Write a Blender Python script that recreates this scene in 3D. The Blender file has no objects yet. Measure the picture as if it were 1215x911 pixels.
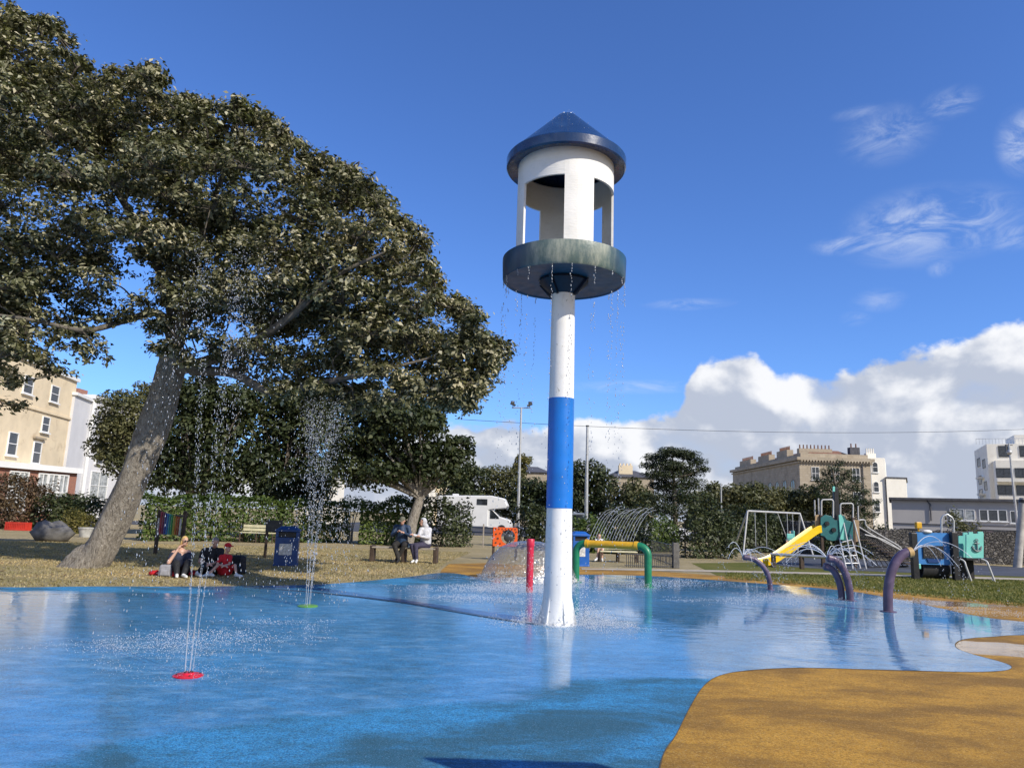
import bpy, math, random
import numpy as np
from mathutils import Vector, Matrix, geometry

rnd = random.Random(11)
rng = np.random.default_rng(7)
S = bpy.context.scene
COL = S.collection
PI = math.pi
D = math.radians

# ------------------------------------------------------------------ camera
F = 877.0
PITCH = math.atan(155.5 / F)
ROLL = D(1.8)
EYE = Vector((0, 0, 1.55))
_f = Vector((0, math.cos(PITCH), math.sin(PITCH)))
_r0 = Vector((1, 0, 0))
_u0 = Vector((0, -math.sin(PITCH), math.cos(PITCH)))
_r = _r0 * math.cos(ROLL) + _u0 * math.sin(ROLL)
_u = _u0 * math.cos(ROLL) - _r0 * math.sin(ROLL)


def ray(px, py):
    return _f + _r * ((px - 607.5) / F) - _u * ((py - 455.5) / F)


def P(px, py, Y):
    """survey: the point seen at (px, py) of the photo that is Y metres ahead"""
    d = ray(px, py)
    return EYE + d * (Y / d.y)


def G(px, py, z=0.0):
    """survey: the point of the flat ground seen at (px, py)"""
    d = ray(px, py)
    return EYE + d * ((z - EYE.z) / d.z)


def dep(p):
    return (Vector(p) - EYE).dot(_f)


def pxm(p):
    """metres per photo pixel at p"""
    return dep(p) / F


cam_d = bpy.data.cameras.new('camera')
cam_d.sensor_fit = 'HORIZONTAL'
cam_d.sensor_width = 36.0
cam_d.lens = 36.0 * F / 1215.0
cam_d.clip_start = 0.05
cam_d.clip_end = 3000
cam = bpy.data.objects.new('camera', cam_d)
COL.objects.link(cam)
cam.matrix_world = Matrix(((_r.x, _u.x, -_f.x, EYE.x), (_r.y, _u.y, -_f.y, EYE.y), (_r.z, _u.z, -_f.z, EYE.z), (0, 0, 0, 1)))
S.camera = cam


# ------------------------------------------------------------------ object helpers
def link(o, parent=None):
    COL.objects.link(o)
    if parent is not None:
        o.parent = parent
    return o


def tag(o, label=None, cat=None, group=None, kind=None):
    if label:
        o['label'] = label
    if cat:
        o['category'] = cat
    if group:
        o['group'] = group
    if kind:
        o['kind'] = kind
    return o


def thing(name, label, cat, loc=(0, 0, 0), rz=0.0, group=None):
    o = bpy.data.objects.new(name, None)
    o.empty_display_size = 0.2
    link(o)
    o.location = loc
    o.rotation_euler = (0, 0, rz)
    return tag(o, label, cat, group)


def copy_thing(o, loc, label=None, rz=None, parent=None):
    c = o.copy()
    link(c, parent)
    if parent is None:
        c.location = loc
        if rz is not None:
            c.rotation_euler = (0, 0, rz)
        if label:
            c['label'] = label
    for ch in list(o.children):
        copy_thing(ch, None, parent=c)
    return c


def basis(d):
    d = Vector(d).normalized()
    a = Vector((0, 0, 1)) if abs(d.z) < 0.9 else Vector((1, 0, 0))
    x = d.cross(a).normalized()
    y = d.cross(x).normalized()
    return x, y


class MB:
    def __init__(s):
        s.v, s.f, s.m = [], [], []
        s.M = Matrix.Identity(4)

    def add(s, vs, fs, mi=0):
        o = len(s.v)
        for p in vs:
            s.v.append(tuple(s.M @ Vector(p)))
        for f in fs:
            s.f.append(tuple(i + o for i in f))
            s.m.append(mi)
        return s

    def box(s, c, size, rz=0.0, mi=0, rot=None, taper=1.0):
        R = rot if rot is not None else Matrix.Rotation(rz, 3, 'Z')
        hx, hy, hz = size[0] / 2, size[1] / 2, size[2] / 2
        vs = []
        for z in (-1, 1):
            t = taper if z > 0 else 1
            for x, y in ((-1, -1), (1, -1), (1, 1), (-1, 1)):
                vs.append(Vector(c) + R @ Vector((x * hx * t, y * hy * t, z * hz)))
        return s.add(vs, [(3, 2, 1, 0), (4, 5, 6, 7), (0, 1, 5, 4), (1, 2, 6, 5), (2, 3, 7, 6), (3, 0, 4, 7)], mi)

    def tube(s, path, rad, n=10, caps=True, mi=0, wob=0.0, flat=1.0):
        path = [Vector(p) for p in path]
        k = len(path)
        if not hasattr(rad, '__len__'):
            rad = [rad] * k
        vs, fs = [], []
        px = None
        for i, p in enumerate(path):
            d = (path[min(i + 1, k - 1)] - path[max(i - 1, 0)]).normalized()
            if px is None:
                px, py = basis(d)
            else:
                px = (px - d * px.dot(d)).normalized()
                py = d.cross(px)
            for j in range(n):
                a = 2 * PI * j / n
                r = rad[i] * (1 + (wob * (rnd.random() - .5) if wob else 0))
                vs.append(p + px * (r * math.cos(a)) + py * (r * flat * math.sin(a)))
        for i in range(k - 1):
            for j in range(n):
                a, b = i * n + j, i * n + (j + 1) % n
                fs.append((a, b, b + n, a + n))
        if caps:
            fs.append(tuple(range(n - 1, -1, -1)))
            fs.append(tuple(range((k - 1) * n, k * n)))
        return s.add(vs, fs, mi)

    def bar(s, a, b, r, n=8, mi=0):
        return s.tube([a, b], r, n, mi=mi)

    def lathe(s, prof, n=24, c=(0, 0, 0), mi=0, a0=0.0, a1=2 * PI):
        full = abs(a1 - a0 - 2 * PI) < 1e-6
        m = n if full else n + 1
        vs, fs = [], []
        for r, z in prof:
            for j in range(m):
                a = a0 + (a1 - a0) * j / n
                vs.append((c[0] + r * math.sin(a), c[1] - r * math.cos(a), c[2] + z))
        for i in range(len(prof) - 1):
            for j in range(n):
                a, b = i * m + j, i * m + (j + 1) % m
                fs.append((a, b, b + m, a + m))
        return s.add(vs, fs, mi)

    def ell(s, c, r, n=12, mi=0, rot=None):
        if not hasattr(r, '__len__'):
            r = (r, r, r)
        vs, fs = [], []
        h = max(4, n // 2)
        R = rot or Matrix.Identity(3)
        for i in range(h + 1):
            t = PI * i / h
            for j in range(n):
                a = 2 * PI * j / n
                vs.append(Vector(c) + R @ Vector((r[0] * math.sin(t) * math.cos(a), r[1] * math.sin(t) * math.sin(a), -r[2] * math.cos(t))))
        for i in range(h):
            for j in range(n):
                a, b = i * n + j, i * n + (j + 1) % n
                fs.append((a, b, b + n, a + n))
        return s.add(vs, fs, mi)

    def prism(s, poly, y0, y1, mi=0):
        """poly in the local x-z plane, from y0 to y1"""
        k = len(poly)
        vs = [(p[0], y0, p[1]) for p in poly] + [(p[0], y1, p[1]) for p in poly]
        fs = [tuple(range(k)), tuple(range(2 * k - 1, k - 1, -1))]
        for i in range(k):
            j = (i + 1) % k
            fs.append((j, i, i + k, j + k))
        return s.add(vs, fs, mi)

    def cap(s, a, b, ra, rb, n=10):
        """tapered capsule"""
        a, b = Vector(a), Vector(b)
        d = (b - a).normalized()
        path = [a - d * ra * .96, a - d * ra * .7, a, b, b + d * rb * .7, b + d * rb * .96]
        return s.tube(path, [ra * .25, ra * .71, ra, rb, rb * .71, rb * .25], n)

    def mesh(s, name, mats, smooth=None, fixn=True):
        me = bpy.data.meshes.new(name)
        me.from_pydata(s.v, [], s.f)
        if not isinstance(mats, (list, tuple)):
            mats = [mats]
        for m in mats:
            me.materials.append(m)
        if len(mats) > 1:
            me.polygons.foreach_set('material_index', s.m)
        if fixn:
            import bmesh
            bm = bmesh.new()
            bm.from_mesh(me)
            bmesh.ops.recalc_face_normals(bm, faces=bm.faces)
            bm.to_mesh(me)
            bm.free()
        if smooth is not None:
            me.shade_smooth()
            me.set_sharp_from_angle(angle=D(smooth))
        me.update()
        return me

    def build(s, name, mats, parent=None, smooth=None, bevel=0.0, seg=2, fixn=True):
        o = bpy.data.objects.new(name, s.mesh(name, mats, smooth, fixn))
        link(o, parent)
        if bevel:
            b = o.modifiers.new('bevel', 'BEVEL')
            b.width = bevel
            b.segments = seg
            b.limit_method = 'ANGLE'
            b.angle_limit = D(40)
            b.harden_normals = False
        return o


def np_obj(name, V, Fc, mat, parent=None, smooth=False):
    """mesh from arrays; Fc is (n, k)"""
    me = bpy.data.meshes.new(name)
    n, k = Fc.shape
    me.vertices.add(len(V))
    me.vertices.foreach_set('co', np.ascontiguousarray(V, dtype=np.float32).ravel())
    me.loops.add(n * k)
    me.loops.foreach_set('vertex_index', np.ascontiguousarray(Fc, dtype=np.int32).ravel())
    me.polygons.add(n)
    me.polygons.foreach_set('loop_start', np.arange(0, n * k, k, dtype=np.int32))
    me.polygons.foreach_set('loop_total', np.full(n, k, dtype=np.int32))
    if smooth:
        me.polygons.foreach_set('use_smooth', np.ones(n, dtype=bool))
    me.update(calc_edges=True)
    me.validate()
    me.materials.append(mat)
    o = bpy.data.objects.new(name, me)
    return link(o, parent)


# ------------------------------------------------------------------ node helpers
class NT:
    def __init__(s, tree):
        s.t = tree
        s.N = tree.nodes
        s.L = tree.links

    def n(s, typ, **kw):
        x = s.N.new(typ)
        for k, v in kw.items():
            if k.startswith('i_'):
                key = k[2:]
                key = int(key) if key.isdigit() else key.replace('_', ' ')
                s.put(x, key, v)
            else:
                setattr(x, k, v)
        return x

    def put(s, node, key, v):
        if isinstance(v, bpy.types.NodeSocket):
            s.L.new(v, node.inputs[key])
        else:
            sock = node.inputs[key]
            if sock.type == 'RGBA' and len(v) == 3:
                v = (*v, 1)
            sock.default_value = v

    def m(s, op, a, b=0.0, c=0.0, clamp=False):
        x = s.N.new('ShaderNodeMath')
        x.operation = op
        x.use_clamp = clamp
        for i, v in enumerate((a, b, c)):
            s.put(x, i, v)
        return x.outputs[0]

    def ss(s, v, lo, hi, a=0.0, b=1.0):
        x = s.N.new('ShaderNodeMapRange')
        x.interpolation_type = 'SMOOTHSTEP'
        for i, q in enumerate((v, lo, hi, a, b)):
            s.put(x, i, q)
        return x.outputs[0]

    def mix(s, fac, a, b, mode='MIX'):
        x = s.N.new('ShaderNodeMix')
        x.data_type = 'RGBA'
        x.blend_type = mode
        s.put(x, 0, fac)
        s.put(x, 6, a)
        s.put(x, 7, b)
        return x.outputs[2]

    def noise(s, vec, scale, detail=4, rough=.55, dist=0.0, out=0):
        x = s.n('ShaderNodeTexNoise', i_Scale=scale, i_Detail=detail, i_Roughness=rough, i_Distortion=dist)
        s.L.new(vec, x.inputs['Vector'])
        return x.outputs[out]

    def ramp(s, fac, stops, interp='LINEAR'):
        x = s.N.new('ShaderNodeValToRGB')
        x.color_ramp.interpolation = interp
        e = x.color_ramp.elements
        while len(e) < len(stops):
            e.new(0.5)
        for i, (p, c) in enumerate(stops):
            e[i].position = p
            e[i].color = (*c, 1)
        s.L.new(fac, x.inputs[0])
        return x.outputs[0]

    def scl(s, vec, sc):
        x = s.n('ShaderNodeMapping')
        s.L.new(vec, x.inputs['Vector'])
        x.inputs['Scale'].default_value = sc
        return x.outputs[0]


def new_mat(name):
    m = bpy.data.materials.new(name)
    m.use_nodes = True
    t = NT(m.node_tree)
    t.b = t.N['Principled BSDF']
    t.out = t.N['Material Output']
    t.co = t.N.new('ShaderNodeTexCoord').outputs['Object']
    return m, t


def paint(name, col, rough=.5, var=.12, scale=3.0, bump=0.0, bscale=40.0, metal=0.0, spec=.5, dirt=None, dscale=1.5, damt=.35, coat=0.0, drop_shadow_marks=None):
    """a worn surface: base colour, soft mottling, optional dirt with its own shape, optional drop shadows painted in, fine bump"""
    m, t = new_mat(name)
    n1 = t.noise(t.co, scale, 5)
    c = t.mix(t.ss(n1, .3, .7), tuple(x * (1 - var) for x in col), tuple(min(1, x * (1 + var)) for x in col))
    if dirt:
        n2 = t.noise(t.co, dscale, 8, .65, .6)
        c = t.mix(t.ss(n2, .5, .75, 0, damt), c, dirt)
    if drop_shadow_marks:
        c = t.mix(t.ss(t.noise(t.scl(t.co, (1, 1, .45)), 26, 2, .5), .68, .72, 0, .7), c, drop_shadow_marks)  # dark dashes: scuffs and shadows of falling drops, put into the colour
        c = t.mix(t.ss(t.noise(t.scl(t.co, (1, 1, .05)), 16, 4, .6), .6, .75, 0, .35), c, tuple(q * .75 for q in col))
    t.put(t.b, 'Base Color', c)
    t.put(t.b, 'Roughness', t.ss(t.noise(t.co, scale * 2.3, 3), .2, .8, rough * .8, min(1, rough * 1.2)))
    t.put(t.b, 'Metallic', metal)
    t.put(t.b, 'Specular IOR Level', spec)
    if coat:
        t.put(t.b, 'Coat Weight', coat)
        t.put(t.b, 'Coat Roughness', .08)
    if bump:
        bn = t.n('ShaderNodeBump', i_Strength=bump, i_Distance=.01)
        t.L.new(t.noise(t.co, bscale, 5), bn.inputs['Height'])
        t.L.new(bn.outputs[0], t.b.inputs['Normal'])
    return m


def leaf_mat(name, stops, transl=.25, big=.5, rough=.5, spec=.35):
    m, t = new_mat(name)
    g = t.N.new('ShaderNodeNewGeometry')
    c = t.ramp(g.outputs['Random Per Island'], stops)
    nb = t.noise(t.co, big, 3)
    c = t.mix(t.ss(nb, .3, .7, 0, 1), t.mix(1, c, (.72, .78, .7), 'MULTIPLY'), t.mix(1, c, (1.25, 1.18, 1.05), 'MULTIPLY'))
    t.put(t.b, 'Base Color', c)
    t.put(t.b, 'Roughness', rough)
    t.put(t.b, 'Specular IOR Level', spec)
    tr = t.N.new('ShaderNodeBsdfTranslucent')
    t.put(tr, 'Color', t.mix(1, c, (1.1, 1.25, .6), 'MULTIPLY'))
    mx = t.N.new('ShaderNodeMixShader')
    mx.inputs[0].default_value = transl
    t.L.new(t.b.outputs[0], mx.inputs[1])
    t.L.new(tr.outputs[0], mx.inputs[2])
    t.L.new(mx.outputs[0], t.out.inputs[0])
    return m


M = {}
M['white'] = paint('white_paint', (.8, .79, .76), .4, .05, 2, .15, 60, dirt=(.45, .44, .38), dscale=2.2, damt=.35)
M['tower_white'] = paint('tower_white_paint', (.82, .81, .78), .35, .05, 2.5, .12, 50, dirt=(.4, .38, .32), dscale=5, damt=.3, drop_shadow_marks=(.34, .33, .3))
M['band'] = paint('band_blue_paint', (.004, .165, .58), .42, .1, 2, .08, 50, dirt=(.02, .17, .48), dscale=5, damt=.4, drop_shadow_marks=(.012, .12, .4))
M['cap_blue'] = paint('cap_blue_fibreglass', (.008, .032, .1), .28, .15, 3, .1, 30, dirt=(.06, .12, .2), dscale=3, damt=.35, coat=.4)
M['green'] = paint('green_paint', (.01, .19, .085), .4, .15, 6, .1, dirt=(.03, .1, .06), dscale=6)
M['yellow'] = paint('yellow_paint', (.72, .4, .02), .4, .12, 6, .1, dirt=(.3, .17, .03), dscale=6, damt=.5)
M['slide'] = paint('slide_yellow_plastic', (.85, .55, .015), .3, .06, 4, dirt=(.5, .33, .05), dscale=5)
M['red'] = paint('red_paint', (.55, .015, .05), .4, .12, 6, .1, dirt=(.5, .25, .25), dscale=9, damt=.5)
M['nozzle_red'] = paint('nozzle_red_plastic', (.6, .02, .04), .3, .1, 8)
M['nozzle_green'] = paint('nozzle_green_plastic', (.12, .3, .05), .35, .1, 8)
M['purple'] = paint('purple_paint', (.1, .07, .115), .38, .2, 6, .1, dirt=(.3, .21, .27), dscale=4, damt=.45)
M['tan'] = paint('tan_plastic', (.5, .32, .12), .5, .15, 8)
M['galv'] = paint('galvanised_steel', (.52, .53, .53), .4, .12, 9, .08, metal=.55)
M['steel_paint'] = paint('pale_grey_steel', (.48, .48, .47), .4, .1, 6)
M['dark_metal'] = paint('dark_grey_metal', (.045, .047, .05), .5, .2, 6, .1)
M['black'] = paint('black_plastic', (.015, .015, .017), .45, .25, 6)
M['bin_blue'] = paint('bin_blue_plastic', (.012, .055, .2), .4, .15, 3, .1, dirt=(.05, .1, .2))
M['bin_blue2'] = paint('bin_bright_blue_plastic', (.01, .1, .4), .4, .15, 3, .1)
M['paper'] = paint('printed_notice', (.6, .6, .58), .5, .25, 16, dirt=(.2, .22, .25), dscale=18, damt=.6)
M['wood_dark'] = paint('dark_timber', (.06, .04, .028), .75, .3, 9, .4, 25)
M['wood_pale'] = paint('weathered_timber', (.34, .3, .25), .75, .2, 9, .3, 25)
M['log'] = paint('silver_log', (.45, .42, .37), .8, .2, 4, .5, 20, dirt=(.2, .18, .15))
M['cream'] = paint('cream_slats', (.62, .58, .38), .55, .12, 6)
M['tan_panel'] = paint('tan_board', (.36, .25, .14), .6, .15, 5)
M['turq'] = paint('turquoise_board', (.025, .14, .145), .4, .12, 4, dirt=(.08, .22, .22))
M['mint'] = paint('mint_board', (.2, .6, .52), .4, .06, 4)
M['panel_blue'] = paint('blue_board', (.05, .22, .55), .4, .1, 4, dirt=(.1, .28, .5))
M['orange'] = paint('orange_board', (.75, .11, .015), .4, .08, 5)
M['anchor'] = paint('anchor_grey', (.2, .24, .25), .5, .1, 8)
M['glass'] = paint('window_glass', (.03, .035, .04), .08, .5, 2, spec=.9)
M['glass_light'] = paint('curtained_glass', (.33, .35, .35), .15, .4, 3, spec=.7)
M['frame_white'] = paint('white_window_frame', (.78, .78, .76), .4, .04, 3)
M['skin'] = paint('skin', (.55, .33, .24), .5, .1, 9)
M['rubber'] = paint('black_rubber', (.02, .02, .022), .8, .2, 9)

# ------------------------------------------------------------------ world and sun
SUN_EL = D(36)
SUN_DIR = Vector((.76, -.65, 0)).normalized() * math.cos(SUN_EL) + Vector((0, 0, math.sin(SUN_EL)))
W = bpy.data.worlds.new('World')
S.world = W
W.use_nodes = True
w = NT(W.node_tree)
bg = w.N['Background']
sky = w.n('ShaderNodeTexSky', sky_type='NISHITA')
sky.sun_disc = False
sky.sun_elevation = SUN_EL
sky.sun_rotation = math.atan2(SUN_DIR.x, SUN_DIR.y)
sky.altitude = 0
sky.air_density = 1.0
sky.dust_density = .35
sky.ozone_density = 2.5
SKY_STR = .1
bg.inputs['Strength'].default_value = SKY_STR
dirv = w.N.new('ShaderNodeTexCoord').outputs['Generated']
sep = w.N.new('ShaderNodeSeparateXYZ')
w.L.new(dirv, sep.inputs[0])
el = w.m('ARCSINE', sep.outputs[2])
az = w.m('ARCTAN2', sep.outputs[0], sep.outputs[1])


def ae(px, py):
    d = ray(px, py).normalized()
    return math.atan2(d.x, d.y), math.asin(d.z)


# cumulus bank, with unseen cloud added behind: top elevation against azimuth
top = [(-3.14, .45), (-2.0, .42), (-1.3, .3), (-.9, .06), (-.6, .04)]  # unseen cloud behind the camera, added to whiten the fill light
for px, py in ((380, 560), (470, 530), (548, 496), (590, 492), (640, 505), (700, 488), (745, 484), (800, 478), (822, 440), (850, 424), (890, 424), (925, 441), (952, 432), (1000, 432), (1050, 424), (1110, 410), (1160, 388), (1215, 372), (1300, 360)):
    top.append(ae(px, py))
top += [(.9, .25), (1.4, .4), (2.2, .44), (3.14, .45)]  # the same added cloud on the other side, out of view
fc = w.N.new('ShaderNodeFloatCurve')
cv = fc.mapping.curves[0]
X0, X1, Y1 = -3.2, 3.2, .5
pts = [((a - X0) / (X1 - X0), e / Y1) for a, e in top]
cv.points[0].location = (0, .05)
cv.points[1].location = (1, .1)
for q in pts:
    cv.points.new(*q)
fc.mapping.update()
w.put(fc, 'Value', w.m('DIVIDE', w.m('SUBTRACT', az, X0), X1 - X0))
eltop = w.m('MULTIPLY', fc.outputs[0], Y1)
cvec = w.n('ShaderNodeCombineXYZ')
w.put(cvec, 0, az)
w.put(cvec, 1, w.m('MULTIPLY', el, 1.25))
cv3 = cvec.outputs[0]
nA = w.noise(cv3, 7, 9, .5, .15)
nB = w.noise(cv3, 30, 6, .6, .3)
t_ = w.m('ADD', w.m('SUBTRACT', eltop, el), w.m('MULTIPLY', w.m('SUBTRACT', nA, .52), .11))
t_ = w.m('ADD', t_, w.m('MULTIPLY', w.m('SUBTRACT', nB, .5), .035))
mask = w.ss(t_, .0, .014)
holes = w.ss(w.noise(cv3, 7, 6, .6, .4), .36, .5)
deep = w.ss(t_, .03, .12)
# thin cloud low on the bank, blue showing through between clumps
mask = w.m('MULTIPLY', mask, w.m('MAXIMUM', w.ss(w.m('SUBTRACT', nA, w.m('MULTIPLY', deep, .0)), .3, .46, .75, 1), holes))
shift = w.n('ShaderNodeMapping')
w.L.new(cv3, shift.inputs['Vector'])
shift.inputs['Location'].default_value = (.018, .026, 0)
nA2 = w.noise(shift.outputs[0], 7, 9, .5, .15)
lit = w.m('ADD', w.m('MULTIPLY', w.m('SUBTRACT', nA, nA2), 4.6), .5)
lit = w.m('ADD', lit, w.m('MULTIPLY', w.m('SUBTRACT', nB, .5), .4))
lit = w.m('ADD', lit, w.m('MULTIPLY', deep, -.24), clamp=True)
lit = w.ss(lit, .2, 1.05)
CB = 1.0 / SKY_STR
ccol = w.mix(lit, tuple(CB * q for q in (.44, .49, .6)), tuple(CB * q for q in (.84, .85, .88)))
# wisps
wv = w.scl(cv3, (1.0, 1.9, 1))
nW = w.noise(wv, 13, 10, .66, .9)
blobs = [(1090, 270, 80, 38, .8), (1010, 290, 42, 10, .7), (1150, 262, 60, 34, .55), (1052, 160, 48, 30, .42), (1020, 134, 28, 8, .3), (1128, 122, 32, 16, .55), (1212, 168, 26, 34, 1.0), (1200, 280, 30, 16, .5), (818, 361, 44, 6, .5), (1042, 357, 28, 12, .35), (755, 459, 70, 7, .5), (1115, 318, 14, 10, .4), (1015, 378, 16, 8, .3)]
acc = None
for px, py, rx, ry, st in blobs:
    a0, e0 = ae(px, py)
    a1, _ = ae(px + rx, py)
    _, e1 = ae(px, py - ry)
    u = w.m('DIVIDE', w.m('SUBTRACT', az, a0), (a1 - a0) * 1.2)
    v = w.m('DIVIDE', w.m('SUBTRACT', el, e0), (e1 - e0) * 1.2)
    g = w.m('SQRT', w.m('ADD', w.m('MULTIPLY', u, u), w.m('MULTIPLY', v, v)))
    g = w.m('MULTIPLY', w.ss(g, 1.25, .1), st)
    acc = g if acc is None else w.m('MAXIMUM', acc, g)
wm = w.m('MULTIPLY', acc, w.ss(nW, .36, .66), clamp=True)
sc = w.mix(1, sky.outputs[0], (.70, 1.03, 1.66), 'MULTIPLY')
sc = w.mix(w.m('MULTIPLY', wm, .8), sc, tuple(CB * q for q in (.62, .69, .84)))
sc = w.mix(mask, sc, ccol)
w.put(bg, 'Color', sc)

sun_d = bpy.data.lights.new('sun', 'SUN')
sun_d.energy = 4.3
sun_d.angle = D(.53)
sun_d.color = (1, .92, .79)
sun = bpy.data.objects.new('sun', sun_d)
link(sun)
sun.rotation_euler = SUN_DIR.to_track_quat('Z', 'Y').to_euler()

S.view_settings.view_transform = 'Standard'
S.view_settings.look = 'None'
S.view_settings.exposure = .2
S.view_settings.gamma = 1
S.cycles.use_denoising = True
S.cycles.max_bounces = 8
S.cycles.transparent_max_bounces = 16
S.cycles.sample_clamp_indirect = 6
S.cycles.caustics_reflective = False
S.cycles.caustics_refractive = False


# ------------------------------------------------------------------ ground sheets
def smooth_path(pts, sub=8, closed=False):
    pts = [Vector(p) for p in pts]
    k = len(pts)
    out = []
    for i in range(k if closed else k - 1):
        g = (lambda j: pts[j % k]) if closed else (lambda j: pts[max(0, min(k - 1, j))])
        p0, p1, p2, p3 = g(i - 1), g(i), g(i + 1), g(i + 2)
        for s in range(sub):
            t = s / sub
            out.append(.5 * ((2 * p1) + (p2 - p0) * t + (2 * p0 - 5 * p1 + 4 * p2 - p3) * t * t + (3 * p1 - p0 - 3 * p2 + p3) * t ** 3))
    if not closed:
        out.append(pts[-1])
    return out


def inside(poly, x, y):
    """vectorised point-in-polygon"""
    x, y = np.asarray(x), np.asarray(y)
    c = np.zeros(x.shape, bool)
    k = len(poly)
    for i in range(k):
        x1, y1 = poly[i][0], poly[i][1]
        x2, y2 = poly[(i + 1) % k][0], poly[(i + 1) % k][1]
        if y1 == y2:
            continue
        cond = ((y1 > y) != (y2 > y)) & (x < (x2 - x1) * (y - y1) / (y2 - y1) + x1)
        c ^= cond
    return c


def sheet(name, poly, z, mat, wet=None, step=.4):
    poly = [Vector((p[0], p[1])) for p in poly]
    xs = [p.x for p in poly]
    ys = [p.y for p in poly]
    vs = list(poly)
    if wet is not None:
        gx, gy = np.meshgrid(np.arange(min(xs), max(xs), step), np.arange(min(ys), max(ys), step))
        gx, gy = gx.ravel(), gy.ravel()
        ok = inside([(p.x, p.y) for p in poly], gx, gy)
        vs += [Vector((a, b)) for a, b in zip(gx[ok], gy[ok])]
    k = len(poly)
    r = geometry.delaunay_2d_cdt(vs, [(i, (i + 1) % k) for i in range(k)], [list(range(k))], 1, 1e-5)
    me = bpy.data.meshes.new(name)
    me.from_pydata([(p.x, p.y, z) for p in r[0]], [], [f if True else f for f in r[2]])
    if me.polygons and me.polygons[0].normal.z < 0:
        me.flip_normals()
    if wet is not None:
        at = me.attributes.new('wet', 'FLOAT', 'POINT')
        co = np.empty(len(me.vertices) * 3, np.float32)
        me.vertices.foreach_get('co', co)
        co = co.reshape(-1, 3)
        at.data.foreach_set('value', wet(co[:, 0], co[:, 1]).astype(np.float32))
        at = me.attributes.new('agit', 'FLOAT', 'POINT')
        at.data.foreach_set('value', agitation(co[:, 0], co[:, 1]).astype(np.float32))
    me.materials.append(mat)
    o = bpy.data.objects.new(name, me)
    link(o)
    o['kind'] = 'structure'
    return o


def wet_mat(name, c1, c2, dirt, specks, foam=False):
    """rubber granules with a film of water where the «wet» attribute says so"""
    m, t = new_mat(name)
    a = t.n('ShaderNodeAttribute', attribute_name='wet').outputs['Fac']
    rag = t.noise(t.scl(t.co, (.7, 1.3, 1)), 1.1, 6, .6, .5)
    wet = t.ss(t.m('ADD', a, t.m('MULTIPLY', t.m('SUBTRACT', rag, .5), .75)), .42, .6)
    g = t.noise(t.co, 75, 4, .8)
    big = t.noise(t.scl(t.co, (.8, 1.5, 1)), .9, 6, .62, .4)
    c = t.mix(t.ss(g, .4, .6), c1, c2)
    dry = t.m('SUBTRACT', 1, wet)
    c = t.mix(t.m('MULTIPLY', t.ss(big, .39, .62, 0, .82), t.m('ADD', .3, t.m('MULTIPLY', dry, .7))), c, dirt)
    mid = t.noise(t.scl(t.co, (1, 1.6, 1)), 4, 8, .72, .3)
    c = t.mix(t.ss(mid, .42, .7, 0, .5), c, dirt)
    c = t.mix(t.ss(t.noise(t.co, 42, 4, .8), .48, .62, 0, .6), c, t.mix(1, dirt, (.8, .8, .8), 'MULTIPLY'))
    c = t.mix(t.ss(t.noise(t.co, 95, 2), .6, .67, 0, .5), c, specks)
    c = t.mix(t.m('MULTIPLY', wet, .25), c, t.mix(1, c, (.8, .9, 1.0), 'MULTIPLY'))
    if foam:
        fo = t.noise(t.scl(t.co, (1, 2.2, 1)), 2.6, 8, .68, .5)
        agf = t.n('ShaderNodeAttribute', attribute_name='agit').outputs['Fac']
        c = t.mix(t.m('MULTIPLY', wet, t.m('MULTIPLY', t.ss(fo, .43, .75, .06, .65), t.m('ADD', .3, t.m('MULTIPLY', agf, .4)))), c, (.36, .6, .8))
    t.put(t.b, 'Base Color', c)
    t.put(t.b, 'Roughness', t.m('SUBTRACT', .85, t.m('MULTIPLY', wet, .35)))
    t.put(t.b, 'Specular IOR Level', .3)
    bn = t.n('ShaderNodeBump', i_Strength=.9, i_Distance=.006)
    t.L.new(g, bn.inputs['Height'])
    t.L.new(bn.outputs[0], t.b.inputs['Normal'])
    ag = t.n('ShaderNodeAttribute', attribute_name='agit').outputs['Fac']
    t.put(t.b, 'Coat Weight', t.m('MULTIPLY', wet, t.m('SUBTRACT', 1, t.m('MULTIPLY', ag, .6))))
    t.put(t.b, 'Coat IOR', 1.4)
    t.put(t.b, 'Coat Roughness', t.m('ADD', .02, t.m('MULTIPLY', ag, .2)))
    rip = t.noise(t.scl(t.co, (1.0, 1.5, 1)), 2.3, 5, .52, .8)
    rip2 = t.noise(t.co, 14, 3, .5, .3)
    calm = t.noise(t.co, .5, 2)
    h = t.m('ADD', rip, t.m('MULTIPLY', rip2, .16))
    bw = t.n('ShaderNodeBump', i_Distance=.02)
    t.put(bw, 'Strength', t.ss(calm, .4, .65, .05, .33))
    t.L.new(h, bw.inputs['Height'])
    t.L.new(bw.outputs[0], t.b.inputs['Coat Normal'])
    return m


blue_px = [(0, 697), (110, 696), (240, 696), (370, 694), (440, 689), (490, 684), (520, 680), (545, 681), (575, 686), (630, 684), (700, 682), (780, 684), (870, 690), (960, 697), (1018, 703), (1088, 716), (1159, 731), (1215, 738), (1300, 745), (1330, 750), (1300, 757), (1215, 754), (1177, 756), (1150, 758), (1136, 762), (1135, 769), (1152, 776), (1185, 785), (1200, 791), (1193, 796), (1150, 798), (1050, 795.5), (950, 793), (890, 796), (855, 802), (835, 815), (820, 838), (803, 872), (783, 911)]
blue_w = [G(*p) for p in blue_px]
blue_w = [Vector((-15, 13.0, 0)), Vector((-12, 13.3, 0))] + blue_w + [Vector((.6, 3.2, 0)), Vector((.35, 1.5, 0)), Vector((.1, -2, 0)), Vector((-1, -4, 0)), Vector((-15, -4, 0)), Vector((-17, 5, 0))]
blue_poly = smooth_path(blue_w, 5, True)
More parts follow.
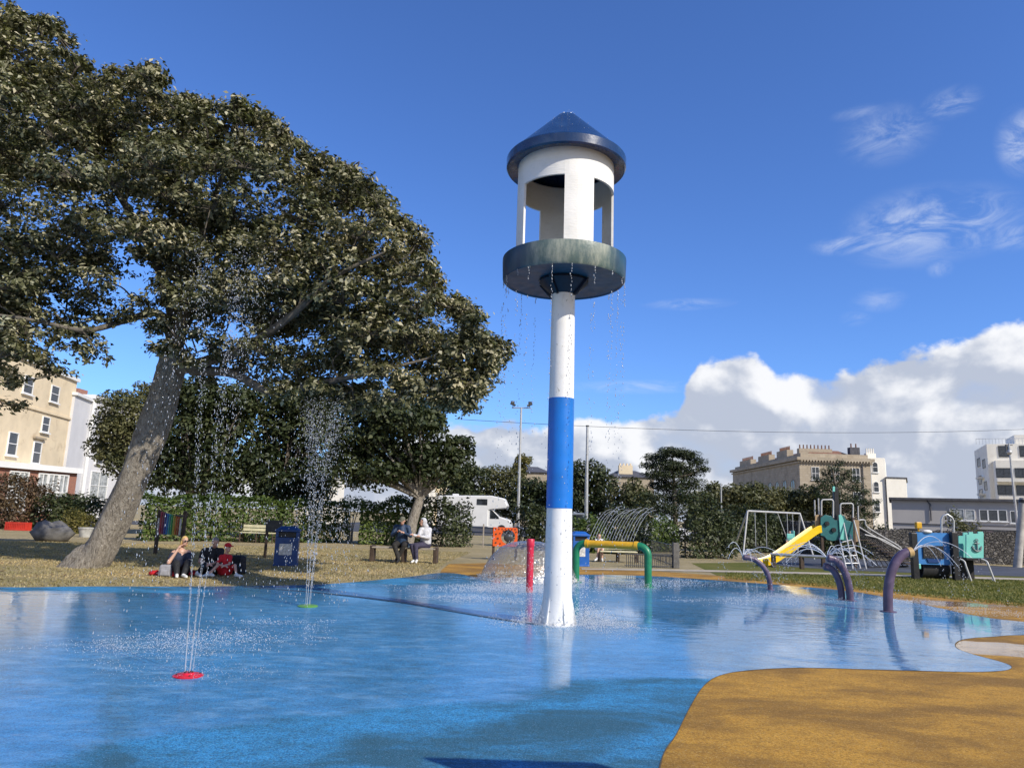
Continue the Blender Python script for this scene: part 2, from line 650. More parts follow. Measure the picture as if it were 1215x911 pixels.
or_px = [(524, 676), (533, 669), (575, 668), (640, 671), (720, 674), (800, 679), (880, 685), (950, 690), (1014, 697), (1115, 707), (1215, 716), (1330, 728)]
orange_w = [G(*p) for p in or_px] + [Vector((16, 10, 0)), Vector((16, -5, 0)), Vector((-2, -5, 0)), Vector((-2, 8, 0)), Vector((-2, 15, 0)), G(520, 684)]
orange_poly = [Vector(p) for p in orange_w]


def wetness(x, y):
    v = np.full(x.shape, .55)

    def blob(px, py, r, a, asp=1.0):
        c = G(px, py)
        d = np.hypot((x - c.x) / asp, y - c.y) / r
        return a * np.exp(-d * d)
    v += blob(662, 742, 3.2, .6, 1.3)
    v += blob(800, 720, 3.5, .6, 1.8)
    v += blob(1030, 745, 2.6, .7, 1.4)
    v += blob(222, 800, 2.6, .45, 1.3)
    v += blob(365, 720, 2.6, .4, 1.5)
    v += blob(40, 800, 2.6, .5, 1.0)
    v += blob(1180, 765, 1.0, .5, 1.6)
    v += blob(1150, 715, 1.2, .5, 2.2)
    v -= blob(600, 900, 1.5, .8, 1.7)
    v -= blob(800, 820, .9, .5, 1.4)
    v -= blob(820, 870, .8, .3, 1.4)
    v -= blob(300, 900, .9, .35, 1.5)
    v -= blob(420, 689, .8, .5, 4)
    v -= blob(100, 698, .55, .6, 8)
    v -= blob(1000, 797, .35, .5, 4)
    # dry strip along the near bay's rim
    return v


def agitation(x, y):
    v = np.zeros(x.shape)
    for px, py, r, a, asp in ((230, 785, 2.3, 1, 1.3), (370, 728, 2.2, .9, 1.4), (480, 765, 2.3, .9, 1.4), (600, 705, 2.2, .8, 1.8), (930, 712, 1.6, .6, 1.8), (330, 830, 1.6, .8, 1.5)):
        c = G(px, py)
        d = np.hypot((x - c.x) / asp, y - c.y) / r
        v = np.maximum(v, a * np.exp(-d * d))
    return v


def wetness_orange(x, y):
    v = np.full(x.shape, .0)
    for px, py, r, a, asp in ((1180, 768, .55, .85, 2.2), (1120, 716, .9, .75, 2.6), (1215, 775, .5, .7, 2), (1000, 702, .7, .5, 2.4)):
        c = G(px, py)
        d = np.hypot((x - c.x) / asp, y - c.y) / r
        v += a * np.exp(-d * d)
    return v


M['pad_blue'] = wet_mat('blue_rubber_surface', (.018, .165, .39), (.065, .355, .65), (.028, .09, .12), (.25, .45, .65), True)
M['pad_orange'] = wet_mat('ochre_rubber_surface', (.42, .2, .022), (.62, .35, .055), (.2, .105, .022), (.6, .45, .2))

# grass ground
m, t = new_mat('dry_lawn')
n1 = t.noise(t.scl(t.co, (.5, 1, 1)), .35, 6, .6, .3)
n2 = t.noise(t.co, 6, 6, .65)
n3 = t.noise(t.co, 60, 3, .6)
c = t.ramp(n1, [(.25, (.31, .265, .135)), (.45, (.42, .34, .19)), (.6, (.5, .405, .24)), (.8, (.37, .305, .16))])
c = t.mix(t.ss(n2, .35, .7, 0, .55), c, (.3, .25, .14))
c = t.mix(t.ss(n3, .4, .65, 0, .3), c, (.17, .15, .065))
t.put(t.b, 'Base Color', c)
t.put(t.b, 'Roughness', .95)
t.put(t.b, 'Specular IOR Level', .1)
bn = t.n('ShaderNodeBump', i_Strength=.8, i_Distance=.04)
t.L.new(t.m('ADD', n3, n2), bn.inputs['Height'])
t.L.new(bn.outputs[0], t.b.inputs['Normal'])
M['lawn'] = m
m, t = new_mat('green_lawn')
n1 = t.noise(t.co, .6, 6, .6, .3)
n3 = t.noise(t.co, 50, 3, .6)
c = t.ramp(n1, [(.3, (.12, .14, .03)), (.55, (.19, .18, .05)), (.75, (.28, .22, .08))])
c = t.mix(t.ss(n3, .4, .65, 0, .6), c, (.05, .075, .015))
t.put(t.b, 'Base Color', c)
t.put(t.b, 'Roughness', .95)
t.put(t.b, 'Specular IOR Level', .1)
bn = t.n('ShaderNodeBump', i_Strength=.8, i_Distance=.04)
t.L.new(n3, bn.inputs['Height'])
t.L.new(bn.outputs[0], t.b.inputs['Normal'])
M['lawn_green'] = m
M['asphalt'] = paint('asphalt', (.06, .06, .063), .9, .2, 2, .4, 120)
M['play_rubber'] = paint('dark_play_rubber', (.065, .07, .08), .8, .25, 1.2, .3, 120)
M['concrete'] = paint('pale_concrete', (.44, .38, .28), .85, .15, 3, .3, 80, dirt=(.3, .24, .15), dscale=1.2)

R_ = 900
sheet('ground', [(-R_, -60), (R_, -60), (R_, R_), (-R_, R_)], 0.0, M['lawn'])
sheet('lawn', [G(820, 668), G(900, 667), G(1000, 669), G(1215, 675), G(1420, 690), Vector((26, 14, 0)), Vector((17, 12.5, 0)), G(1215, 722), G(1115, 712), G(1014, 701), G(940, 694), G(860, 687)], .003, M['lawn_green'])
sheet('orange_flooring', [(p.x, p.y) for p in orange_poly], .006, M['pad_orange'], wetness_orange, .5)
sheet('blue_flooring', [(p.x, p.y) for p in blue_poly], .010, M['pad_blue'], wetness, .4)
sheet('path', [G(690, 674.2), G(820, 676), G(1000, 680), G(1215, 686.2), G(1420, 696), G(1420, 698.5), G(1215, 688.4), G(1000, 682.2), G(820, 678.2), G(690, 676)], .014, M['concrete'])
sheet('play_flooring', [G(905, 664), G(960, 660), G(1215, 673), G(1400, 680), G(1400, 692), G(1215, 684), G(1010, 677), G(930, 672)], .009, M['play_rubber'])
sheet('road', [(-80, 56), (120, 56), (120, 68), (-80, 68)], .012, M['asphalt'])
sheet('parking_pavement', [(-20, 68), (70, 68), (110, 120), (-20, 110)], .008, M['asphalt'])

# slot drain that curves across the pad
dm = MB()
dp = smooth_path([G(*p, .0) for p in ((290, 697), (380, 704), (470, 714.5), (545, 727), (600, 736), (640, 741.5))], 8)
vs, fs = [], []
for i, p in enumerate(dp):
    d = (dp[min(i + 1, len(dp) - 1)] - dp[max(i - 1, 0)]).normalized()
    nrm = Vector((-d.y, d.x, 0))
    for sgn, z in ((-1, .011), (-1, .019), (1, .019), (1, .011)):
        vs.append((p + nrm * (.055 * sgn)) + Vector((0, 0, z)))
for i in range(len(dp) - 1):
    for j in range(3):
        a = i * 4 + j
        fs.append((a, a + 1, a + 5, a + 4))
dm.add(vs, fs)
m, t = new_mat('drain_grate')
v = t.n('ShaderNodeTexVoronoi', i_Scale=14.0)
t.L.new(t.co, v.inputs['Vector'])
t.put(t.b, 'Base Color', t.mix(t.ss(v.outputs[0], .25, .4), (.008, .01, .012), (.05, .085, .13)))
t.put(t.b, 'Roughness', .35)
M['grate'] = m
tag(dm.build('drain_channel', M['grate']), 'narrow dark slotted drain curving across the blue splash pad', 'drain')


# ------------------------------------------------------------------ foliage
def rot_frames(nrm, tan):
    n = nrm / np.linalg.norm(nrm, axis=1, keepdims=True)
    t = tan - (tan * n).sum(1, keepdims=True) * n
    t /= np.linalg.norm(t, axis=1, keepdims=True) + 1e-9
    b = np.cross(n, t)
    return t, b, n


LEAF = np.array([(-.5, 0, 0), (-.08, -.27, .07), (.5, 0, -.06), (-.08, .27, .07)])
LEAF6 = np.array([(-.5, 0, 0), (-.12, -.25, .08), (.22, -.17, .03), (.55, 0, -.1), (.22, .17, .03), (-.12, .25, .08)])


def leaves(name, pos, out, size, mat, parent=None, up=.35, jit=.9, tmpl=LEAF, droop=0.0):
    k = len(pos)
    nrm = out * .55 + rng.normal(size=(k, 3)) * jit * .5
    nrm[:, 2] += up
    tan = rng.normal(size=(k, 3)) + out * .6
    tan[:, 2] -= droop
    t, b, n = rot_frames(nrm, tan)
    sz = size * (.5 + 1.0 * rng.random((k, 1, 1)) ** 1.3)
    q = len(tmpl)
    V = pos[:, None, :] + sz * (tmpl[None, :, 0:1] * t[:, None, :] + tmpl[None, :, 1:2] * b[:, None, :] + tmpl[None, :, 2:3] * n[:, None, :])
    Fc = np.arange(k * q).reshape(k, q)
    return np_obj(name, V.reshape(-1, 3), Fc, mat, parent)


def unit(k):
    v = rng.normal(size=(k, 3))
    return v / np.linalg.norm(v, axis=1, keepdims=True)


def clump_points(c, r, n, shell=.75, flat=.8, low=.35):
    """leaf positions in a rounded clump: most near its skin, fewer below"""
    u = unit(n * 2)
    keep = rng.random(n * 2) < np.where(u[:, 2] < -.2, low, 1)
    u = u[keep][:n]
    k = len(u)
    rr = np.where(rng.random(k) < shell, rng.uniform(.75, 1.08, k), rng.uniform(.2, .8, k))
    p = u * rr[:, None] * r
    p[:, 2] *= flat
    return p + np.asarray(c), u


LM = {}
LM['main'] = leaf_mat('oak_leaf', [(0, (.026, .031, .013)), (.25, (.07, .073, .033)), (.48, (.14, .136, .072)), (.68, (.245, .235, .15)), (.95, (.5, .47, .36))], .2, .45, .6, .2)
LM['dark'] = leaf_mat('evergreen_leaf', [(0, (.024, .035, .014)), (.6, (.046, .062, .024)), (1, (.095, .108, .048))], .15, .35)
LM['olive'] = leaf_mat('holm_leaf', [(0, (.065, .07, .03)), (.6, (.13, .13, .06)), (1, (.22, .21, .11))], .2, .35)
LM['hedge'] = leaf_mat('hedge_leaf', [(0, (.048, .08, .02)), (.6, (.088, .135, .032)), (1, (.15, .19, .06))], .25, .6)
LM['purple'] = leaf_mat('copper_leaf', [(0, (.045, .03, .02)), (.5, (.1, .065, .042)), (1, (.18, .13, .08))], .2, .6)
LM['pine'] = leaf_mat('pine_needles', [(0, (.016, .026, .013)), (.6, (.036, .05, .022)), (1, (.08, .095, .042))], .1, .5)
LM['conifer'] = leaf_mat('cypress_spray', [(0, (.012, .024, .01)), (.6, (.028, .048, .018)), (1, (.07, .09, .035))], .12, .5)
LM['yellow'] = leaf_mat('yellowing_leaf', [(0, (.07, .07, .02)), (.6, (.15, .14, .04)), (1, (.26, .22, .08))], .25, .5)
m, t = new_mat('bark')
bk = t.noise(t.scl(t.co, (1, 1, .4)), 20, 8, .72, .9)
bk2 = t.noise(t.co, 2.2, 5, .6, .5)
c = t.ramp(bk, [(.34, (.06, .052, .043)), (.46, (.24, .21, .172)), (.58, (.37, .335, .285)), (.75, (.5, .465, .4))])
c = t.mix(t.ss(bk2, .5, .72, 0, .5), c, (.3, .28, .24))
c = t.mix(t.ss(t.noise(t.co, 5, 4, .7), .62, .7, 0, .5), c, (.16, .13, .07))
t.put(t.b, 'Base Color', c)
t.put(t.b, 'Roughness', .9)
bn = t.n('ShaderNodeBump', i_Strength=1.0, i_Distance=.06)
t.L.new(bk, bn.inputs['Height'])
t.L.new(bn.outputs[0], t.b.inputs['Normal'])
M['bark'] = m
M['bark_far'] = paint('bark_far', (.12, .1, .08), .9, .3, 5, .6, 12)


def main_tree():
    M['limb_bark'] = paint('limb_bark', (.11, .096, .078), .9, .35, 9, .8, 14, dirt=(.24, .22, .18), dscale=5, damt=.6)
    base = G(112, 673)
    root = thing('oak_tree', 'large spreading tree with thick leaning trunk growing from the dry lawn', 'tree', base)
    B = np.array(base)

    def L(px, py, Y):
        return P(px, py, Y) - base
    Y0 = base.y
    # trunk with root flare
    tp = [L(101, 676, Y0), L(106, 668, Y0), L(117, 655, Y0), L(127, 634, Y0 - .05), L(140, 607, Y0 - .1), L(152, 580, Y0 - .2), L(165, 550, Y0 - .3), L(177, 520, Y0 - .4), L(188, 490, Y0 - .5), L(197, 462, Y0 - .6), L(204, 438, Y0 - .7), L(209, 412, Y0 - .8)]
    tp[0].z = -.15
    tr = [.54, .45, .38, .345, .335, .335, .345, .355, .345, .32, .31, .26]
    path = smooth_path(tp, 5)
    rad = np.interp(np.linspace(0, 1, len(path)), np.linspace(0, 1, len(tr)), tr)
    mb = MB()
    n = 28
    vs, fs = [], []
    ph = [rnd.random() * 6 for _ in range(6)]
    px_ = None
    for i, p in enumerate(path):
        d = (path[min(i + 1, len(path) - 1)] - path[max(i - 1, 0)]).normalized()
        x, y = basis(d) if px_ is None else (None, None)
        if x is None:
            x = (px_ - d * px_.dot(d)).normalized()
            y = d.cross(x)
        px_ = x
        s = i / len(path)
        for j in range(n):
            a = 2 * PI * j / n
            fl = max(0, 1 - s * 5)
            r = rad[i] * (1 + .09 * math.sin(3 * a + ph[0] + s * 5) + .05 * math.sin(5 * a + ph[1] - s * 9) + .04 * math.sin(2 * a + s * 21 + ph[3]) + fl * .16 * math.sin(5 * a + ph[2]) + .05 * (rnd.random() - .5))
            vs.append(p + x * r * math.cos(a) + y * r * math.sin(a))
    for i in range(len(path) - 1):
        for j in range(n):
            a, b = i * n + j, i * n + (j + 1) % n
            fs.append((a, b, b + n, a + n))
    mb.add(vs, fs)
    mb.build('trunk', M['bark'], root, smooth=60)
    # main limbs
    limbs = [
        ([L(206, 425, Y0 - .75), L(214, 385, Y0 - 1.0), L(226, 340, Y0 - 1.4), L(236, 290, Y0 - 1.6), L(262, 215, Y0 - 1.8), L(285, 160, Y0 - 1.6)], [.36, .27, .2, .16, .1, .04]),
        ([L(206, 440, Y0 - .7), L(240, 430, Y0 - 1.3), L(290, 413, Y0 - 1.9), L(345, 375, Y0 - 2.4), L(395, 330, Y0 - 2.7), L(455, 300, Y0 - 2.8)], [.3, .23, .19, .15, .1, .04]),
        ([L(228, 440, Y0 - 1.0), L(275, 443, Y0 - 1.5), L(325, 466, Y0 - 1.8), L(380, 455, Y0 - 2.2), L(450, 440, Y0 - 2.4), L(530, 420, Y0 - 2.2)], [.22, .17, .14, .12, .08, .03]),
        ([L(206, 405, Y0 - .8), L(188, 372, Y0 - 1.0), L(150, 380, Y0 - 1.6), L(100, 392, Y0 - 2.4), L(40, 380, Y0 - 3.2), L(-30, 370, Y0 - 3.8)], [.28, .17, .13, .1, .07, .03]),
        ([L(208, 410, Y0 - .8), L(200, 350, Y0 - .5), L(170, 280, Y0 - .3), L(120, 200, Y0 - .3), L(60, 130, Y0 - .5), L(-20, 60, Y0 - .8)], [.3, .22, .18, .14, .1, .04]),
        ([L(212, 400, Y0 - .8), L(240, 350, Y0), L(290, 290, Y0 + .8), L(350, 250, Y0 + 1.5), L(410, 240, Y0 + 1.8)], [.25, .18, .14, .1, .04]),
    ]
    nodes, nrad, par = [], [], []
    for pts, rr in limbs:
        sp = smooth_path(pts, 6)
        rs = np.interp(np.linspace(0, 1, len(sp)), np.linspace(0, 1, len(rr)), rr) * .58
        lm = MB()
        lm.tube(sp, list(rs), 10, wob=.1)
        lm.build('limb', M['limb_bark'], root, smooth=60)
        for i, (p, r) in enumerate(zip(sp, rs)):
            if i > 6:
                nodes.append(np.array(p))
                nrad.append(r)
    # clumps through the crown's volume
    outline = [(-150, -120), (-20, -60), (20, 2), (62, 22), (90, 48), (112, 84), (150, 78), (186, 80), (205, 112), (250, 118), (300, 118), (335, 150), (380, 178), (415, 200), (450, 222), (485, 250), (500, 280), (520, 318), (535, 348), (562, 358), (588, 392), (606, 412), (600, 440), (575, 462), (560, 492), (540, 498), (500, 480), (470, 485), (420, 492), (380, 488), (330, 475), (290, 462), (240, 445), (200, 415), (178, 370), (160, 330), (140, 400), (120, 425), (80, 432), (40, 442), (10, 470), (-20, 500), (-150, 480)]
    gaps = [(150, 350, 20), (128, 385, 20), (165, 395, 22), (68, 362, 12), (140, 310, 6), (225, 395, 12), (265, 400, 8), (255, 470, 10), (118, 452, 14)]
    old_gaps = [(148, 345, 30), (128, 385, 30), (165, 400, 30), (65, 372, 22), (100, 345, 16), (35, 345, 14), (140, 310, 14), (22, 392, 14), (62, 405, 14), (225, 395, 18), (265, 400, 14), (200, 330, 12), (255, 470, 14), (118, 452, 20)]
    oa = np.array(outline, float)
    cl = []
    tries = 0
    while len(cl) < 330 and tries < 20000:
        tries += 1
        x, y = rng.uniform(-140, 612), rng.uniform(-110, 500)
        if not inside(outline, np.array([x]), np.array([y]))[0]:
            continue
        # distance to the outline
        a, b = oa, np.roll(oa, -1, 0)
        ab = b - a
        tt = np.clip((((np.array([x, y]) - a) * ab).sum(1)) / (ab * ab).sum(1), 0, 1)
        dist = np.linalg.norm(a + ab * tt[:, None] - np.array([x, y]), axis=1).min()
        if dist < 22:
            continue
        if any((x - g[0]) ** 2 + (y - g[1]) ** 2 < (g[2] + 14) ** 2 for g in gaps):
            continue
        if 190 < x < 420 and y > 400 and rng.random() < .35:
            continue
        if x < 165 and y > 180 and rng.random() < .4:
            continue
        half = 4.3 * min(1.0, (dist - 10) / 150) ** .7
        Yc = 17.6 - .6 * (x > 420)
        Y = Yc + rng.uniform(-1, 1) * half
        if x < 170 and y > 230:
            Y = rng.uniform(14.5, 18)
        Y = max(Y, 15.7 if (x > 170 and y > 200) else 14.4 if x > 300 else 13.8)
        p = np.array(P(x, y, Y)) - B
        r = min(.95, max(.32, (dist - 8) / F * Y * .9)) * rng.uniform(.8, 1.1)
        if any(np.linalg.norm(p - q[0]) < .55 * (r + q[1]) * .75 for q in cl):
            continue
        cl.append((p, r))
    for x, y, rr in ((15, 315, .5), (50, 300, .5), (85, 290, .5), (120, 285, .45), (10, 350, .5), (45, 330, .45), (82, 322, .42), (20, 420, .5), (50, 432, .5), (90, 415, .45), (115, 425, .4), (8, 455, .5), (35, 398, .45), (4, 482, .45), (100, 372, .35), (75, 392, .4), (178, 300, .45), (192, 345, .4), (160, 270, .5), (62, 442, .4), (-12, 400, .6), (-12, 440, .6), (30, 370, .4), (12, 385, .45), (215, 330, .5), (235, 365, .45), (205, 300, .5), (275, 442, .5), (310, 455, .6), (350, 462, .6), (390, 468, .65), (430, 472, .6), (470, 476, .6), (505, 470, .6), (540, 478, .55), (565, 468, .5), (420, 440, .6), (460, 448, .6), (330, 432, .5), (500, 440, .6), (245, 452, .4), (370, 440, .5), (290, 420, .45), (525, 455, .6), (400, 415, .6), (550, 440, .6), (580, 440, .5)):
        yy = rng.uniform(15.6, 18.5) if x < 235 or x > 400 else rng.uniform(17.2, 20)
        cl.append((np.array(P(x, y, yy)) - B, rr))
    for x, y, rr in ((200, 385, .34), (232, 402, .34), (188, 418, .26), (252, 412, .36), (214, 352, .45), (240, 328, .5), (172, 362, .34), (150, 378, .3), (262, 428, .3), (125, 380, .3), (182, 395, .28), (228, 432, .26), (205, 418, .24), (100, 395, .32)):
        cl.append((np.array(P(x, y, rng.uniform(16.1, 16.8))) - B, rr))
    for q in range(150):
        i = int(rng.integers(2, 30))
        f_ = rng.random()
        e = oa[i] + (oa[i + 1] - oa[i]) * f_
        dd = oa[i + 1] - oa[i]
        nn = np.array([dd[1], -dd[0]]) / np.linalg.norm(dd)
        e = e + nn * rng.uniform(-26, -7)
        cl.append((np.array(P(e[0], e[1], rng.uniform(15.5, 19))) - B, rng.uniform(.16, .3)))
    # branchwork: join every clump to the nearest wood already grown
    st = np.array(tp[-1])
    order = sorted(range(len(cl)), key=lambda i: min(np.linalg.norm(cl[i][0] - q) for q in nodes))
    bw = MB()
    lp, lo = [], []
    for i in order:
        c, r = cl[i]
        A = np.array(nodes)
        dd = np.linalg.norm(A - c, axis=1) + .25 * np.linalg.norm(A - st, axis=1)
        j = int(dd.argmin())
        a = A[j]
        r0 = min(nrad[j] * .7, .02 + .014 * np.linalg.norm(c - a))
        mid = (a + c) / 2 + rng.normal(size=3) * .14 + np.array([0, 0, .1])
        sp = smooth_path([Vector(a), Vector(mid), Vector(c)], 4)
        bw.tube(sp, list(np.linspace(r0, .014, len(sp))), 5, caps=False)
        for q in sp[3:]:
            nodes.append(np.array(q))
            nrad.append(.03)
        nt = max(8, int(24 * (r / .8) ** 2))
        u = unit(nt)
        u[:, 2] = np.abs(u[:, 2]) * .9 + u[:, 2] * .35
        for k in range(nt):
            tip = c + u[k] * r * rng.uniform(.5, 1.22) * np.array([1, 1, .8]) + rng.normal(size=3) * .06
            bw.tube([c + u[k] * .05, (c + tip) / 2 + rng.normal(size=3) * .08 + np.array([0, 0, .04]), tip], [.009, .006, .003], 3, caps=False)
            nl = int(rng.integers(22, 38))
            off = rng.normal(size=(nl, 3)) * np.array([.085, .085, .06])
            al = rng.random((nl, 1))
            al = np.where(al < .5, 1.0, al)
            off = off * (.55 + .45 * al)
            lp.append(c + (tip - c) * al + off)
            o = off / (np.linalg.norm(off, axis=1, keepdims=True) + 1e-6) * .7 + u[k]
            lo.append(o)
        pp, uu = clump_points(c, r * .8, int(30 * (r / .8) ** 2), .5)
        lp.append(pp)
        lo.append(uu)
    M['twig'] = paint('twig_bark', (.085, .072, .055), .9, .3, 4)
    bw.build('branchwork', M['twig'], root, fixn=False)
    lp, lo = np.concatenate(lp), np.concatenate(lo)
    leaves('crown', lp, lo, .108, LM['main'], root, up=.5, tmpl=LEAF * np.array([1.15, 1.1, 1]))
    print('main tree clumps', len(cl), 'leaves', len(lp))


def bg_tree(name, label, base_px, Y, blobs, mat, leaf=.24, dens=1.0, group=None, trunk=.18, sub=9, flat=.85, low=.45, tag_cat='tree', bark='bark_far', lean=None):
    """blobs: (px, py, rx, ry) ellipses of the crown as surveyed, all about Y metres away"""
    b = P(base_px, 620, Y)
    base = Vector((b.x, Y, 0))
    root = thing(name, label, tag_cat, base, 0, group)
    lp, lo, cents = [], [], []
    for (px, py, rx, ry) in blobs:
        yy = Y + rng.uniform(-.6, .6)
        c = P(px, py, yy)
        k = pxm(c)
        rx, rz = rx * k, ry * k
        ryy = rx * .8
        ns = max(4, int(sub * 1.5))
        u = unit(ns)
        for q in range(ns):
            f = rng.uniform(.45, .8)
            cc = np.array(c - base) + u[q] * np.array([rx, ryy, rz]) * f
            sr = rng.uniform(.32, .5) * min(rx, rz * 1.3)
            cents.append((cc, sr))
            nl = int(dens * 20 * (sr / leaf) ** 2) + 12
            pp, uu = clump_points(cc, sr, nl, .8, flat, low)
            lp.append(pp)
            lo.append(uu)
        pp = unit(int(dens * 9 * rx * rz / leaf ** 2)) * np.array([rx, ryy, rz]) * (rng.random((int(dens * 9 * rx * rz / leaf ** 2), 1)) ** .33) * .85 + np.array(c - base)
        lp.append(pp)
        lo.append(unit(len(pp)))
    mb = MB()
    tops = [Vector(c) for c, _ in cents]
    mean = sum(tops, Vector()) / len(tops)
    lowz = min(t.z for t in tops)
    fork = Vector(lean) if lean else Vector((mean.x * .5, mean.y * .3, max(.6, lowz * .8)))
    mb.tube(smooth_path([Vector((0, 0, -.1)), Vector((fork.x * .4, fork.y * .4, fork.z * .5)), fork], 4), list(np.linspace(trunk * 1.25, trunk * .8, 9)), 9, wob=.1)
    mb.build('trunk', M[bark], root, smooth=60)
    mb = MB()
    for t_i in tops[::2]:
        mid = (fork + t_i) / 2 + Vector((rnd.uniform(-.2, .2), rnd.uniform(-.2, .2), .1))
        mb.tube(smooth_path([fork, mid, t_i], 3), list(np.linspace(trunk * .5, .02, 7)), 5, caps=False)
    mb.build('branchwork', M[bark], root, fixn=False)
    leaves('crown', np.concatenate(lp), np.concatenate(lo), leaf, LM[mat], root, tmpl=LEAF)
    return root


def hedge(name, label, pts, h, wd, mat, leaf=.16, dens=1.0, group=None, bumpy=.2, cat='hedge'):
    """a hedge along ground points: leaf skin over a box with an uneven top, stems inside"""
    base = pts[0]
    root = thing(name, label, cat, base, 0, group)
    lp, lo = [], []
    st = MB()
    for a, b in zip(pts[:-1], pts[1:]):
        d = (b - a)
        ln = d.length
        d.normalize()
        nrm = np.array((-d.y, d.x, 0))
        n = int(dens * ln * (h + wd) * 8 / leaf ** 2)
        s = rng.uniform(0, ln, n)
        hh = h * (1 + bumpy * (np.sin(s * 1.7 + a.x) * .35 + np.sin(s * 4.1 + 1) * .25 + rng.normal(size=n) * .18))
        side = rng.random(n)
        v = np.where(side < .55, -1, np.where(side < .65, 1, rng.uniform(-1, 1, n)))
        z = np.where(side < .65, rng.random(n) ** .85, 1.0)
        v = v * (1 - .2 * z ** 4) + rng.normal(size=n) * .13
        z = z * hh + rng.normal(size=n) * .06
        p = np.array(a - base)[None] + s[:, None] * np.array(d)[None] + (v * wd / 2)[:, None] * nrm[None]
        p[:, 2] = np.maximum(z, .04)
        o = v[:, None] * nrm[None] * (z < hh * .93)[:, None] + np.array((0, 0, 1.0))[None] * (z >= hh * .8)[:, None] + .3 * rng.normal(size=(n, 3))
        lp.append(p)
        lo.append(o)
        n2 = n // 3
        s = rng.uniform(0, ln, n2)
        p = np.array(a - base)[None] + s[:, None] * np.array(d)[None] + (rng.uniform(-.7, .7, n2) * wd / 2)[:, None] * nrm[None]
        p[:, 2] = rng.random(n2) * h * .95
        lp.append(p)
        lo.append(unit(n2))
        k = max(2, int(ln / .7))
        st.tube([a - base + Vector((0, 0, .02)), b - base + Vector((0, 0, .02))], .05, 5)
        for q in range(k):
            c = a - base + d * (ln * (q + .5) / k)
            st.tube([c, c + Vector((rnd.uniform(-.2, .2), rnd.uniform(-.2, .2), h * .8))], [.05, .015], 5)
    st.build('stems', M['bark_far'], root)
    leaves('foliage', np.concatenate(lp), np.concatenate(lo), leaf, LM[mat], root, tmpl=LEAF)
    return root


main_tree()

TG = 'trees behind the hedge'
bg_tree('evergreen_tree', 'rounded pale olive tree showing between pale house and leaning trunk', 150, 46, [(150, 490, 38, 34), (135, 520, 34, 30), (165, 540, 40, 40), (178, 470, 24, 20)], 'olive', .22, 1.0, TG, .2)
bg_tree('evergreen_tree', 'dense dark evergreen directly behind the leaning trunk and hedge', 222, 38, [(215, 515, 48, 45), (250, 500, 45, 48), (200, 560, 50, 35), (250, 560, 50, 40), (235, 470, 30, 25), (275, 478, 34, 26)], 'dark', .24, 1.1, TG, .22)
bg_tree('evergreen_tree', 'dense dark evergreen behind the taller jet and dark blue bin', 330, 39, [(310, 515, 48, 48), (350, 500, 46, 42), (380, 540, 44, 44), (320, 565, 50, 36), (370, 575, 40, 28), (320, 478, 40, 24), (375, 492, 36, 26)], 'dark', .24, 1.1, TG, .22)
bg_tree('evergreen_tree', 'dark spreading tree with pale bent trunk behind the bench couple', 484, 34, [(430, 520, 42, 42), (478, 510, 50, 42), (520, 545, 36, 36), (440, 565, 40, 26), (490, 560, 34, 22), (548, 532, 18, 18), (450, 492, 34, 26), (500, 495, 34, 24), (415, 545, 30, 30)], 'dark', .22, 1.15, TG, .24, lean=(.5, 0, 2.2), bark='bark')
FG = 'distant trees along the road'
bg_tree('evergreen_tree', 'distant dark tree above the motorhome rear', 545, 84, [(535, 570, 26, 28), (560, 572, 26, 26), (548, 590, 34, 22)], 'dark', .36, 1.1, FG, .25)
bg_tree('evergreen_tree', 'distant grey green tree above the motorhome cab', 590, 86, [(582, 572, 24, 26), (608, 577, 24, 26), (595, 600, 34, 22)], 'olive', .36, 1.1, FG, .25)
bg_tree('yellowing_tree', 'small yellowing round tree beside far slate roof', 621, 108, [(621, 549, 12, 9), (615, 556, 10, 8)], 'yellow', .34, 1.0, FG, .18)
bg_tree('evergreen_tree', 'distant tree filling the gap between double lamp and striped tower column', 640, 82, [(630, 585, 24, 20), (648, 590, 22, 24), (630, 605, 26, 18)], 'dark', .36, 1.1, FG, .25)
bg_tree('evergreen_tree', 'distant spiky topped tree behind the plain lamp column', 690, 78, [(690, 565, 22, 24), (712, 575, 26, 28), (690, 595, 30, 26), (720, 600, 28, 22)], 'dark', .34, 1.1, FG, .25)
bg_tree('evergreen_tree', 'distant rounded olive tree behind the spray arch arcs', 745, 74, [(745, 590, 28, 22), (758, 604, 28, 22), (735, 610, 24, 18)], 'olive', .34, 1.1, FG, .25)
HG = 'holm oaks before the stone terrace'
bg_tree('holm_oak', 'rounded holm oak beside the dark flat topped pine', 838, 60, [(835, 600, 22, 18), (850, 590, 22, 20), (845, 615, 28, 20), (828, 622, 18, 16)], 'olive', .26, 1.15, HG, .2)
bg_tree('holm_oak', 'holm oak behind the swing frame, below the arched windows', 890, 58, [(878, 596, 26, 20), (905, 591, 27, 20), (890, 610, 32, 22), (865, 612, 22, 20)], 'olive', .26, 1.15, HG, .2)
bg_tree('holm_oak', 'holm oak behind the slide, before the stone terrace corner', 945, 58, [(930, 591, 26, 17), (957, 594, 24, 18), (940, 608, 32, 22), (970, 610, 22, 20)], 'olive', .26, 1.15, HG, .2)


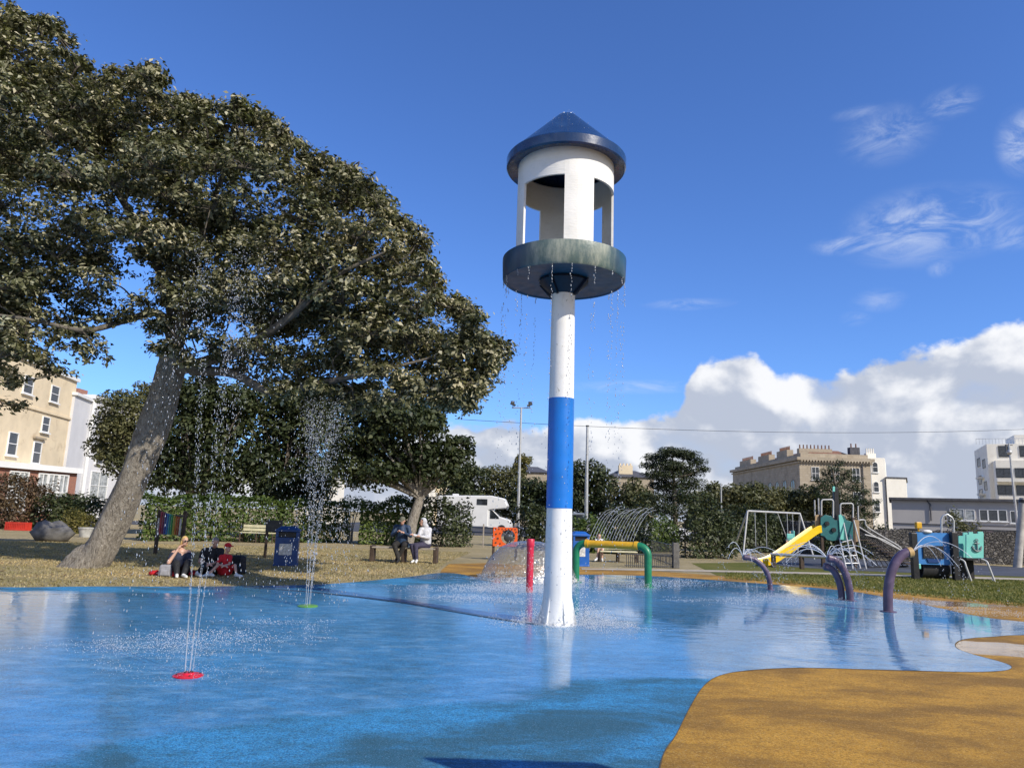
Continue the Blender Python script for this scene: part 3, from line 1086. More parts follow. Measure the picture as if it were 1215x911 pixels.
def pad_tree(name, label, base_px, Y, pads, mat, leaf, dens, trunk, spike=0.0):
    b = P(base_px, 620, Y)
    base = Vector((b.x, Y, 0))
    root = thing(name, label, 'tree', base)
    lp, lo = [], []
    mb, tk = MB(), MB()
    zt = max((P(px, py, Y) - base).z for px, py, _, _ in pads)
    trunk_top = Vector((P(pads[0][0], pads[0][1], Y).x - base.x, 0, zt * .95))
    tp = smooth_path([Vector((0, 0, -.1)), Vector((trunk_top.x * .3, 0, zt * .35)), Vector((trunk_top.x * .7, 0, zt * .7)), trunk_top], 4)
    tk.tube(tp, list(np.linspace(trunk, .05, len(tp))), 8, wob=.1)
    tk.build('trunk', M['bark_far'], root, smooth=60)
    for (px, py, rx, ry) in pads:
        yy = Y + rng.uniform(-1.2, 1.2)
        c = P(px, py, yy)
        k = pxm(c)
        rx, rz = rx * k, ry * k
        c = np.array(c - base)
        n = int(dens * 17 * rx * rx / leaf ** 2)
        u = unit(n)
        rr = rng.random((n, 1)) ** .4
        p = u * rr * np.array([rx, rx * .8, rz])
        lump = 1 + .25 * np.sin(p[:, 0:1] * 5 / rx + 1) * np.sin(p[:, 1:2] * 5 / rx)
        p *= lump
        p[:, 2] += spike * rz * (np.abs(p[:, 0]) / rx) * .6
        lp.append(p + c)
        lo.append(u + np.array([0, 0, .6]))
        att = tp[min(len(tp) - 1, max(3, int(len(tp) * max(.25, (c[2] - .5) / zt) * .85)))]
        mb.tube(smooth_path([att, (att + Vector(c)) / 2 + Vector((0, 0, -.15)), Vector(c)], 3), list(np.linspace(trunk * .35, .03, 7)), 5, caps=False)
    mb.build('branchwork', M['bark_far'], root, fixn=False)
    leaves('crown', np.concatenate(lp), np.concatenate(lo), leaf, LM[mat], root, up=.25, jit=1.2, tmpl=LEAF * np.array([1.5, .5, 1]))
    return root


pad_tree('pine_tree', 'dark flat topped pine with layered boughs left of the stone terrace'.replace(' left of', ' beside'), 802, 66,
         [(798, 536, 20, 6), (780, 543, 18, 6), (815, 540, 17, 6), (770, 552, 12, 5), (795, 552, 24, 7), (826, 548, 13, 6), (784, 563, 22, 7), (815, 560, 20, 8), (834, 556, 9, 5), (790, 576, 24, 8), (818, 574, 20, 9), (775, 590, 16, 8), (808, 590, 26, 9), (790, 604, 24, 9), (825, 600, 16, 9)], 'pine', .24, 1.7, .28)
pad_tree('cypress_tree', 'dark ragged cypress standing before the pale stone terrace end', 1000, 56,
         [(988, 556, 9, 5), (997, 552, 7, 6), (980, 562, 10, 5), (1003, 562, 13, 6), (975, 571, 12, 5), (995, 570, 16, 6), (1015, 570, 10, 5), (970, 579, 9, 4), (988, 580, 18, 7), (1012, 580, 14, 6), (1024, 584, 10, 4), (985, 592, 20, 8), (1010, 594, 20, 8), (1030, 597, 12, 4), (1040, 595, 6, 3), (990, 606, 22, 8), (1015, 608, 22, 9), (1034, 612, 9, 4), (1000, 622, 26, 9), (1020, 626, 18, 9)], 'conifer', .18, .95, .22, spike=1.1)

# hedges and shrubs
HB = 'shrubs along the back of the lawn'
hedge('clipped_hedge', 'long clipped bright green hedge behind the picnic lawn', [G(165, 641), G(260, 641.5), G(345, 643), G(405, 643)], 1.85, 1.3, 'hedge', .15, 1.0, None, .12)
hedge('shrub', 'purple brown shrub beside the red slatted crate', [G(-30, 627), G(22, 626), G(52, 626)], 2.4, 2.0, 'purple', .18, 1.0, HB, .35, 'shrub')
hedge('shrub', 'dark green shrub below the pale house', [G(45, 628), G(88, 628), G(118, 630)], 1.5, 2.0, 'dark', .17, 1.1, HB, .4, 'shrub')
hedge('flowering_shrub', 'low pale flowering bush beside the leaning trunk', [G(82, 632), G(106, 633)], 1.0, 1.1, 'yellow', .1, 1.0, HB, .5, 'shrub')
hedge('shrub', 'dark shrub behind the left end of the backless bench'.replace(' left end', ' dark capped man'), [G(425, 645), G(470, 646), G(500, 647)], 1.75, 1.6, 'hedge', .16, 1.1, HB, .35, 'shrub')
hedge('shrub', 'dark shrub behind the hooded woman', [G(492, 647), G(515, 648), G(549, 648)], 2.0, 1.5, 'dark', .16, 1.1, HB, .4, 'shrub')
hedge('shrub', 'shrub in front of the motorhome bonnet', [G(612, 649), G(630, 649), G(655, 650)], 1.6, 1.6, 'dark', .16, 1.1, HB, .4, 'shrub')
hedge('shrub', 'shrub behind the bright blue bin', [G(660, 653), G(700, 655), G(728, 656)], 1.5, 1.6, 'hedge', .16, 1.1, HB, .5, 'shrub')
hedge('shrub', 'tall leafy shrub behind the cream bench and spray arch', [G(722, 656), G(765, 657)], 2.0, 1.8, 'dark', .16, 1.1, HB, .5, 'shrub')
hedge('shrub', 'pointed green shrub beside the railing post', [G(806, 661), G(835, 661.5), G(862, 662)], 2.0, 1.6, 'dark', .15, 1.1, HB, .6, 'shrub')
hedge('shrub', 'dark shrub behind the swing frame', [G(850, 655), G(900, 655), G(935, 655)], 1.8, 1.6, 'dark', .17, 1.1, HB, .45, 'shrub')
hedge('shrub', 'low dark shrub under the climbing tower', [G(965, 660), G(1010, 662), G(1060, 663)], 1.1, 1.0, 'dark', .14, 1.0, HB, .6, 'shrub')
hedge('shrub', 'small bush on the wall behind the mint panel', [P(1128, 634, 37) - Vector((0, 0, P(1128, 634, 37).z)), P(1160, 634, 37) - Vector((0, 0, P(1160, 634, 37).z))], 2.0, 1.0, 'olive', .15, 1.0, HB, .5, 'shrub')

hedge('shrub', 'low shrub hiding the lower half of the white parked car', [G(762, 654), G(782, 654), G(806, 655)], 1.25, 1.2, 'hedge', .15, 1.1, HB, .5, 'shrub')
# sapling with pale multi-stem
b = G(415, 643)
sap = thing('young_tree', 'young pale stemmed sapling in front of the clipped hedge end', 'tree', b)
mb = MB()
for i in range(7):
    a = rnd.uniform(0, 6.28)
    mb.tube(smooth_path([(.12 * math.cos(a), .12 * math.sin(a), 0), (.15 * math.cos(a), .15 * math.sin(a), .8), (.45 * math.cos(a), .4 * math.sin(a), 1.9)], 4), list(np.linspace(.045, .012, 9)), 6)
mb.build('trunk', M['log'], sap, smooth=60)
pp, uu = clump_points((0, 0, 1.75), .75, 900, .6, .7)
leaves('crown', pp, uu, .12, LM['hedge'], sap)

# grass blades beside the pad
def blades(name, label, poly, n, mat, h=.06):
    poly = [(p.x, p.y) for p in poly]
    xs, ys = [p[0] for p in poly], [p[1] for p in poly]
    x = rng.uniform(min(xs), max(xs), n * 3)
    y = rng.uniform(min(ys), max(ys), n * 3)
    ok = inside(poly, x, y)
    x, y = x[ok][:n], y[ok][:n]
    k = len(x)
    a = rng.uniform(0, 6.28, k)
    hh = h * rng.uniform(.4, 1.3, k)
    wd = .012 * rng.uniform(.7, 1.5, k)
    lean = rng.normal(size=(k, 2)) * .5
    V = np.zeros((k, 3, 3))
    V[:, 0] = np.stack([x - np.cos(a) * wd, y - np.sin(a) * wd, np.zeros(k)], 1)
    V[:, 1] = np.stack([x + np.cos(a) * wd, y + np.sin(a) * wd, np.zeros(k)], 1)
    V[:, 2] = np.stack([x + lean[:, 0] * hh, y + lean[:, 1] * hh, hh], 1)
    o = np_obj(name, V.reshape(-1, 3), np.arange(k * 3).reshape(k, 3), mat)
    return tag(o, label, 'grass', None, 'stuff')


M['blade_dry'] = leaf_mat('dry_grass_blade', [(0, (.27, .23, .115)), (.4, (.35, .285, .155)), (.8, (.43, .355, .205)), (1, (.5, .42, .27))], .2, .5)
M['blade_green'] = leaf_mat('green_grass_blade', [(0, (.09, .115, .022)), (.5, (.17, .18, .045)), (1, (.32, .27, .11))], .25, .5)
ly = rng.uniform(12.6, 26, 2600)
lx = rng.uniform(-18, 2, 2600)
ok = inside([(p.x, p.y) for p in [G(-60, 696), G(240, 694), G(440, 687), G(525, 676), G(560, 655), G(300, 648), G(-60, 640)]], lx, ly) & (rng.random(2600) < np.exp(-((lx + 9) / 7) ** 2) + .15)
lpz = np.stack([lx[ok], ly[ok], np.full(ok.sum(), .03)], 1)
o = leaves('fallen_leaves', lpz, np.zeros((ok.sum(), 3)) + np.array([0, 0, 1.0]), .085, leaf_mat('fallen_leaf', [(0, (.12, .07, .025)), (.5, (.26, .16, .06)), (1, (.45, .34, .18))], .1, .5), None, up=1.2, jit=.5)
tag(o, 'scattered dry fallen leaves on the lawn under the large tree', 'fallen leaves', None, 'stuff')
left_strip = [G(-60, 697.5), G(110, 695.5), G(240, 695.5), G(370, 693.5), G(440, 688.5), G(490, 683.5), G(517, 679), G(530, 667), G(560, 655), G(300, 648), G(-60, 640)]
blades('grass', 'short parched grass blades on the lawn beyond the pad', left_strip, 60000, M['blade_dry'], .035)
right_strip = [G(860, 686.5), G(940, 693), G(1014, 700), G(1115, 710), G(1215, 720), G(1320, 730), G(1320, 693), G(1215, 688.8), G(1000, 682.6), G(860, 679)]
blades('grass', 'short greener grass blades between pad and concrete path', right_strip, 30000, M['blade_green'], .045)

# ------------------------------------------------------------------ splash tower
TB = G(661, 741)
TX = TB.x


def tz(py):
    """height on the tower's axis"""
    lo, hi = 0.0, 12.0
    for _ in range(40):
        mid = (lo + hi) / 2
        p = Vector((TB.x, TB.y, mid)) - EYE
        y = 455.5 - F * p.dot(_u) / p.dot(_f)
        if y > py:
            lo = mid
        else:
            hi = mid
    return lo


def tr_(z, px):
    return px * pxm((TB.x, TB.y, z))


tower = thing('splash_tower', 'tall blue and white lighthouse splash tower standing in the pad', 'water tower', TB)
zt, zb = tz(335), 0
z1, z2 = tz(603), tz(473)
rc0, rc1, rc2 = tr_(0, 17.2), tr_(z1, 15.2), tr_(zt, 13.6)
mb = MB()
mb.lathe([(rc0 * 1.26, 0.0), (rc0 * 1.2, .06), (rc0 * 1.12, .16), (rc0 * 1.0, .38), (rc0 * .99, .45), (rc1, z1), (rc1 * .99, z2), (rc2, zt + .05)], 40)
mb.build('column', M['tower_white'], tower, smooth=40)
mb = MB()
for k in range(6):
    a = 2 * PI * (k + .35) / 6
    d = Vector((math.sin(a), -math.cos(a), 0))
    n = Vector((d.y, -d.x, 0)) * .012
    A, Bq, C_ = d * rc0 * .97, d * rc0 * 1.33, d * rc0 * .97
    A, Bq, C_ = A + Vector((0, 0, .0)), Bq + Vector((0, 0, .0)), C_ + Vector((0, 0, .42))
    B2 = Bq + Vector((0, 0, .05))
    mb.add([A - n, Bq - n, B2 - n, C_ - n, A + n, Bq + n, B2 + n, C_ + n], [(0, 1, 2, 3), (7, 6, 5, 4), (0, 4, 5, 1), (1, 5, 6, 2), (2, 6, 7, 3), (3, 7, 4, 0)])
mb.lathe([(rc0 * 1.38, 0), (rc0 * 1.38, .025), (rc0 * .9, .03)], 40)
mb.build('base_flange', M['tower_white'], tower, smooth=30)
for k in range(12):
    a = 2 * PI * (k + .5) / 12
    mb = MB()
    mb.lathe([(.016, .02), (.016, .045), (.0005, .047)], 6, (rc0 * 1.29 * math.sin(a), -rc0 * 1.29 * math.cos(a), 0))
    mb.build('bolt', M['galv'], tower)
mb = MB()
mb.lathe([(rc1, z1), (rc1 + .006, z1 + .004), (rc1 * .99 + .006, z2 - .004), (rc1 * .98, z2)], 40)
mb.build('colour_band', M['band'], tower, smooth=40)
# tray
ztb, ztt = tz(336), tz(309)
rt = tr_(ztb, 72.5)
m, t = new_mat('tray_fibreglass')
sepz = t.N.new('ShaderNodeSeparateXYZ')
t.L.new(t.co, sepz.inputs[0])
n1 = t.noise(t.scl(t.co, (1, 1, .45)), 3.2, 6, .6)
ang = t.m('ARCTAN2', sepz.outputs[0], t.m('MULTIPLY', sepz.outputs[1], -1))
stain = t.ss(t.m('ABSOLUTE', t.m('SUBTRACT', ang, .08)), .95, .45)
c = t.mix(t.ss(n1, .35, .7), (.006, .035, .085), (.02, .075, .12))
c = t.mix(t.m('MULTIPLY', stain, t.ss(n1, .22, .5, .55, 1)), c, t.mix(t.ss(t.noise(t.scl(t.co, (1, 1, .3)), 5, 6, .7), .38, .68), (.1, .15, .14), (.36, .38, .31)))
t.put(t.b, 'Base Color', c)
t.put(t.b, 'Roughness', .35)
bn = t.n('ShaderNodeBump', i_Strength=.25, i_Distance=.01)
t.L.new(t.noise(t.co, 30, 4), bn.inputs['Height'])
t.L.new(bn.outputs[0], t.b.inputs['Normal'])
M['tray'] = m
mb = MB()
mb.lathe([(rt - .06, ztb + .015), (rt - .025, ztb), (rt, ztb + .03), (rt + .012, ztt - .06), (rt + .01, ztt - .015), (rt - .03, ztt), (rt - .06, ztt - .03), (rt - .07, ztt - .12), (rc2, ztt - .12)], 64)
mb.build('tray', M['tray'], tower, smooth=50)
M['tray_under'] = paint('tray_underside', (.012, .07, .13), .4, .25, 2.5, .1, 30, dirt=(.01, .03, .06), dscale=2.5, damt=.6)
mb = MB()
mb.lathe([(rc2 * .9, ztb + .05), (rt * .55, ztb + .035), (rt - .055, ztb + .018)], 64)
mb.build('tray_underside', M['tray_under'], tower, smooth=50)
mb = MB()
for k in range(4):
    a = 2 * PI * (k + .5) / 4 + .2
    d = Vector((math.sin(a), -math.cos(a), 0))
    n = Vector((d.y, -d.x, 0)) * .015
    q = [d * rc2 * .95 + Vector((0, 0, ztb - .22)), d * rt * .46 + Vector((0, 0, ztb + .02)), d * rc2 * .95 + Vector((0, 0, ztb + .04)), d * (rc2 + .05) + Vector((0, 0, ztb - .22))]
    q = [q[0], q[3], q[1], q[2]]
    mb.add([p - n for p in q] + [p + n for p in q], [(0, 1, 2, 3), (7, 6, 5, 4), (0, 4, 5, 1), (1, 5, 6, 2), (2, 6, 7, 3), (3, 7, 4, 0)])
mb.lathe([(rc2 * 1.03, ztb - .2), (rc2 * 1.2, ztb - .17), (rt * .4, ztb + .0), (rt * .4, ztb + .03)], 32)
M['bracket'] = paint('bracket_navy', (.004, .012, .03), .4, .2, 4)
mb.build('tray_bracket', M['bracket'], tower, smooth=30)
# lantern drum with four openings
zc = tz(204)
rl = tr_(zc, 56.5)
zw = tz(232)
th = .035
mb = MB()
n = 72
piers = [(-5, 30), (85, 120), (175, 210), (265, 300)]


def solid(deg):
    return any(a <= deg % 360 < b for a, b in piers[1:]) or (-5 <= ((deg + 180) % 360 - 180) < 30)


levels = [ztt - .13, ztt + .0, (ztt + zw) / 2, zw, zc + .06]
for k in range(n):
    a0, a1 = 360 * k / n, 360 * (k + 1) / n
    mid = (a0 + a1) / 2
    for li in range(4):
        if li < 3 and not solid(mid):
            continue
        A0, A1 = D(a0), D(a1)
        o0, o1 = Vector((math.sin(A0), -math.cos(A0), 0)), Vector((math.sin(A1), -math.cos(A1), 0))
        zl, zh = Vector((0, 0, levels[li])), Vector((0, 0, levels[li + 1]))
        ri = rl - th
        v = [o0 * rl + zl, o1 * rl + zl, o1 * rl + zh, o0 * rl + zh, o0 * ri + zl, o1 * ri + zl, o1 * ri + zh, o0 * ri + zh]
        fs = [(0, 1, 2, 3), (5, 4, 7, 6)]
        if li < 3 and not solid(mid - 360 / n):
            fs.append((4, 0, 3, 7))
        if li < 3 and not solid(mid + 360 / n):
            fs.append((1, 5, 6, 2))
        if li == 3 and not solid(mid):
            fs.append((1, 0, 4, 5))
        mb.add(v, fs)
m, t = new_mat('drum_white_render')
n1 = t.noise(t.scl(t.co, (2, 2, 9)), 4, 6, .6)
n2 = t.noise(t.co, 2.2, 5)
c = t.mix(t.ss(n2, .35, .7), (.8, .79, .76), (.72, .71, .67))
c = t.mix(t.ss(n1, .55, .72, 0, .25), c, (.5, .48, .42))
t.put(t.b, 'Base Color', c)
t.put(t.b, 'Roughness', .6)
bn = t.n('ShaderNodeBump', i_Strength=.4, i_Distance=.012)
t.L.new(n1, bn.inputs['Height'])
t.L.new(bn.outputs[0], t.b.inputs['Normal'])
M['drum'] = m
drum = mb.mesh('lantern_drum', M['drum'])
import bmesh
bm = bmesh.new()
bm.from_mesh(drum)
bmesh.ops.remove_doubles(bm, verts=bm.verts, dist=.0008)
bm.to_mesh(drum)
bm.free()
drum.shade_smooth()
drum.set_sharp_from_angle(angle=D(40))
link(bpy.data.objects.new('lantern_drum', drum), tower)
# cap
zr0, zr1, za = tz(204), tz(191), tz(139)
rr_ = tr_(zr0, 70.5)
mb = MB()
mb.lathe([(rl - .04, zr0 + .05), (rr_ - .05, zr0 + .02), (rr_ - .02, zr0), (rr_, zr0 + .025), (rr_ + .004, zr1 - .03), (rr_ - .012, zr1 - .008), (rr_ - .04, zr1 + .005), (rr_ * .17, za - .012), (rr_ * .15, za), (rr_ * .1, za + .012), (.001, za + .012)], 64)
mb.build('conical_cap', M['cap_blue'], tower, smooth=25)
for k in range(5):
    a = 2 * PI * k / 5
    mb = MB()
    mb.tube([(rr_ * .1 * math.sin(a), rr_ * .1 * math.cos(a), za), (rr_ * .1 * math.sin(a), rr_ * .1 * math.cos(a), za + .03)], .012, 8)
    mb.build('spout', M['galv'], tower)
q = rng.random(70)
a = rng.uniform(0, 2 * PI, 70)
rr2 = rr_ * (.1 + .85 * q ** 1.6)
zz2 = np.where(rr2 < rr_ * .17, za + .02 + rng.random(70) * .05, zr1 + .012 + (za - .012 - zr1) * (1 - (rr2 / rr_ - .17) / .8))
DROPS_ON_CAP = np.stack([rr2 * np.cos(a), rr2 * np.sin(a), zz2], 1)

# ------------------------------------------------------------------ water
m, t = new_mat('water_drop')
t.put(t.b, 'Base Color', (.93, .96, 1))
t.put(t.b, 'Roughness', .12)
t.put(t.b, 'IOR', 1.33)
t.put(t.b, 'Transmission Weight', .6)
t.put(t.b, 'Specular IOR Level', .8)
M['drop'] = m
m, t = new_mat('fine_spray')
t.put(t.b, 'Base Color', (.9, .94, 1))
t.put(t.b, 'Roughness', .2)
t.put(t.b, 'IOR', 1.33)
t.put(t.b, 'Transmission Weight', .3)
M['spray'] = m
OCT_V = np.array([(0, 0, -1), (1, 0, 0), (0, 1, 0), (-1, 0, 0), (0, -1, 0), (0, 0, 1)], float)
OCT_F = np.array([(0, 2, 1), (0, 3, 2), (0, 4, 3), (0, 1, 4), (5, 1, 2), (5, 2, 3), (5, 3, 4), (5, 4, 1)])


def drops(name, pos, rad, vel=None, stretch=None, mat='drop', parent=None, extra=None):
    """round beads of water; stretched along their motion where fast"""
    pos = np.asarray(pos, float)
    k = len(pos)
    rad = np.broadcast_to(np.asarray(rad, float), (k,)) * rng.uniform(.6, 1.35, k)
    V = np.repeat(OCT_V[None], k, 0) * rad[:, None, None]
    if vel is not None:
        t, b, n = rot_frames(np.asarray(vel, float) + 1e-6, rng.normal(size=(k, 3)))
        s = np.ones(k) if stretch is None else np.asarray(stretch)
        V = V[:, :, 0:1] * t[:, None] + V[:, :, 1:2] * b[:, None] + (V[:, :, 2:3] * s[:, None, None]) * n[:, None]
    V = V + pos[:, None]
    Fc = (OCT_F[None] + (np.arange(k) * 6)[:, None, None]).reshape(-1, 3)
    o = np_obj(name, V.reshape(-1, 3), Fc, M[mat], parent, True)
    o['kind'] = 'stuff'
    return o


drops('droplets', DROPS_ON_CAP, .007, parent=tower)
# drips round the tray
nd = 18
for k in range(nd):
    a = 2 * PI * (k + .3 + rnd.uniform(-.2, .2)) / nd
    x, y = TB.x + rt * .985 * math.sin(a), TB.y - rt * .985 * math.cos(a)
    z = ztb
    ps, vs_, st_, rs = [], [], [], []
    z = ztb - .01
    while z > .06:
        f = (ztb - z) / ztb
        sway = .012 + .07 * f
        ps.append((x + rng.normal() * sway * .5 - .05 * f, y + rng.normal() * sway * .5 + .04 * f, z))
        vs_.append((rng.normal() * .1, rng.normal() * .1, -1))
        st_.append(2.8 if f < .12 else rng.uniform(1.2, 2.6))
        rs.append(.0075)
        z -= (.02 + .075 * f ** .6) * rng.uniform(.4, 1.7) + (.25 if rng.random() < .05 + .08 * f else 0)
    o = thing('falling_drips', None, None, (x, y, 0))
    drops('droplets', np.array(ps) - np.array((x, y, 0)), rs, vs_, st_, parent=o)
    tag(o, 'string of falling drops dripping from the rim of the blue tray', 'water stream', 'drip strings under the tower tray')


def jet_field(root, streams, height, vlat, n, jit, wind=(-.12, .1), r=.008, thread=.9):
    """ballistic drops thrown up by several holes and falling back, unbroken threads near the nozzle"""
    g = 9.81
    vz = math.sqrt(2 * g * height)
    T = 2 * vz / g
    ps, vs_, ss, rs = [], [], [], []
    mbt = MB()
    for a in streams:
        d = np.array((math.cos(a), math.sin(a)))
        th_ = []
        for q in range(9):
            tt = thread / vz * q / 8
            p = d * (.035 + vlat * tt)
            th_.append((p[0], p[1], .03 + vz * tt - .5 * g * tt * tt))
        mbt.tube(th_, list(np.linspace(.0026, .0012, 9)), 6)
        for q in range(n):
            tt = T * (.5 + .5 * math.copysign(abs(2 * rng.random() - 1) ** .85, rng.random() - .5)) if rng.random() < .8 else T * rng.uniform(.05, .5)
            tt = min(max(tt, .04), T * .99)
            k = jit * (tt / T) ** 1.1
            sc_ = 1 - abs(rng.normal()) * .06
            z = .03 + vz * sc_ * tt - .5 * g * tt * tt
            if z < .03:
                continue
            p = d * (.035 + vlat * tt) + rng.normal(size=2) * k + np.array(wind) * tt * tt
            ps.append((p[0], p[1], z))
            v = (d[0] * vlat + rng.normal() * .2, d[1] * vlat + rng.normal() * .2, vz - g * tt)
            vs_.append(v)
            ss.append((1 + min(3.2, abs(v[2]) * .45)) * rng.uniform(.7, 1.3))
            rs.append(r * (.75 if tt > .3 * T else .6))
    mbt.build('stream', M['drop'], root, smooth=60)
    drops('droplets', ps, rs, vs_, ss, parent=root)


NZ = G(223, 803)
nozzle = thing('spray_nozzle', 'round red spray nozzle set flush in the blue pad', 'nozzle', NZ)
mb = MB()
mb.lathe([(.132, .01), (.134, .018), (.115, .026), (.06, .03), (.05, .042), (.001, .044)], 36)
mb.build('disc', M['nozzle_red'], nozzle, smooth=40)
for k in range(5):
    a = 2 * PI * k / 5 + .3
    mb = MB()
    mb.lathe([(.009, .04), (.009, .052), (.0005, .05)], 10, (.034 * math.cos(a), .034 * math.sin(a), 0))
    mb.build('nozzle_hole', M['black'], nozzle)
for k in range(4):
    a = 2 * PI * k / 4 + .5
    mb = MB()
    mb.lathe([(.009, .03), (.006, .036), (.0005, .036)], 10, (.1 * math.cos(a), .1 * math.sin(a), 0))
    mb.build('screw', M['black'], nozzle)
jet = thing('water_jet', 'tall scattering water jet shooting up from the red nozzle', 'water jet', NZ)
jet_field(jet, [.3 + 2 * PI * k / 5 for k in range(5)], 4.25, .36, 600, .13, (-.05, .1), .005, 1.0)

NZ2 = G(365, 720)
noz2 = thing('spray_nozzle', 'small green spray nozzle set in the pad farther back', 'nozzle', NZ2)
mb = MB()
mb.lathe([(.16, .01), (.162, .022), (.14, .032), (.06, .036), (.001, .04)], 32)
mb.build('disc', M['nozzle_green'], noz2, smooth=40)
jet2 = thing('water_jet', 'shorter upright water jet rising from the green nozzle', 'water jet', NZ2)
jet_field(jet2, [.2 + 2 * PI * k / 7 for k in range(7)], 3.4, .3, 460, .15, (.02, .06), .0072, .9)


def spray(name, label, items, mat='spray', cat='spray'):
    ps, rs = [], []
    for (c, rx, ry, hz, n, r) in items:
        n, r = n * 3, r * (.6 if c[1] < 9 else .78)
        kc = max(8, n // 16)
        cc = rng.normal(size=(kc, 2)) * .5
        u = cc[rng.integers(0, kc, n)] + rng.normal(size=(n, 2)) * np.array([.11, .08])
        z = np.abs(rng.normal(size=n)) * hz * .5
        ps.append(np.stack([c[0] + u[:, 0] * rx, c[1] + u[:, 1] * ry, .014 + z * np.exp(-(u ** 2).sum(1))], 1))
        rs.append(np.full(n, r * .85))
    o = drops(name, np.concatenate(ps), np.concatenate(rs), mat=mat)
    return tag(o, label, cat, None, 'stuff')


spray('splash_mist', 'fine white splashes where jet water lands round the red nozzle', [(G(170, 772), .9, .5, .12, 520, .006), (G(250, 760), 1.1, .6, .1, 500, .006), (G(225, 800), .8, .5, .08, 200, .005), (G(330, 745), .8, .5, .1, 160, .006)])
spray('splash_mist', 'white splash ring round the tower foot', [(TB + Vector((.38, -.12, 0)), .5, .22, .42, 700, .0085), (TB + Vector((-.34, -.1, 0)), .3, .22, .3, 360, .0085), (G(700, 745), .7, .3, .14, 260, .006), (TB, 1.3, 1.1, .08, 500, .006)])
spray('splash_mist', 'wide white splashing water in front of the water dome', [(G(590, 702), 1.6, .7, .16, 900, .009), (G(640, 698), 1.6, .7, .14, 700, .009), (G(560, 712), 1.2, .6, .1, 400, .008), (G(628, 704), .35, .25, .2, 200, .008)])
spray('splash_mist', 'white splashes where the far purple arch water lands', [(G(945, 712), 1.2, .8, .12, 600, .009), (G(900, 716), 1.6, .7, .06, 350, .008), (G(1160, 728), 1.4, .5, .12, 420, .008), (G(1090, 716), 1.0, .5, .1, 300, .008)])
spray('splash_mist', 'white splashes below the green and yellow spray arch', [(G(690, 692), .7, .4, .14, 250, .009), (G(768, 697), .7, .4, .14, 250, .009), (G(805, 692), 1.4, .6, .1, 320, .009)])

# water dome
DC = G(628, 688)
dome = thing('water_dome', 'glassy mushroom dome of falling water behind the red post', 'water dome', DC)
m, t = new_mat('water_sheet')
lw = t.n('ShaderNodeLayerWeight', i_Blend=.35)
n1 = t.noise(t.scl(t.co, (6, 6, 1.4)), 3, 5, .6, .4)
n2 = t.noise(t.co, 16, 4, .6)
bn = t.n('ShaderNodeBump', i_Strength=.9, i_Distance=.03)
t.L.new(t.m('ADD', n1, t.m('MULTIPLY', n2, .4)), bn.inputs['Height'])
tp_ = t.N.new('ShaderNodeBsdfTransparent')
tp_.inputs[0].default_value = (.93, .93, .9, 1)
gl = t.n('ShaderNodeBsdfGlossy', i_Roughness=.12)
t.L.new(bn.outputs[0], gl.inputs['Normal'])
mx = t.N.new('ShaderNodeMixShader')
t.put(mx, 0, t.ss(lw.outputs['Facing'], .1, .95, .14, .6))
t.L.new(tp_.outputs[0], mx.inputs[1])
t.L.new(gl.outputs[0], mx.inputs[2])
df = t.n('ShaderNodeBsdfDiffuse')
df.inputs[0].default_value = (.72, .69, .63, 1)
sepz = t.N.new('ShaderNodeSeparateXYZ')
t.L.new(t.co, sepz.inputs[0])
mx2 = t.N.new('ShaderNodeMixShader')
foam = t.m('ADD', t.ss(n2, .5, .76, .05, .5), t.m('MULTIPLY', t.ss(sepz.outputs[2], .25, 0), t.ss(n2, .42, .6, .1, .8)), clamp=True)
t.put(mx2, 0, foam)
t.L.new(mx.outputs[0], mx2.inputs[1])
t.L.new(df.outputs[0], mx2.inputs[2])
t.L.new(mx2.outputs[0], t.out.inputs[0])
M['sheet'] = m
rd, hd = 1.22, .93
mb = MB()
mb.lathe([(.06, hd), (rd * .2, hd + .0), (rd * .42, hd * .95), (rd * .62, hd * .82), (rd * .8, hd * .58), (rd * .92, hd * .3), (rd * 1.0, .02)], 64)
mb.build('sheet', M['sheet'], dome, smooth=180)
pipe = MB()
pipe.tube([(0, 0, 0), (0, 0, hd - .05)], .04, 12)
pipe.lathe([(.04, hd - .06), (.1, hd - .03), (.1, hd - .015), (.001, hd - .01)], 20)
tag(pipe.build('dome_nozzle', M['galv'], None, smooth=40), 'slim steel riser pipe inside the water dome', 'nozzle')
bpy.data.objects['dome_nozzle'].location = DC
a = rng.uniform(0, 2 * PI, 800)
q = rng.normal(size=(800,)) * .06 + rd
drops('droplets', np.stack([q * np.cos(a), q * np.sin(a), .015 + np.abs(rng.normal(size=800)) * .06], 1), .0085, mat='spray', parent=dome)

# red post
RP = G(628, 703)
post = thing('spray_post', 'red upright spray pipe standing in front of the water dome', 'spray post', RP)
mb = MB()
mb.tube([(0, 0, 0), (0, 0, .95)], .072, 24)
for k in range(46):
    a, z = rnd.uniform(0, 6.28), rnd.uniform(.08, .9)
    d = Vector((math.cos(a), math.sin(a), 0))
    mb.tube([d * .066 + Vector((0, 0, z)), d * .0755 + Vector((0, 0, z))], .007, 6, mi=1)
mb.build('pipe', [M['red'], M['white']], post, smooth=40)
mb = MB()
mb.lathe([(.08, .93), (.082, .95), (.082, 1.06), (.07, 1.08), (.001, 1.085)], 24)
mb.build('cap', M['red'], post, smooth=40)

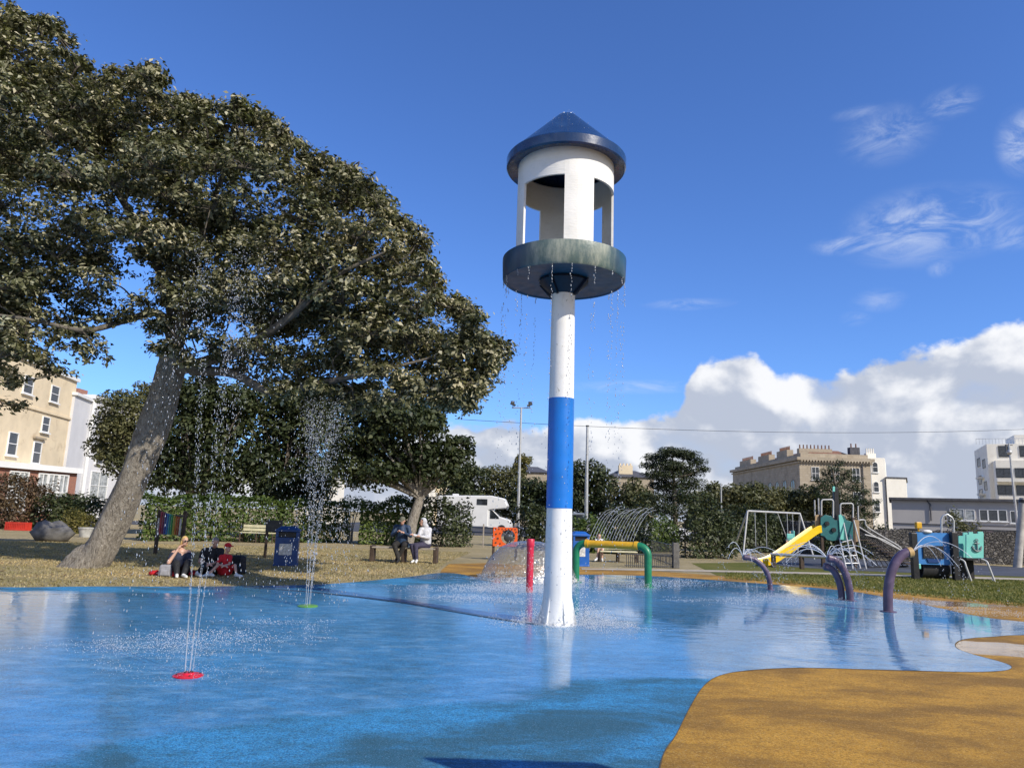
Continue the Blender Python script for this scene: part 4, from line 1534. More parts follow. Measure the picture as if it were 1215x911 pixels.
# green and yellow arch
A0, A1 = G(683, 691), G(769, 697)
arch = thing('spray_arch', 'green legged spray arch with yellow crossbar', 'spray arch', A0)
dv = A1 - A0
ln = dv.length
dn = dv.normalized()
H = .93
r = .085
bend = .22
for sgn, o in ((1, Vector((0, 0, 0))), (-1, dv)):
    mb = MB()
    pts = [o, o + Vector((0, 0, H - bend))]
    for k in range(1, 9):
        t_ = PI / 2 * k / 8
        pts.append(o + Vector((0, 0, H - bend)) + Vector((0, 0, bend * math.sin(t_))) + dn * sgn * bend * (1 - math.cos(t_)))
    pts.append(o + Vector((0, 0, H)) + dn * sgn * (bend + .06))
    mb.tube(pts, r, 20)
    mb.lathe([(r * 1.8, .0), (r * 1.8, .02), (r, .025)], 20, o)
    mb.build('leg', M['green'], arch, smooth=50)
mb = MB()
b0, b1 = dn * (bend + .05) + Vector((0, 0, H)), dv - dn * (bend + .05) + Vector((0, 0, H))
mb.tube([b0, b1], r * 1.05, 24)
for p, s in ((b0, 1), (b1, -1)):
    mb.tube([p - dn * s * .03, p + dn * s * .05], r * 1.25, 24)
mb.build('crossbar', M['yellow'], arch, smooth=40)
for k in range(16):
    p = b0.lerp(b1, (k + .8) / 17)
    mb = MB()
    mb.tube([p + Vector((0, 0, r * .9)), p + Vector((0, 0, r * 1.05 + .025))], .012, 6)
    mb.build('nozzle', M['dark_metal'], arch)


def arc(name, label, p0, v0, T, group, n=30, r=.006, breakup=.5, cat='water jet'):
    """one thin thread of water on its ballistic path, breaking into drops"""
    g = Vector((0, 0, -9.81))
    root = thing(name, label, cat, p0, 0, group)
    tb = T * breakup
    mb = MB()
    pts = [Vector(v0) * (tb * q / 14) + g * (.5 * (tb * q / 14) ** 2) for q in range(15)]
    mb.tube(pts, list(np.linspace(r, r * .6, 15)), 6)
    mb.build('stream', M['spray'], root, smooth=60)
    ps, vs_ = [], []
    for q in range(n):
        tt = tb * .8 + (T - tb * .8) * rng.random()
        v = Vector(v0) + g * tt
        p = Vector(v0) * tt + g * (.5 * tt * tt) + Vector(rng.normal(size=3) * .03 * (1 + tt / T))
        if p0.z + p.z < .02:
            continue
        ps.append(p)
        vs_.append(v)
    if ps:
        drops('droplets', np.array(ps), r * 1.05, np.array(vs_), rng.uniform(1, 2, len(ps)), parent=root)
    return root


side = Vector((.72, .7, 0))
for k in range(16):
    p = A0 + b0.lerp(b1, (k + .8) / 17) + Vector((0, 0, r + .03))
    v = Vector((1.5, .6, 3.8)) * rnd.uniform(.93, 1.05)
    arc('water_arc', 'thin arching thread of water thrown up from the yellow crossbar', p, v, .98, 'water threads over the yellow crossbar', 44, .0036, .4)

# purple arches
PB = 'purple spray arches'


def purple(label, base_px, tip_px, rad, jetdir, cap=True, lean=None, njet=5, vj=(1.5, 2.0)):
    b = G(*base_px)
    tip = P(tip_px[0], tip_px[1], b.y) - b
    root = thing('curved_spray_pipe', label, 'spray pipe', b, 0, PB)
    H_, X_ = tip.z, tip.x
    pts = []
    for k in range(17):
        s = k / 16
        a = PI / 2 * s
        pts.append(Vector((X_ * (1 - math.cos(a)) ** 1.05, 0, H_ * math.sin(a) ** .9)))
    mb = MB()
    mb.tube(pts, rad, 20)
    mb.lathe([(rad * 1.7, .0), (rad * 1.7, .02), (rad, .025)], 20)
    mb.build('pipe', M['purple'], root, smooth=50)
    d = (pts[-1] - pts[-3]).normalized()
    mb = MB()
    mb.tube([pts[-1] - d * .05, pts[-1] + d * .03, pts[-1] + d * .05], [rad * 1.12, rad * 1.12, rad * .8], 20)
    mb.build('end_cap', M['tan'] if cap else M['purple'], root, smooth=40)
    return b + pts[-1] + d * .05, d


tipA, dA = purple('slim purple spray pipe curving toward the swing frame', (914, 700), (884, 661), .06, -1, False)
tipB, dB = purple('dark purple curved spray pipe, rear one of the pair', (999, 712), (980, 672), .07, -1, False)
tipC, dC = purple('pale purple curved spray pipe, front one of the pair', (1009, 713), (984, 662), .075, 1, False)
tipD, dD = purple('thick dark purple spray pipe with tan end cap', (1054, 726), (1080, 655), .085, 1, True)
for tip, d, nj, who, grp in ((tipA, dA, 9, 'slim purple pipe by the swings', 'water threads from the slim purple pipe'), (tipC, dC, 16, 'paired purple pipes', 'water threads from the paired purple pipes'), (tipD, dD, 5, 'tan capped purple pipe', 'water threads from the tan capped purple pipe')):
    for k in range(nj):
        f = (k + .5) / nj - .5
        v = Vector((d.x * rnd.uniform(.8, 1.3) * (1.7 if tip is tipD else 1.2), f * 2.2, 1.9 + rnd.uniform(-.5, .6)))
        if tip is tipC:
            v.x = rnd.uniform(-2.2, 2.2)
        if tip is tipA:
            v.x = rnd.uniform(-1.2, 2.0)
            v.z = rnd.uniform(1.6, 2.7)
        arc('water_arc', 'thin thread of water arching from the ' + who, Vector(tip), v, .78 if tip is not tipD else .8, grp, 34, .0075, .55)

# ------------------------------------------------------------------ bins, benches, panels
def bin_(name, label, base, w_, h_, mat, rz, notice=True):
    root = thing(name, label, 'litter bin', base, rz)
    mb = MB()
    mb.box((0, 0, h_ * .36), (w_, w_, h_ * .72), taper=.98)
    for sx in (-1, 1):
        for sy in (-1, 1):
            mb.box((sx * w_ * .43, sy * w_ * .43, h_ * .79), (w_ * .12, w_ * .12, h_ * .15))
    mb.box((0, 0, .02), (w_ * 1.03, w_ * 1.03, .06))
    mb.build('body', M[mat], root, bevel=.012)
    mb = MB()
    mb.box((0, 0, h_ * .89), (w_ * 1.06, w_ * 1.06, h_ * .06))
    mb.box((0, 0, h_ * .955), (w_ * .98, w_ * .98, h_ * .085), taper=.6)
    mb.build('lid', M[mat], root, bevel=.015)
    mb = MB()
    mb.box((0, 0, h_ * .79), (w_ * .75, w_ * .75, h_ * .13))
    mb.build('liner', M['black'], root)
    if notice:
        mb = MB()
        mb.box((-w_ * .03, -w_ * .5, h_ * .42), (w_ * .55, .012, h_ * .28))
        mb.build('notice', M['paper'], root)
    return root


bin_('litter_bin', 'dark blue litter bin with square notice on the shaded lawn', G(339, 670.5), .62, 1.06, 'bin_blue', D(12))
bin_('litter_bin', 'bright blue litter bin behind the green leg of the spray arch', G(687, 671), .55, 1.1, 'bin_blue2', D(8))


def bench(name, label, base, n, w_, rz, slat, back, depth=.42, h_=.44, frame='wood_dark'):
    root = thing(name, label, 'bench', base, rz)
    mb = MB()
    for k in range(4):
        y = -depth / 2 + depth * (k + .5) / 4
        mb.box((0, y, h_), (w_, depth / 4 - .02, .04))
    mb.build('seat', M[slat], root, bevel=.006)
    for k in range(n):
        x = -w_ / 2 + w_ * k / (n - 1)
        mb = MB()
        if back:
            mb.box((x, 0, h_ / 2 - .01), (.06, depth, .05))
            mb.box((x, -depth / 2 + .05, h_ / 2), (.06, .06, h_ - .03))
            mb.box((x, depth / 2 - .03, h_ * .95), (.06, .06, h_ * 1.9))
        else:
            mb.box((x, 0, h_ * .56), (.13, depth * .85, h_ * 1.12))
        mb.build('leg', M[frame], root, bevel=.02)
    if back:
        mb = MB()
        for z in (h_ + .13, h_ + .28):
            mb.box((0, depth / 2 - .075, z), (w_, .025, .12))
        mb.build('backrest', M[slat], root, bevel=.006)
    return root


BB = G(479, 667)
bench('park_bench', 'backless slatted bench on dark timber posts, a seated couple on it', BB, 3, 1.98, D(-2), 'wood_pale', False)
bench('park_bench', 'cream slatted bench against the clipped hedge behind dark blue bin', G(305, 644), 3, 1.5, D(-6), 'cream', True)
bench('park_bench', 'cream slatted bench seen beneath the yellow crossbar', G(733, 667), 3, 1.35, D(4), 'cream', True, h_=.38)

# dark lectern board behind the bin
lb = thing('information_board', 'small dark board on posts behind the dark blue bin', 'sign', G(322, 662), D(10))
mb = MB()
mb.box((0, 0, .98), (.5, .05, .36))
mb.build('board', M['dark_metal'], lb, bevel=.01)
for sx in (-1, 1):
    mb = MB()
    mb.box((sx * .2, .01, .42), (.08, .08, .84))
    mb.build('post', M['wood_dark'], lb, bevel=.01)

# coloured chime panel
ch = thing('chime_panel', 'rainbow chime panel on a dark post beside the picnic group', 'play panel', G(184, 657), D(-18))
mb = MB()
mb.box((0, 0, .68), (.09, .09, 1.36))
mb.build('post', M['wood_dark'], ch, bevel=.01)
mb = MB()
mb.box((.98, .02, .68), (.09, .09, 1.36))
mb.build('post', M['wood_dark'], ch, bevel=.01)
mb = MB()
mb.box((.49, 0, 1.2), (1.0, .06, .07))
mb.box((.49, 0, .78), (1.0, .06, .05))
mb.build('rail', M['dark_metal'], ch, bevel=.008)
cols = [(.5, .5, .5), (.35, .02, .06), (.2, .02, .1), (.05, .06, .3), (.02, .18, .5), (.02, .3, .32), (.03, .3, .1), (.4, .38, .06), (.45, .12, .02), (.3, .05, .02), (.55, .55, .55)]
for k, c in enumerate(cols):
    x = .06 + .085 * k
    mb = MB()
    h_ = .72 - .018 * k if 0 < k < 10 else .5
    mb.tube([(x, -.06, .62), (x, -.06, .62 + h_)], .03, 10)
    mb.build('chime_bar', paint('chime_paint', c, .35, .08), ch, smooth=40)

# orange play panel
op = thing('play_station', 'orange activity panel with round hole on dark posts', 'play panel', G(584, 664), D(4))
sc_ = pxm(G(594, 664))
wpx = 29 * sc_
poly_o = [(0, 16 * sc_), (wpx, 16 * sc_), (wpx, 38 * sc_), (0, 38 * sc_)]
hole_c, hole_r = (wpx * .62, 27 * sc_), 8.3 * sc_
mb = MB()
N_ = 40
outer, inner = [], []
for k in range(N_):
    a = 2 * PI * (k + .5) / N_
    dx, dz = math.cos(a), math.sin(a)
    tx = ((wpx - hole_c[0]) if dx > 0 else hole_c[0]) / max(1e-6, abs(dx))
    tz_ = ((38 * sc_ - hole_c[1]) if dz > 0 else hole_c[1] - 16 * sc_) / max(1e-6, abs(dz))
    tt = min(tx, tz_)
    outer.append((hole_c[0] + dx * tt, hole_c[1] + dz * tt))
    inner.append((hole_c[0] + dx * hole_r, hole_c[1] + dz * hole_r))
vs = [(p[0], -.02, p[1]) for p in outer + inner] + [(p[0], .02, p[1]) for p in outer + inner]
fs = []
for k in range(N_):
    j = (k + 1) % N_
    fs += [(k, j, N_ + j, N_ + k), (2 * N_ + k, 3 * N_ + k, 3 * N_ + j, 2 * N_ + j), (k, 2 * N_ + k, 2 * N_ + j, j), (N_ + k, N_ + j, 3 * N_ + j, 3 * N_ + k)]
mb.add(vs, fs)
mb.build('board', M['orange'], op)
mb = MB()
for k in range(7):
    mb.box((wpx * (.1 + .8 * k / 6), -.026, 36 * sc_), (.03, .012, .05))
for px_, pz_, rr2 in ((.12, 30, .03), (.2, 25, .035), (.12, 20, .03), (.3, 19, .025), (.42, 34, .025), (.93, 19, .03), (.94, 33, .025), (.28, 31, .025)):
    mb.tube([(wpx * px_, -.035, pz_ * sc_), (wpx * px_, .0, pz_ * sc_)], rr2, 10)
mb.build('peg', M['wood_dark'], op)
mb = MB()
mb.ell((hole_c[0] + .02, 0, hole_c[1] - .03), (hole_r * .72, .05, hole_r * .6), 14)
for k in range(3):
    a = 2 * PI * k / 3 + .4
    mb.bar((hole_c[0], 0, hole_c[1]), (hole_c[0] + hole_r * math.cos(a), 0, hole_c[1] + hole_r * math.sin(a)), .018)
mb.build('spinner', M['dark_metal'], op, smooth=40)
for x in (.03, wpx - .03):
    mb = MB()
    mb.box((x, .065, 19 * sc_), (.09, .08, 38 * sc_))
    mb.build('post', M['wood_dark'], op, bevel=.01)

# small wooden stake
sk = MB()
sk.box((0, 0, .55), (.07, .07, 1.1), taper=.85)
o = sk.build('timber_stake', M['wood_pale'], None, bevel=.01)
o.location = G(573, 649)
tag(o, 'slim pale timber stake beside the orange play panel', 'stake')

# railing by the bench
rl0 = G(802, 674)
fence = thing('railing_fence', 'low dark railing with a thick end post beside the green arch leg', 'fence', rl0)
mb = MB()
mb.box((0, 0, .41), (.2, .2, .82))
mb.build('post', paint('grey_timber', (.13, .125, .115), .8, .25, 8, .4, 25), fence, bevel=.015)
q1 = G(741, 672.5) - rl0
q2 = G(772, 662) - rl0
mb = MB()
for q, hh, nn in ((q1, .42, 26), (q2, .72, 22)):
    for k in range(1, nn):
        p = Vector((0, 0, 0)).lerp(q, k / nn)
        mb.bar(p, p + Vector((0, 0, hh)), .011, 6)
    mb.bar(Vector((0, 0, hh)), q + Vector((0, 0, hh)), .016, 6)
    mb.bar(Vector((0, 0, .06)), q + Vector((0, 0, .06)), .014, 6)
mb.build('railing_bars', M['dark_metal'], fence)

# red crate, boulder and planters on the far lawn
cr = thing('slatted_crate', 'red slatted plastic crate on the lawn by purple shrub', 'crate', G(21, 629))
k_ = pxm(G(21, 629))
mb = MB()
w_, h_ = 25 * k_, 9.5 * k_
mb.box((0, -.2, h_ * .92), (w_, .05, .08))
mb.box((0, -.2, .06), (w_, .05, .1))
for k in range(12):
    mb.box((-w_ / 2 + w_ * (k + .5) / 12, -.2, h_ / 2), (w_ / 22, .045, h_))
for sx in (-1, 1):
    mb.box((sx * w_ / 2, 0, h_ / 2), (.05, .4, h_))
mb.box((0, .2, h_ / 2), (w_, .05, h_))
mb.build('slatted_body', paint('crate_red', (.5, .035, .02), .5, .2), cr)
mb = MB()
mb.ell((0, 0, .3), (.8, .55, .42), 16)
for k in range(len(mb.v)):
    v = Vector(mb.v[k])
    nz = 1 + .22 * math.sin(v.x * 6 + 1) * math.sin(v.y * 7) + .12 * math.sin(v.z * 14 + v.x * 5)
    mb.v[k] = (v.x * nz, v.y * nz, max(-.05, v.z * nz))
o = mb.build('boulder', paint('boulder_stone', (.13, .125, .12), .9, .4, 3, .8, 8, dirt=(.3, .29, .27)), None, smooth=70)
o.location = G(62, 642)
tag(o, 'dark grey boulder on the shaded lawn beside the leaning trunk', 'rock')
for nm, lb_, px_, w2, mt in (('planter_tub', 'terracotta coloured tub below the flowering bush', (76, 632), .45, (.4, .12, .05)), ('planter_tub', 'pale stone trough beside the trunk', (101, 637), .6, (.42, .42, .4))):
    mb = MB()
    mb.lathe([(w2 * .38, 0), (w2 * .5, .36), (w2 * .54, .36), (w2 * .54, .42), (w2 * .46, .42), (w2 * .45, .35), (.001, .34)], 20)
    o = mb.build(nm, paint('tub', mt, .8, .2, 6), None, smooth=40)
    o.location = G(*px_)
    tag(o, lb_, 'planter')

# low timber and steel balance rail
r0, r1 = G(918, 673), G(1000, 678)
rail = thing('balance_rail', 'low grey balance rail on short dark posts in front of the slide', 'balance rail', r0)
for f_ in (0.0, .42, .95):
    mb = MB()
    mb.box((r1 - r0) * f_ + Vector((0, 0, .22)), (.14, .14, .44))
    mb.build('post', M['wood_dark'], rail, bevel=.015)
mb = MB()
mb.bar(Vector((-.1, 0, .46)), (r1 - r0) * 1.0 + Vector((0, 0, .46)), .055, 12)
mb.build('rail', M['galv'], rail, smooth=40)

# dark joint where the two rubber colours meet
jm = MB()
jp = [Vector((p.x, p.y, 0)) for p in blue_poly if p.y > 3.0 and p.x > -3.5]
k0 = max(range(len(jp)), key=lambda i: (jp[i] - jp[i - 1]).length)
jp = jp[k0:] + jp[:k0]
vs, fs = [], []
for i, p in enumerate(jp):
    d = (jp[min(i + 1, len(jp) - 1)] - jp[max(i - 1, 0)]).normalized()
    nn = Vector((-d.y, d.x, 0))
    wv_ = rnd.uniform(.0015, .006)
    vs += [p - nn * wv_ + Vector((0, 0, .0125)), p + nn * wv_ + Vector((0, 0, .0125))]
for i in range(len(jp) - 1):
    fs.append((2 * i, 2 * i + 1, 2 * i + 3, 2 * i + 2))
jm.add(vs, fs)
tag(jm.build('flooring_joint', paint('joint_dark', (.1, .08, .04), .8, .3, 9)), None, None, None, 'structure')

# park notice board standing just outside the frame; its shadow reaches the bottom of the picture
nb = thing('notice_board', 'park notice board on two posts at the near edge of the pad', 'sign', (2.68, 2.82, 0))
for sx in (-1, 1):
    mb = MB()
    mb.box((sx * .38, .04, 1.23), (.08, .08, 2.46))
    mb.build('post', M['wood_dark'], nb, bevel=.01)
mb = MB()
mb.box((0, 0, 2.07), (1.1, .04, .9))
mb.build('board', M['bin_blue'], nb, bevel=.01)
mb = MB()
mb.box((0, -.024, 2.07), (.94, .01, .74))
mb.build('notice', M['paper'], nb)

# ------------------------------------------------------------------ playground
YS = 31.0
s0 = G(881, 664)
sw = thing('swing_frame', 'grey steel swing frame behind the yellow slide', 'swing', s0)


def LP(px, py, Y, o):
    return P(px, py, Y) - o


tl, trr = LP(887, 606, s0.y + .5, s0), LP(949, 609, s0.y + 3.2, s0)
mb = MB()
for a, b, mi in ((tl, Vector((0, 0, 0)), 0), (tl, LP(867, 657, s0.y + 2.2, s0) * 1, 0)):
    b = Vector((b.x, b.y, 0))
    mb.bar(a, b, .038, 10)
    mb.build('leg', M['steel_paint'] if b.length < .1 else M['galv'], sw, smooth=40)
    mb = MB()
for b in (LP(966, 660, s0.y + 2.6, s0), LP(946, 658, s0.y + 4.6, s0)):
    mb = MB()
    mb.bar(trr, Vector((b.x, b.y, 0)), .038, 10)
    mb.build('leg', M['steel_paint'], sw, smooth=40)
mb = MB()
mb.bar(tl, trr, .042, 12)
mb.build('crossbeam', M['steel_paint'], sw, smooth=40)
for f_, sw_ in ((.13, .0), (.33, .0), (.55, .28), (.74, .0), (.85, .0)):
    p = tl.lerp(trr, f_)
    q = p + Vector((sw_ * 1.6, 0, -1.5 + (.2 if sw_ else 0)))
    mb = MB()
    mb.bar(p, q, .016, 6)
    mb.build('chain', M['galv'], sw)
p = tl.lerp(trr, .23) + Vector((0, 0, -1.52))
mb = MB()
mb.box(p, (.62, .2, .05))
mb.build('seat', M['rubber'], sw, bevel=.015)
p = tl.lerp(trr, .6) + Vector((.42, 0, -1.2))
mb = MB()
mb.box(p, (.3, .32, .06))
mb.box(p + Vector((.13, 0, .2)), (.06, .34, .42))
mb.box(p + Vector((-.05, -.16, .16)), (.3, .04, .22))
mb.build('bucket_seat', M['mint'], sw, bevel=.03)

ct0 = G(990, 673)
ct = thing('climbing_tower', 'turquoise climbing tower with yellow slide and steel hoops', 'climbing frame', ct0)
CY = ct0.y
k_ = pxm(ct0)


def T(px, py, dy=0.0):
    return P(px, py, CY + dy) - ct0


def rrect(x0, x1, z0, z1, r, n=5):
    pts = []
    for cx, cz, a0 in ((x1 - r, z1 - r, 0), (x0 + r, z1 - r, 90), (x0 + r, z0 + r, 180), (x1 - r, z0 + r, 270)):
        for k in range(n + 1):
            a = D(a0 + 90 * k / n)
            pts.append((cx + r * math.cos(a), cz + r * math.sin(a)))
    return pts


def board(parent, name, pts_px, dy, mat, th=.035):
    pts = [T(x, y, dy) for x, y in pts_px]
    mb = MB()
    mb.prism([(p.x, p.z) for p in pts], pts[0].y - th / 2, pts[0].y + th / 2)
    return mb.build(name, M[mat], parent, bevel=.006)


# deck and posts
mb = MB()
a, b = T(974, 639), T(1013, 639)
mb.box(((a.x + b.x) / 2, .65, a.z), (b.x - a.x, 1.3, .09))
mb.build('deck', M['dark_metal'], ct)
for px, dy, top in ((974, 0, 611), (1012, 0, 614), (975, 1.3, 611), (1013, 1.3, 614)):
    mb = MB()
    p = T(px, top, dy)
    mb.box((p.x, p.y, p.z / 2), (.1, .1, p.z))
    mb.build('post', M['wood_dark'], ct, bevel=.012)
mb = MB()
p = T(991, 578, .5)
mb.box((p.x, p.y, p.z / 2), (.17, .17, p.z))
mb.build('mast', M['black'], ct, bevel=.015)
board(ct, 'mast_flag', [(988, 577), (990.5, 577), (990.5, 583), (988, 583)], .38, 'mint')
board(ct, 'side_panel', [(973.5, 614), (979, 610.5), (986, 612), (990, 617), (996, 617), (996, 640), (988, 641.5), (981, 640), (978, 636), (973.5, 635)], -.08, 'turq')
board(ct, 'side_panel', [(998, 612), (1001, 611), (1004, 617), (1012, 619), (1012, 641), (998, 641)], -.07, 'turq')
board(ct, 'side_panel', [(995, 611), (998, 610), (1001, 617), (1001, 640), (997, 640)], -.13, 'mint')
for px, py in ((981, 621), (989, 628.5)):
    mb = MB()
    p = T(px, py, -.12)
    mb.tube([p + Vector((0, -.05, 0)), p + Vector((0, .04, 0))], 2.7 * k_, 14)
    mb.tube([p + Vector((0, -.06, 0)), p + Vector((0, -.05, 0))], 1.2 * k_, 10)
    mb.build('knob', M['black'], ct, smooth=40)
board(ct, 'end_board', [(967, 611), (972.5, 610), (972.5, 628), (967, 626)], .05, 'tan_panel')
board(ct, 'end_board', [(1012.5, 616), (1019, 617), (1020, 642), (1012.5, 643)], .1, 'tan_panel')
for x0, x1, zt_, zb_ in ((974.5, 988.5, 592.5, 614), (997, 1012, 597, 618)):
    mb = MB()
    a, b, c_ = T(x0, zb_), T(x0, zt_), T(x1, zt_)
    d = T(x1, zb_)
    r_ = 3 * k_
    pts = [a, b - Vector((0, 0, r_))]
    for q in range(1, 6):
        t_ = PI / 2 * q / 6
        pts.append(b + Vector((r_ * (1 - math.cos(t_)), 0, -r_ * (1 - math.sin(t_)))))
    for q in range(1, 6):
        t_ = PI / 2 * q / 6
        pts.append(c_ + Vector((-r_ * (1 - math.sin(t_)), 0, -r_ * (1 - math.cos(t_)))))
    pts += [c_ - Vector((0, 0, r_)), d]
    mb.tube(pts, .03, 10)
    mb.build('hoop', M['steel_paint'], ct, smooth=60)
for px, zt_, zb_ in ((966.5, 593, 612), (971, 591, 612), (1018, 600, 618)):
    mb = MB()
    mb.bar(T(px, zt_, .4), T(px + .5, zb_, .4), .028, 8)
    mb.build('grab_rail', M['steel_paint'], ct, smooth=40)
# slide: trough with raised sides
st_ = [T(972, 630, -.05), T(966, 632, -.1), T(945, 647, -.35), T(925, 661, -.6), T(913, 667.5, -.75), T(903, 670, -.85)]
sp = smooth_path(st_, 5)
wv_ = Vector((.12, -1, 0)).normalized() * .23
prof = [(-1.0, .20), (-.92, .22), (-.84, .17), (-.72, .0), (.72, .0), (.84, .17), (.92, .22), (1.0, .20), (.86, -.05), (-.86, -.05)]
vs, fs = [], []
for i, p in enumerate(sp):
    d = (sp[min(i + 1, len(sp) - 1)] - sp[max(i - 1, 0)]).normalized()
    upn = d.cross(wv_.normalized())
    if upn.z < 0:
        upn = -upn
    for u_, z_ in prof:
        vs.append(p + wv_ * u_ + upn * z_)
kk = len(prof)
for i in range(len(sp) - 1):
    for j in range(kk):
        a, b = i * kk + j, i * kk + (j + 1) % kk
        fs.append((a, b, b + kk, a + kk))
fs.append(tuple(range(kk)))
fs.append(tuple(range((len(sp) - 1) * kk, len(sp) * kk)))
mb = MB().add(vs, fs)
mb.build('slide', M['slide'], ct, smooth=40)
mb = MB()
p = sp[-6]
mb.box((p.x, p.y, p.z / 2), (.12, .12, max(.1, p.z)))
mb.build('slide_foot', M['wood_dark'], ct)
# ladder stringers and rungs
for xt, yt, xb, yb in ((996, 638, 1004, 674), (1001, 620, 1012, 675), (1009, 634, 1021, 674.5), (1013, 617, 1028, 675)):
    mb = MB()
    mb.bar(T(xt, yt, -.12), T(xb, yb, -.9), .026, 8)
    mb.build('ladder_rail', M['steel_paint'], ct, smooth=40)
for q in range(4):
    f_ = (q + .7) / 4.4
    mb = MB()
    a = T(996, 638, -.12).lerp(T(1004, 674, -.9), f_)
    b = T(1009, 634, -.12).lerp(T(1021, 674.5, -.9), f_)
    mb.bar(a, b, .024, 8)
    mb.build('rung', M['galv'], ct, smooth=40)
# handrails running down to the far side
for pts in ([(1019, 617), (1026, 617), (1029, 625), (1050, 638), (1068, 649), (1073, 660)], [(1019, 625), (1029, 631), (1050, 643), (1070, 653)], [(1026, 634), (1050, 641), (1072, 655)]):
    mb = MB()
    mb.tube(smooth_path([T(x, y, .5 + .02 * (x - 1019)) for x, y in pts], 4), .028, 8)
    mb.build('handrail', M['steel_paint'], ct, smooth=60)
# rope net fanning out from the tower's side
topn = T(1019, 622, .7)
g0, g1 = T(1030, 672, .2), T(1078, 670, 1.6)
g0.z = g1.z = .05
ends = [g0.lerp(g1, q / 8) for q in range(9)]
mb = MB()
for e in ends:
    mb.bar(topn, e, .017, 5)
for f_ in (.3, .48, .66, .84):
    row = [topn.lerp(e, f_) - Vector((0, 0, .04 * math.sin(PI * q / 8))) for q, e in enumerate(ends)]
    mb.tube(row, .014, 5)
mb.bar(g0, g1, .03, 6)
mb.build('climbing_net', M['rubber'], ct)
mb = MB()
a, b = T(1020, 640, .9), T(1072, 668, 1.6)
for q in range(9):
    p = a.lerp(b, q / 8)
    mb.box(p, (.42, .9, .04))
mb.build('ramp', M['wood_dark'], ct)

pc0 = G(1087, 687)
pc = thing('play_cabin', 'blue play cabin panel with window on two black posts', 'play structure', pc0)
CY, ct0_keep = pc0.y, ct0
ct0 = pc0
k_ = pxm(pc0)
for px, base_ in ((1086.5, 687.5), (1135, 688.5)):
    mb = MB()
    p0, p1 = T(px, base_), T(px, 632 if px < 1100 else 631)
    mb.box((p0.x, 0, p1.z / 2), (.19, .17, p1.z))
    mb.build('post', M['black'], pc, bevel=.02)
xa, xb, zt_, zb_ = T(1089, 633), T(1132, 632), T(1100, 631.5), T(1100, 669.5)
wx0, wx1, wz0, wz1 = T(1096.5, 650).x, T(1121, 650).x, T(1100, 662).z, T(1100, 647).z
mb = MB()
zt_, zb_ = zt_.z, zb_.z
for (x0, x1, a, b) in ((xa.x, wx0, zb_, zt_), (wx1, xb.x, zb_, zt_), (wx0, wx1, zb_, wz0), (wx0, wx1, wz1, zt_)):
    mb.box(((x0 + x1) / 2, .12, (a + b) / 2), (x1 - x0, .05, b - a))
mb.build('panel', M['panel_blue'], pc)
mb = MB()
for (x0, x1, a, b) in ((wx0, wx0 + .04, wz0, wz1), (wx1 - .04, wx1, wz0, wz1), (wx0 + .04, wx1 - .04, wz0, wz0 + .04), (wx0 + .04, wx1 - .04, wz1 - .04, wz1)):
    mb.box(((x0 + x1) / 2, .085, (a + b) / 2), (x1 - x0, .05, b - a))
mb.build('window_frame', M['black'], pc)
mb = MB()
mb.prism([(wx0 + .1, wz0 - .02), (wx1 - .1, wz0 - .02), (wx1 - .15, wz0 - .13), (wx0 + .15, wz0 - .13)], .06, .095)
mb.build('sill_shelf', M['bin_blue'], pc)
mb = MB()
mb.lathe([(.27, -.42), (.3, -.42), (.3, .42), (.27, .42), (.27, -.42)], 28)
for k in range(len(mb.v)):
    x, y, z = mb.v[k]
    mb.v[k] = (z + (xa.x + xb.x) / 2 + .08, y + .5, x * 1.0 + .3)
mb.build('crawl_tunnel', M['rubber'], pc, smooth=50)
mb = MB()
mb.box(T(1088.5, 671.5, -.02), (.2, .06, .16))
mb.build('step_block', M['mint'], pc, bevel=.02)
mb = MB()
p = T(1089.5, 623, .1)
mb.box(p, (.17, .14, .2))
mb.box(p + Vector((0, 0, -.14)), (.05, .05, .1))
mb.build('yellow_cap', M['yellow'], pc, bevel=.02)
mb = MB()
p = T(1100, 630.5, .12)
mb.ell(p, (.16, .1, .06), 12)
mb.build('roof_light', M['white'], pc, smooth=60)
mb = MB()
pts = [T(1117, 634, .6), T(1117, 616, .6), T(1119, 612, .6), T(1124, 610, .6), T(1129.5, 614, .6), T(1131.5, 618, .6), T(1131.5, 634, .6)]
mb.tube(pts, .032, 10)
mb.build('hoop', M['galv'], pc, smooth=60)
# mint panels with the anchor
mb = MB()
mb.prism([(T(x, y).x, T(x, y).z) for x, y in ((1149, 634), (1152, 634), (1152, 631), (1157, 631), (1157, 633), (1163, 633), (1163, 630.5), (1168.5, 630.5), (1169.5, 633), (1169.5, 662), (1149, 662))], .1, .15)
mb.build('anchor_panel', M['mint'], pc)
mb = MB()
mb.prism([(T(x, y, .5).x, T(x, y, .5).z) for x, y in ((1137.5, 635.5), (1143, 635.5), (1143, 631.5), (1148, 631.5), (1148.2, 661.5), (1137.5, 661.5))], .5, .55)
mb.build('side_panel', M['mint'], pc)
mb = MB()
ac = T(1159.5, 648, .07)
U = k_
mb.tube([ac + Vector((0, 0, 6.2 * U)), ac + Vector((0, 0, -5.5 * U))], .8 * U, 8)
for k in range(10):
    a0, a1 = 2 * PI * k / 10, 2 * PI * (k + 1) / 10
    mb.bar(ac + Vector((1.6 * U * math.cos(a0), 0, 7.2 * U + 1.6 * U * math.sin(a0))), ac + Vector((1.6 * U * math.cos(a1), 0, 7.2 * U + 1.6 * U * math.sin(a1))), .5 * U, 6)
mb.bar(ac + Vector((-3 * U, 0, 3.6 * U)), ac + Vector((3 * U, 0, 3.6 * U)), .65 * U, 8)
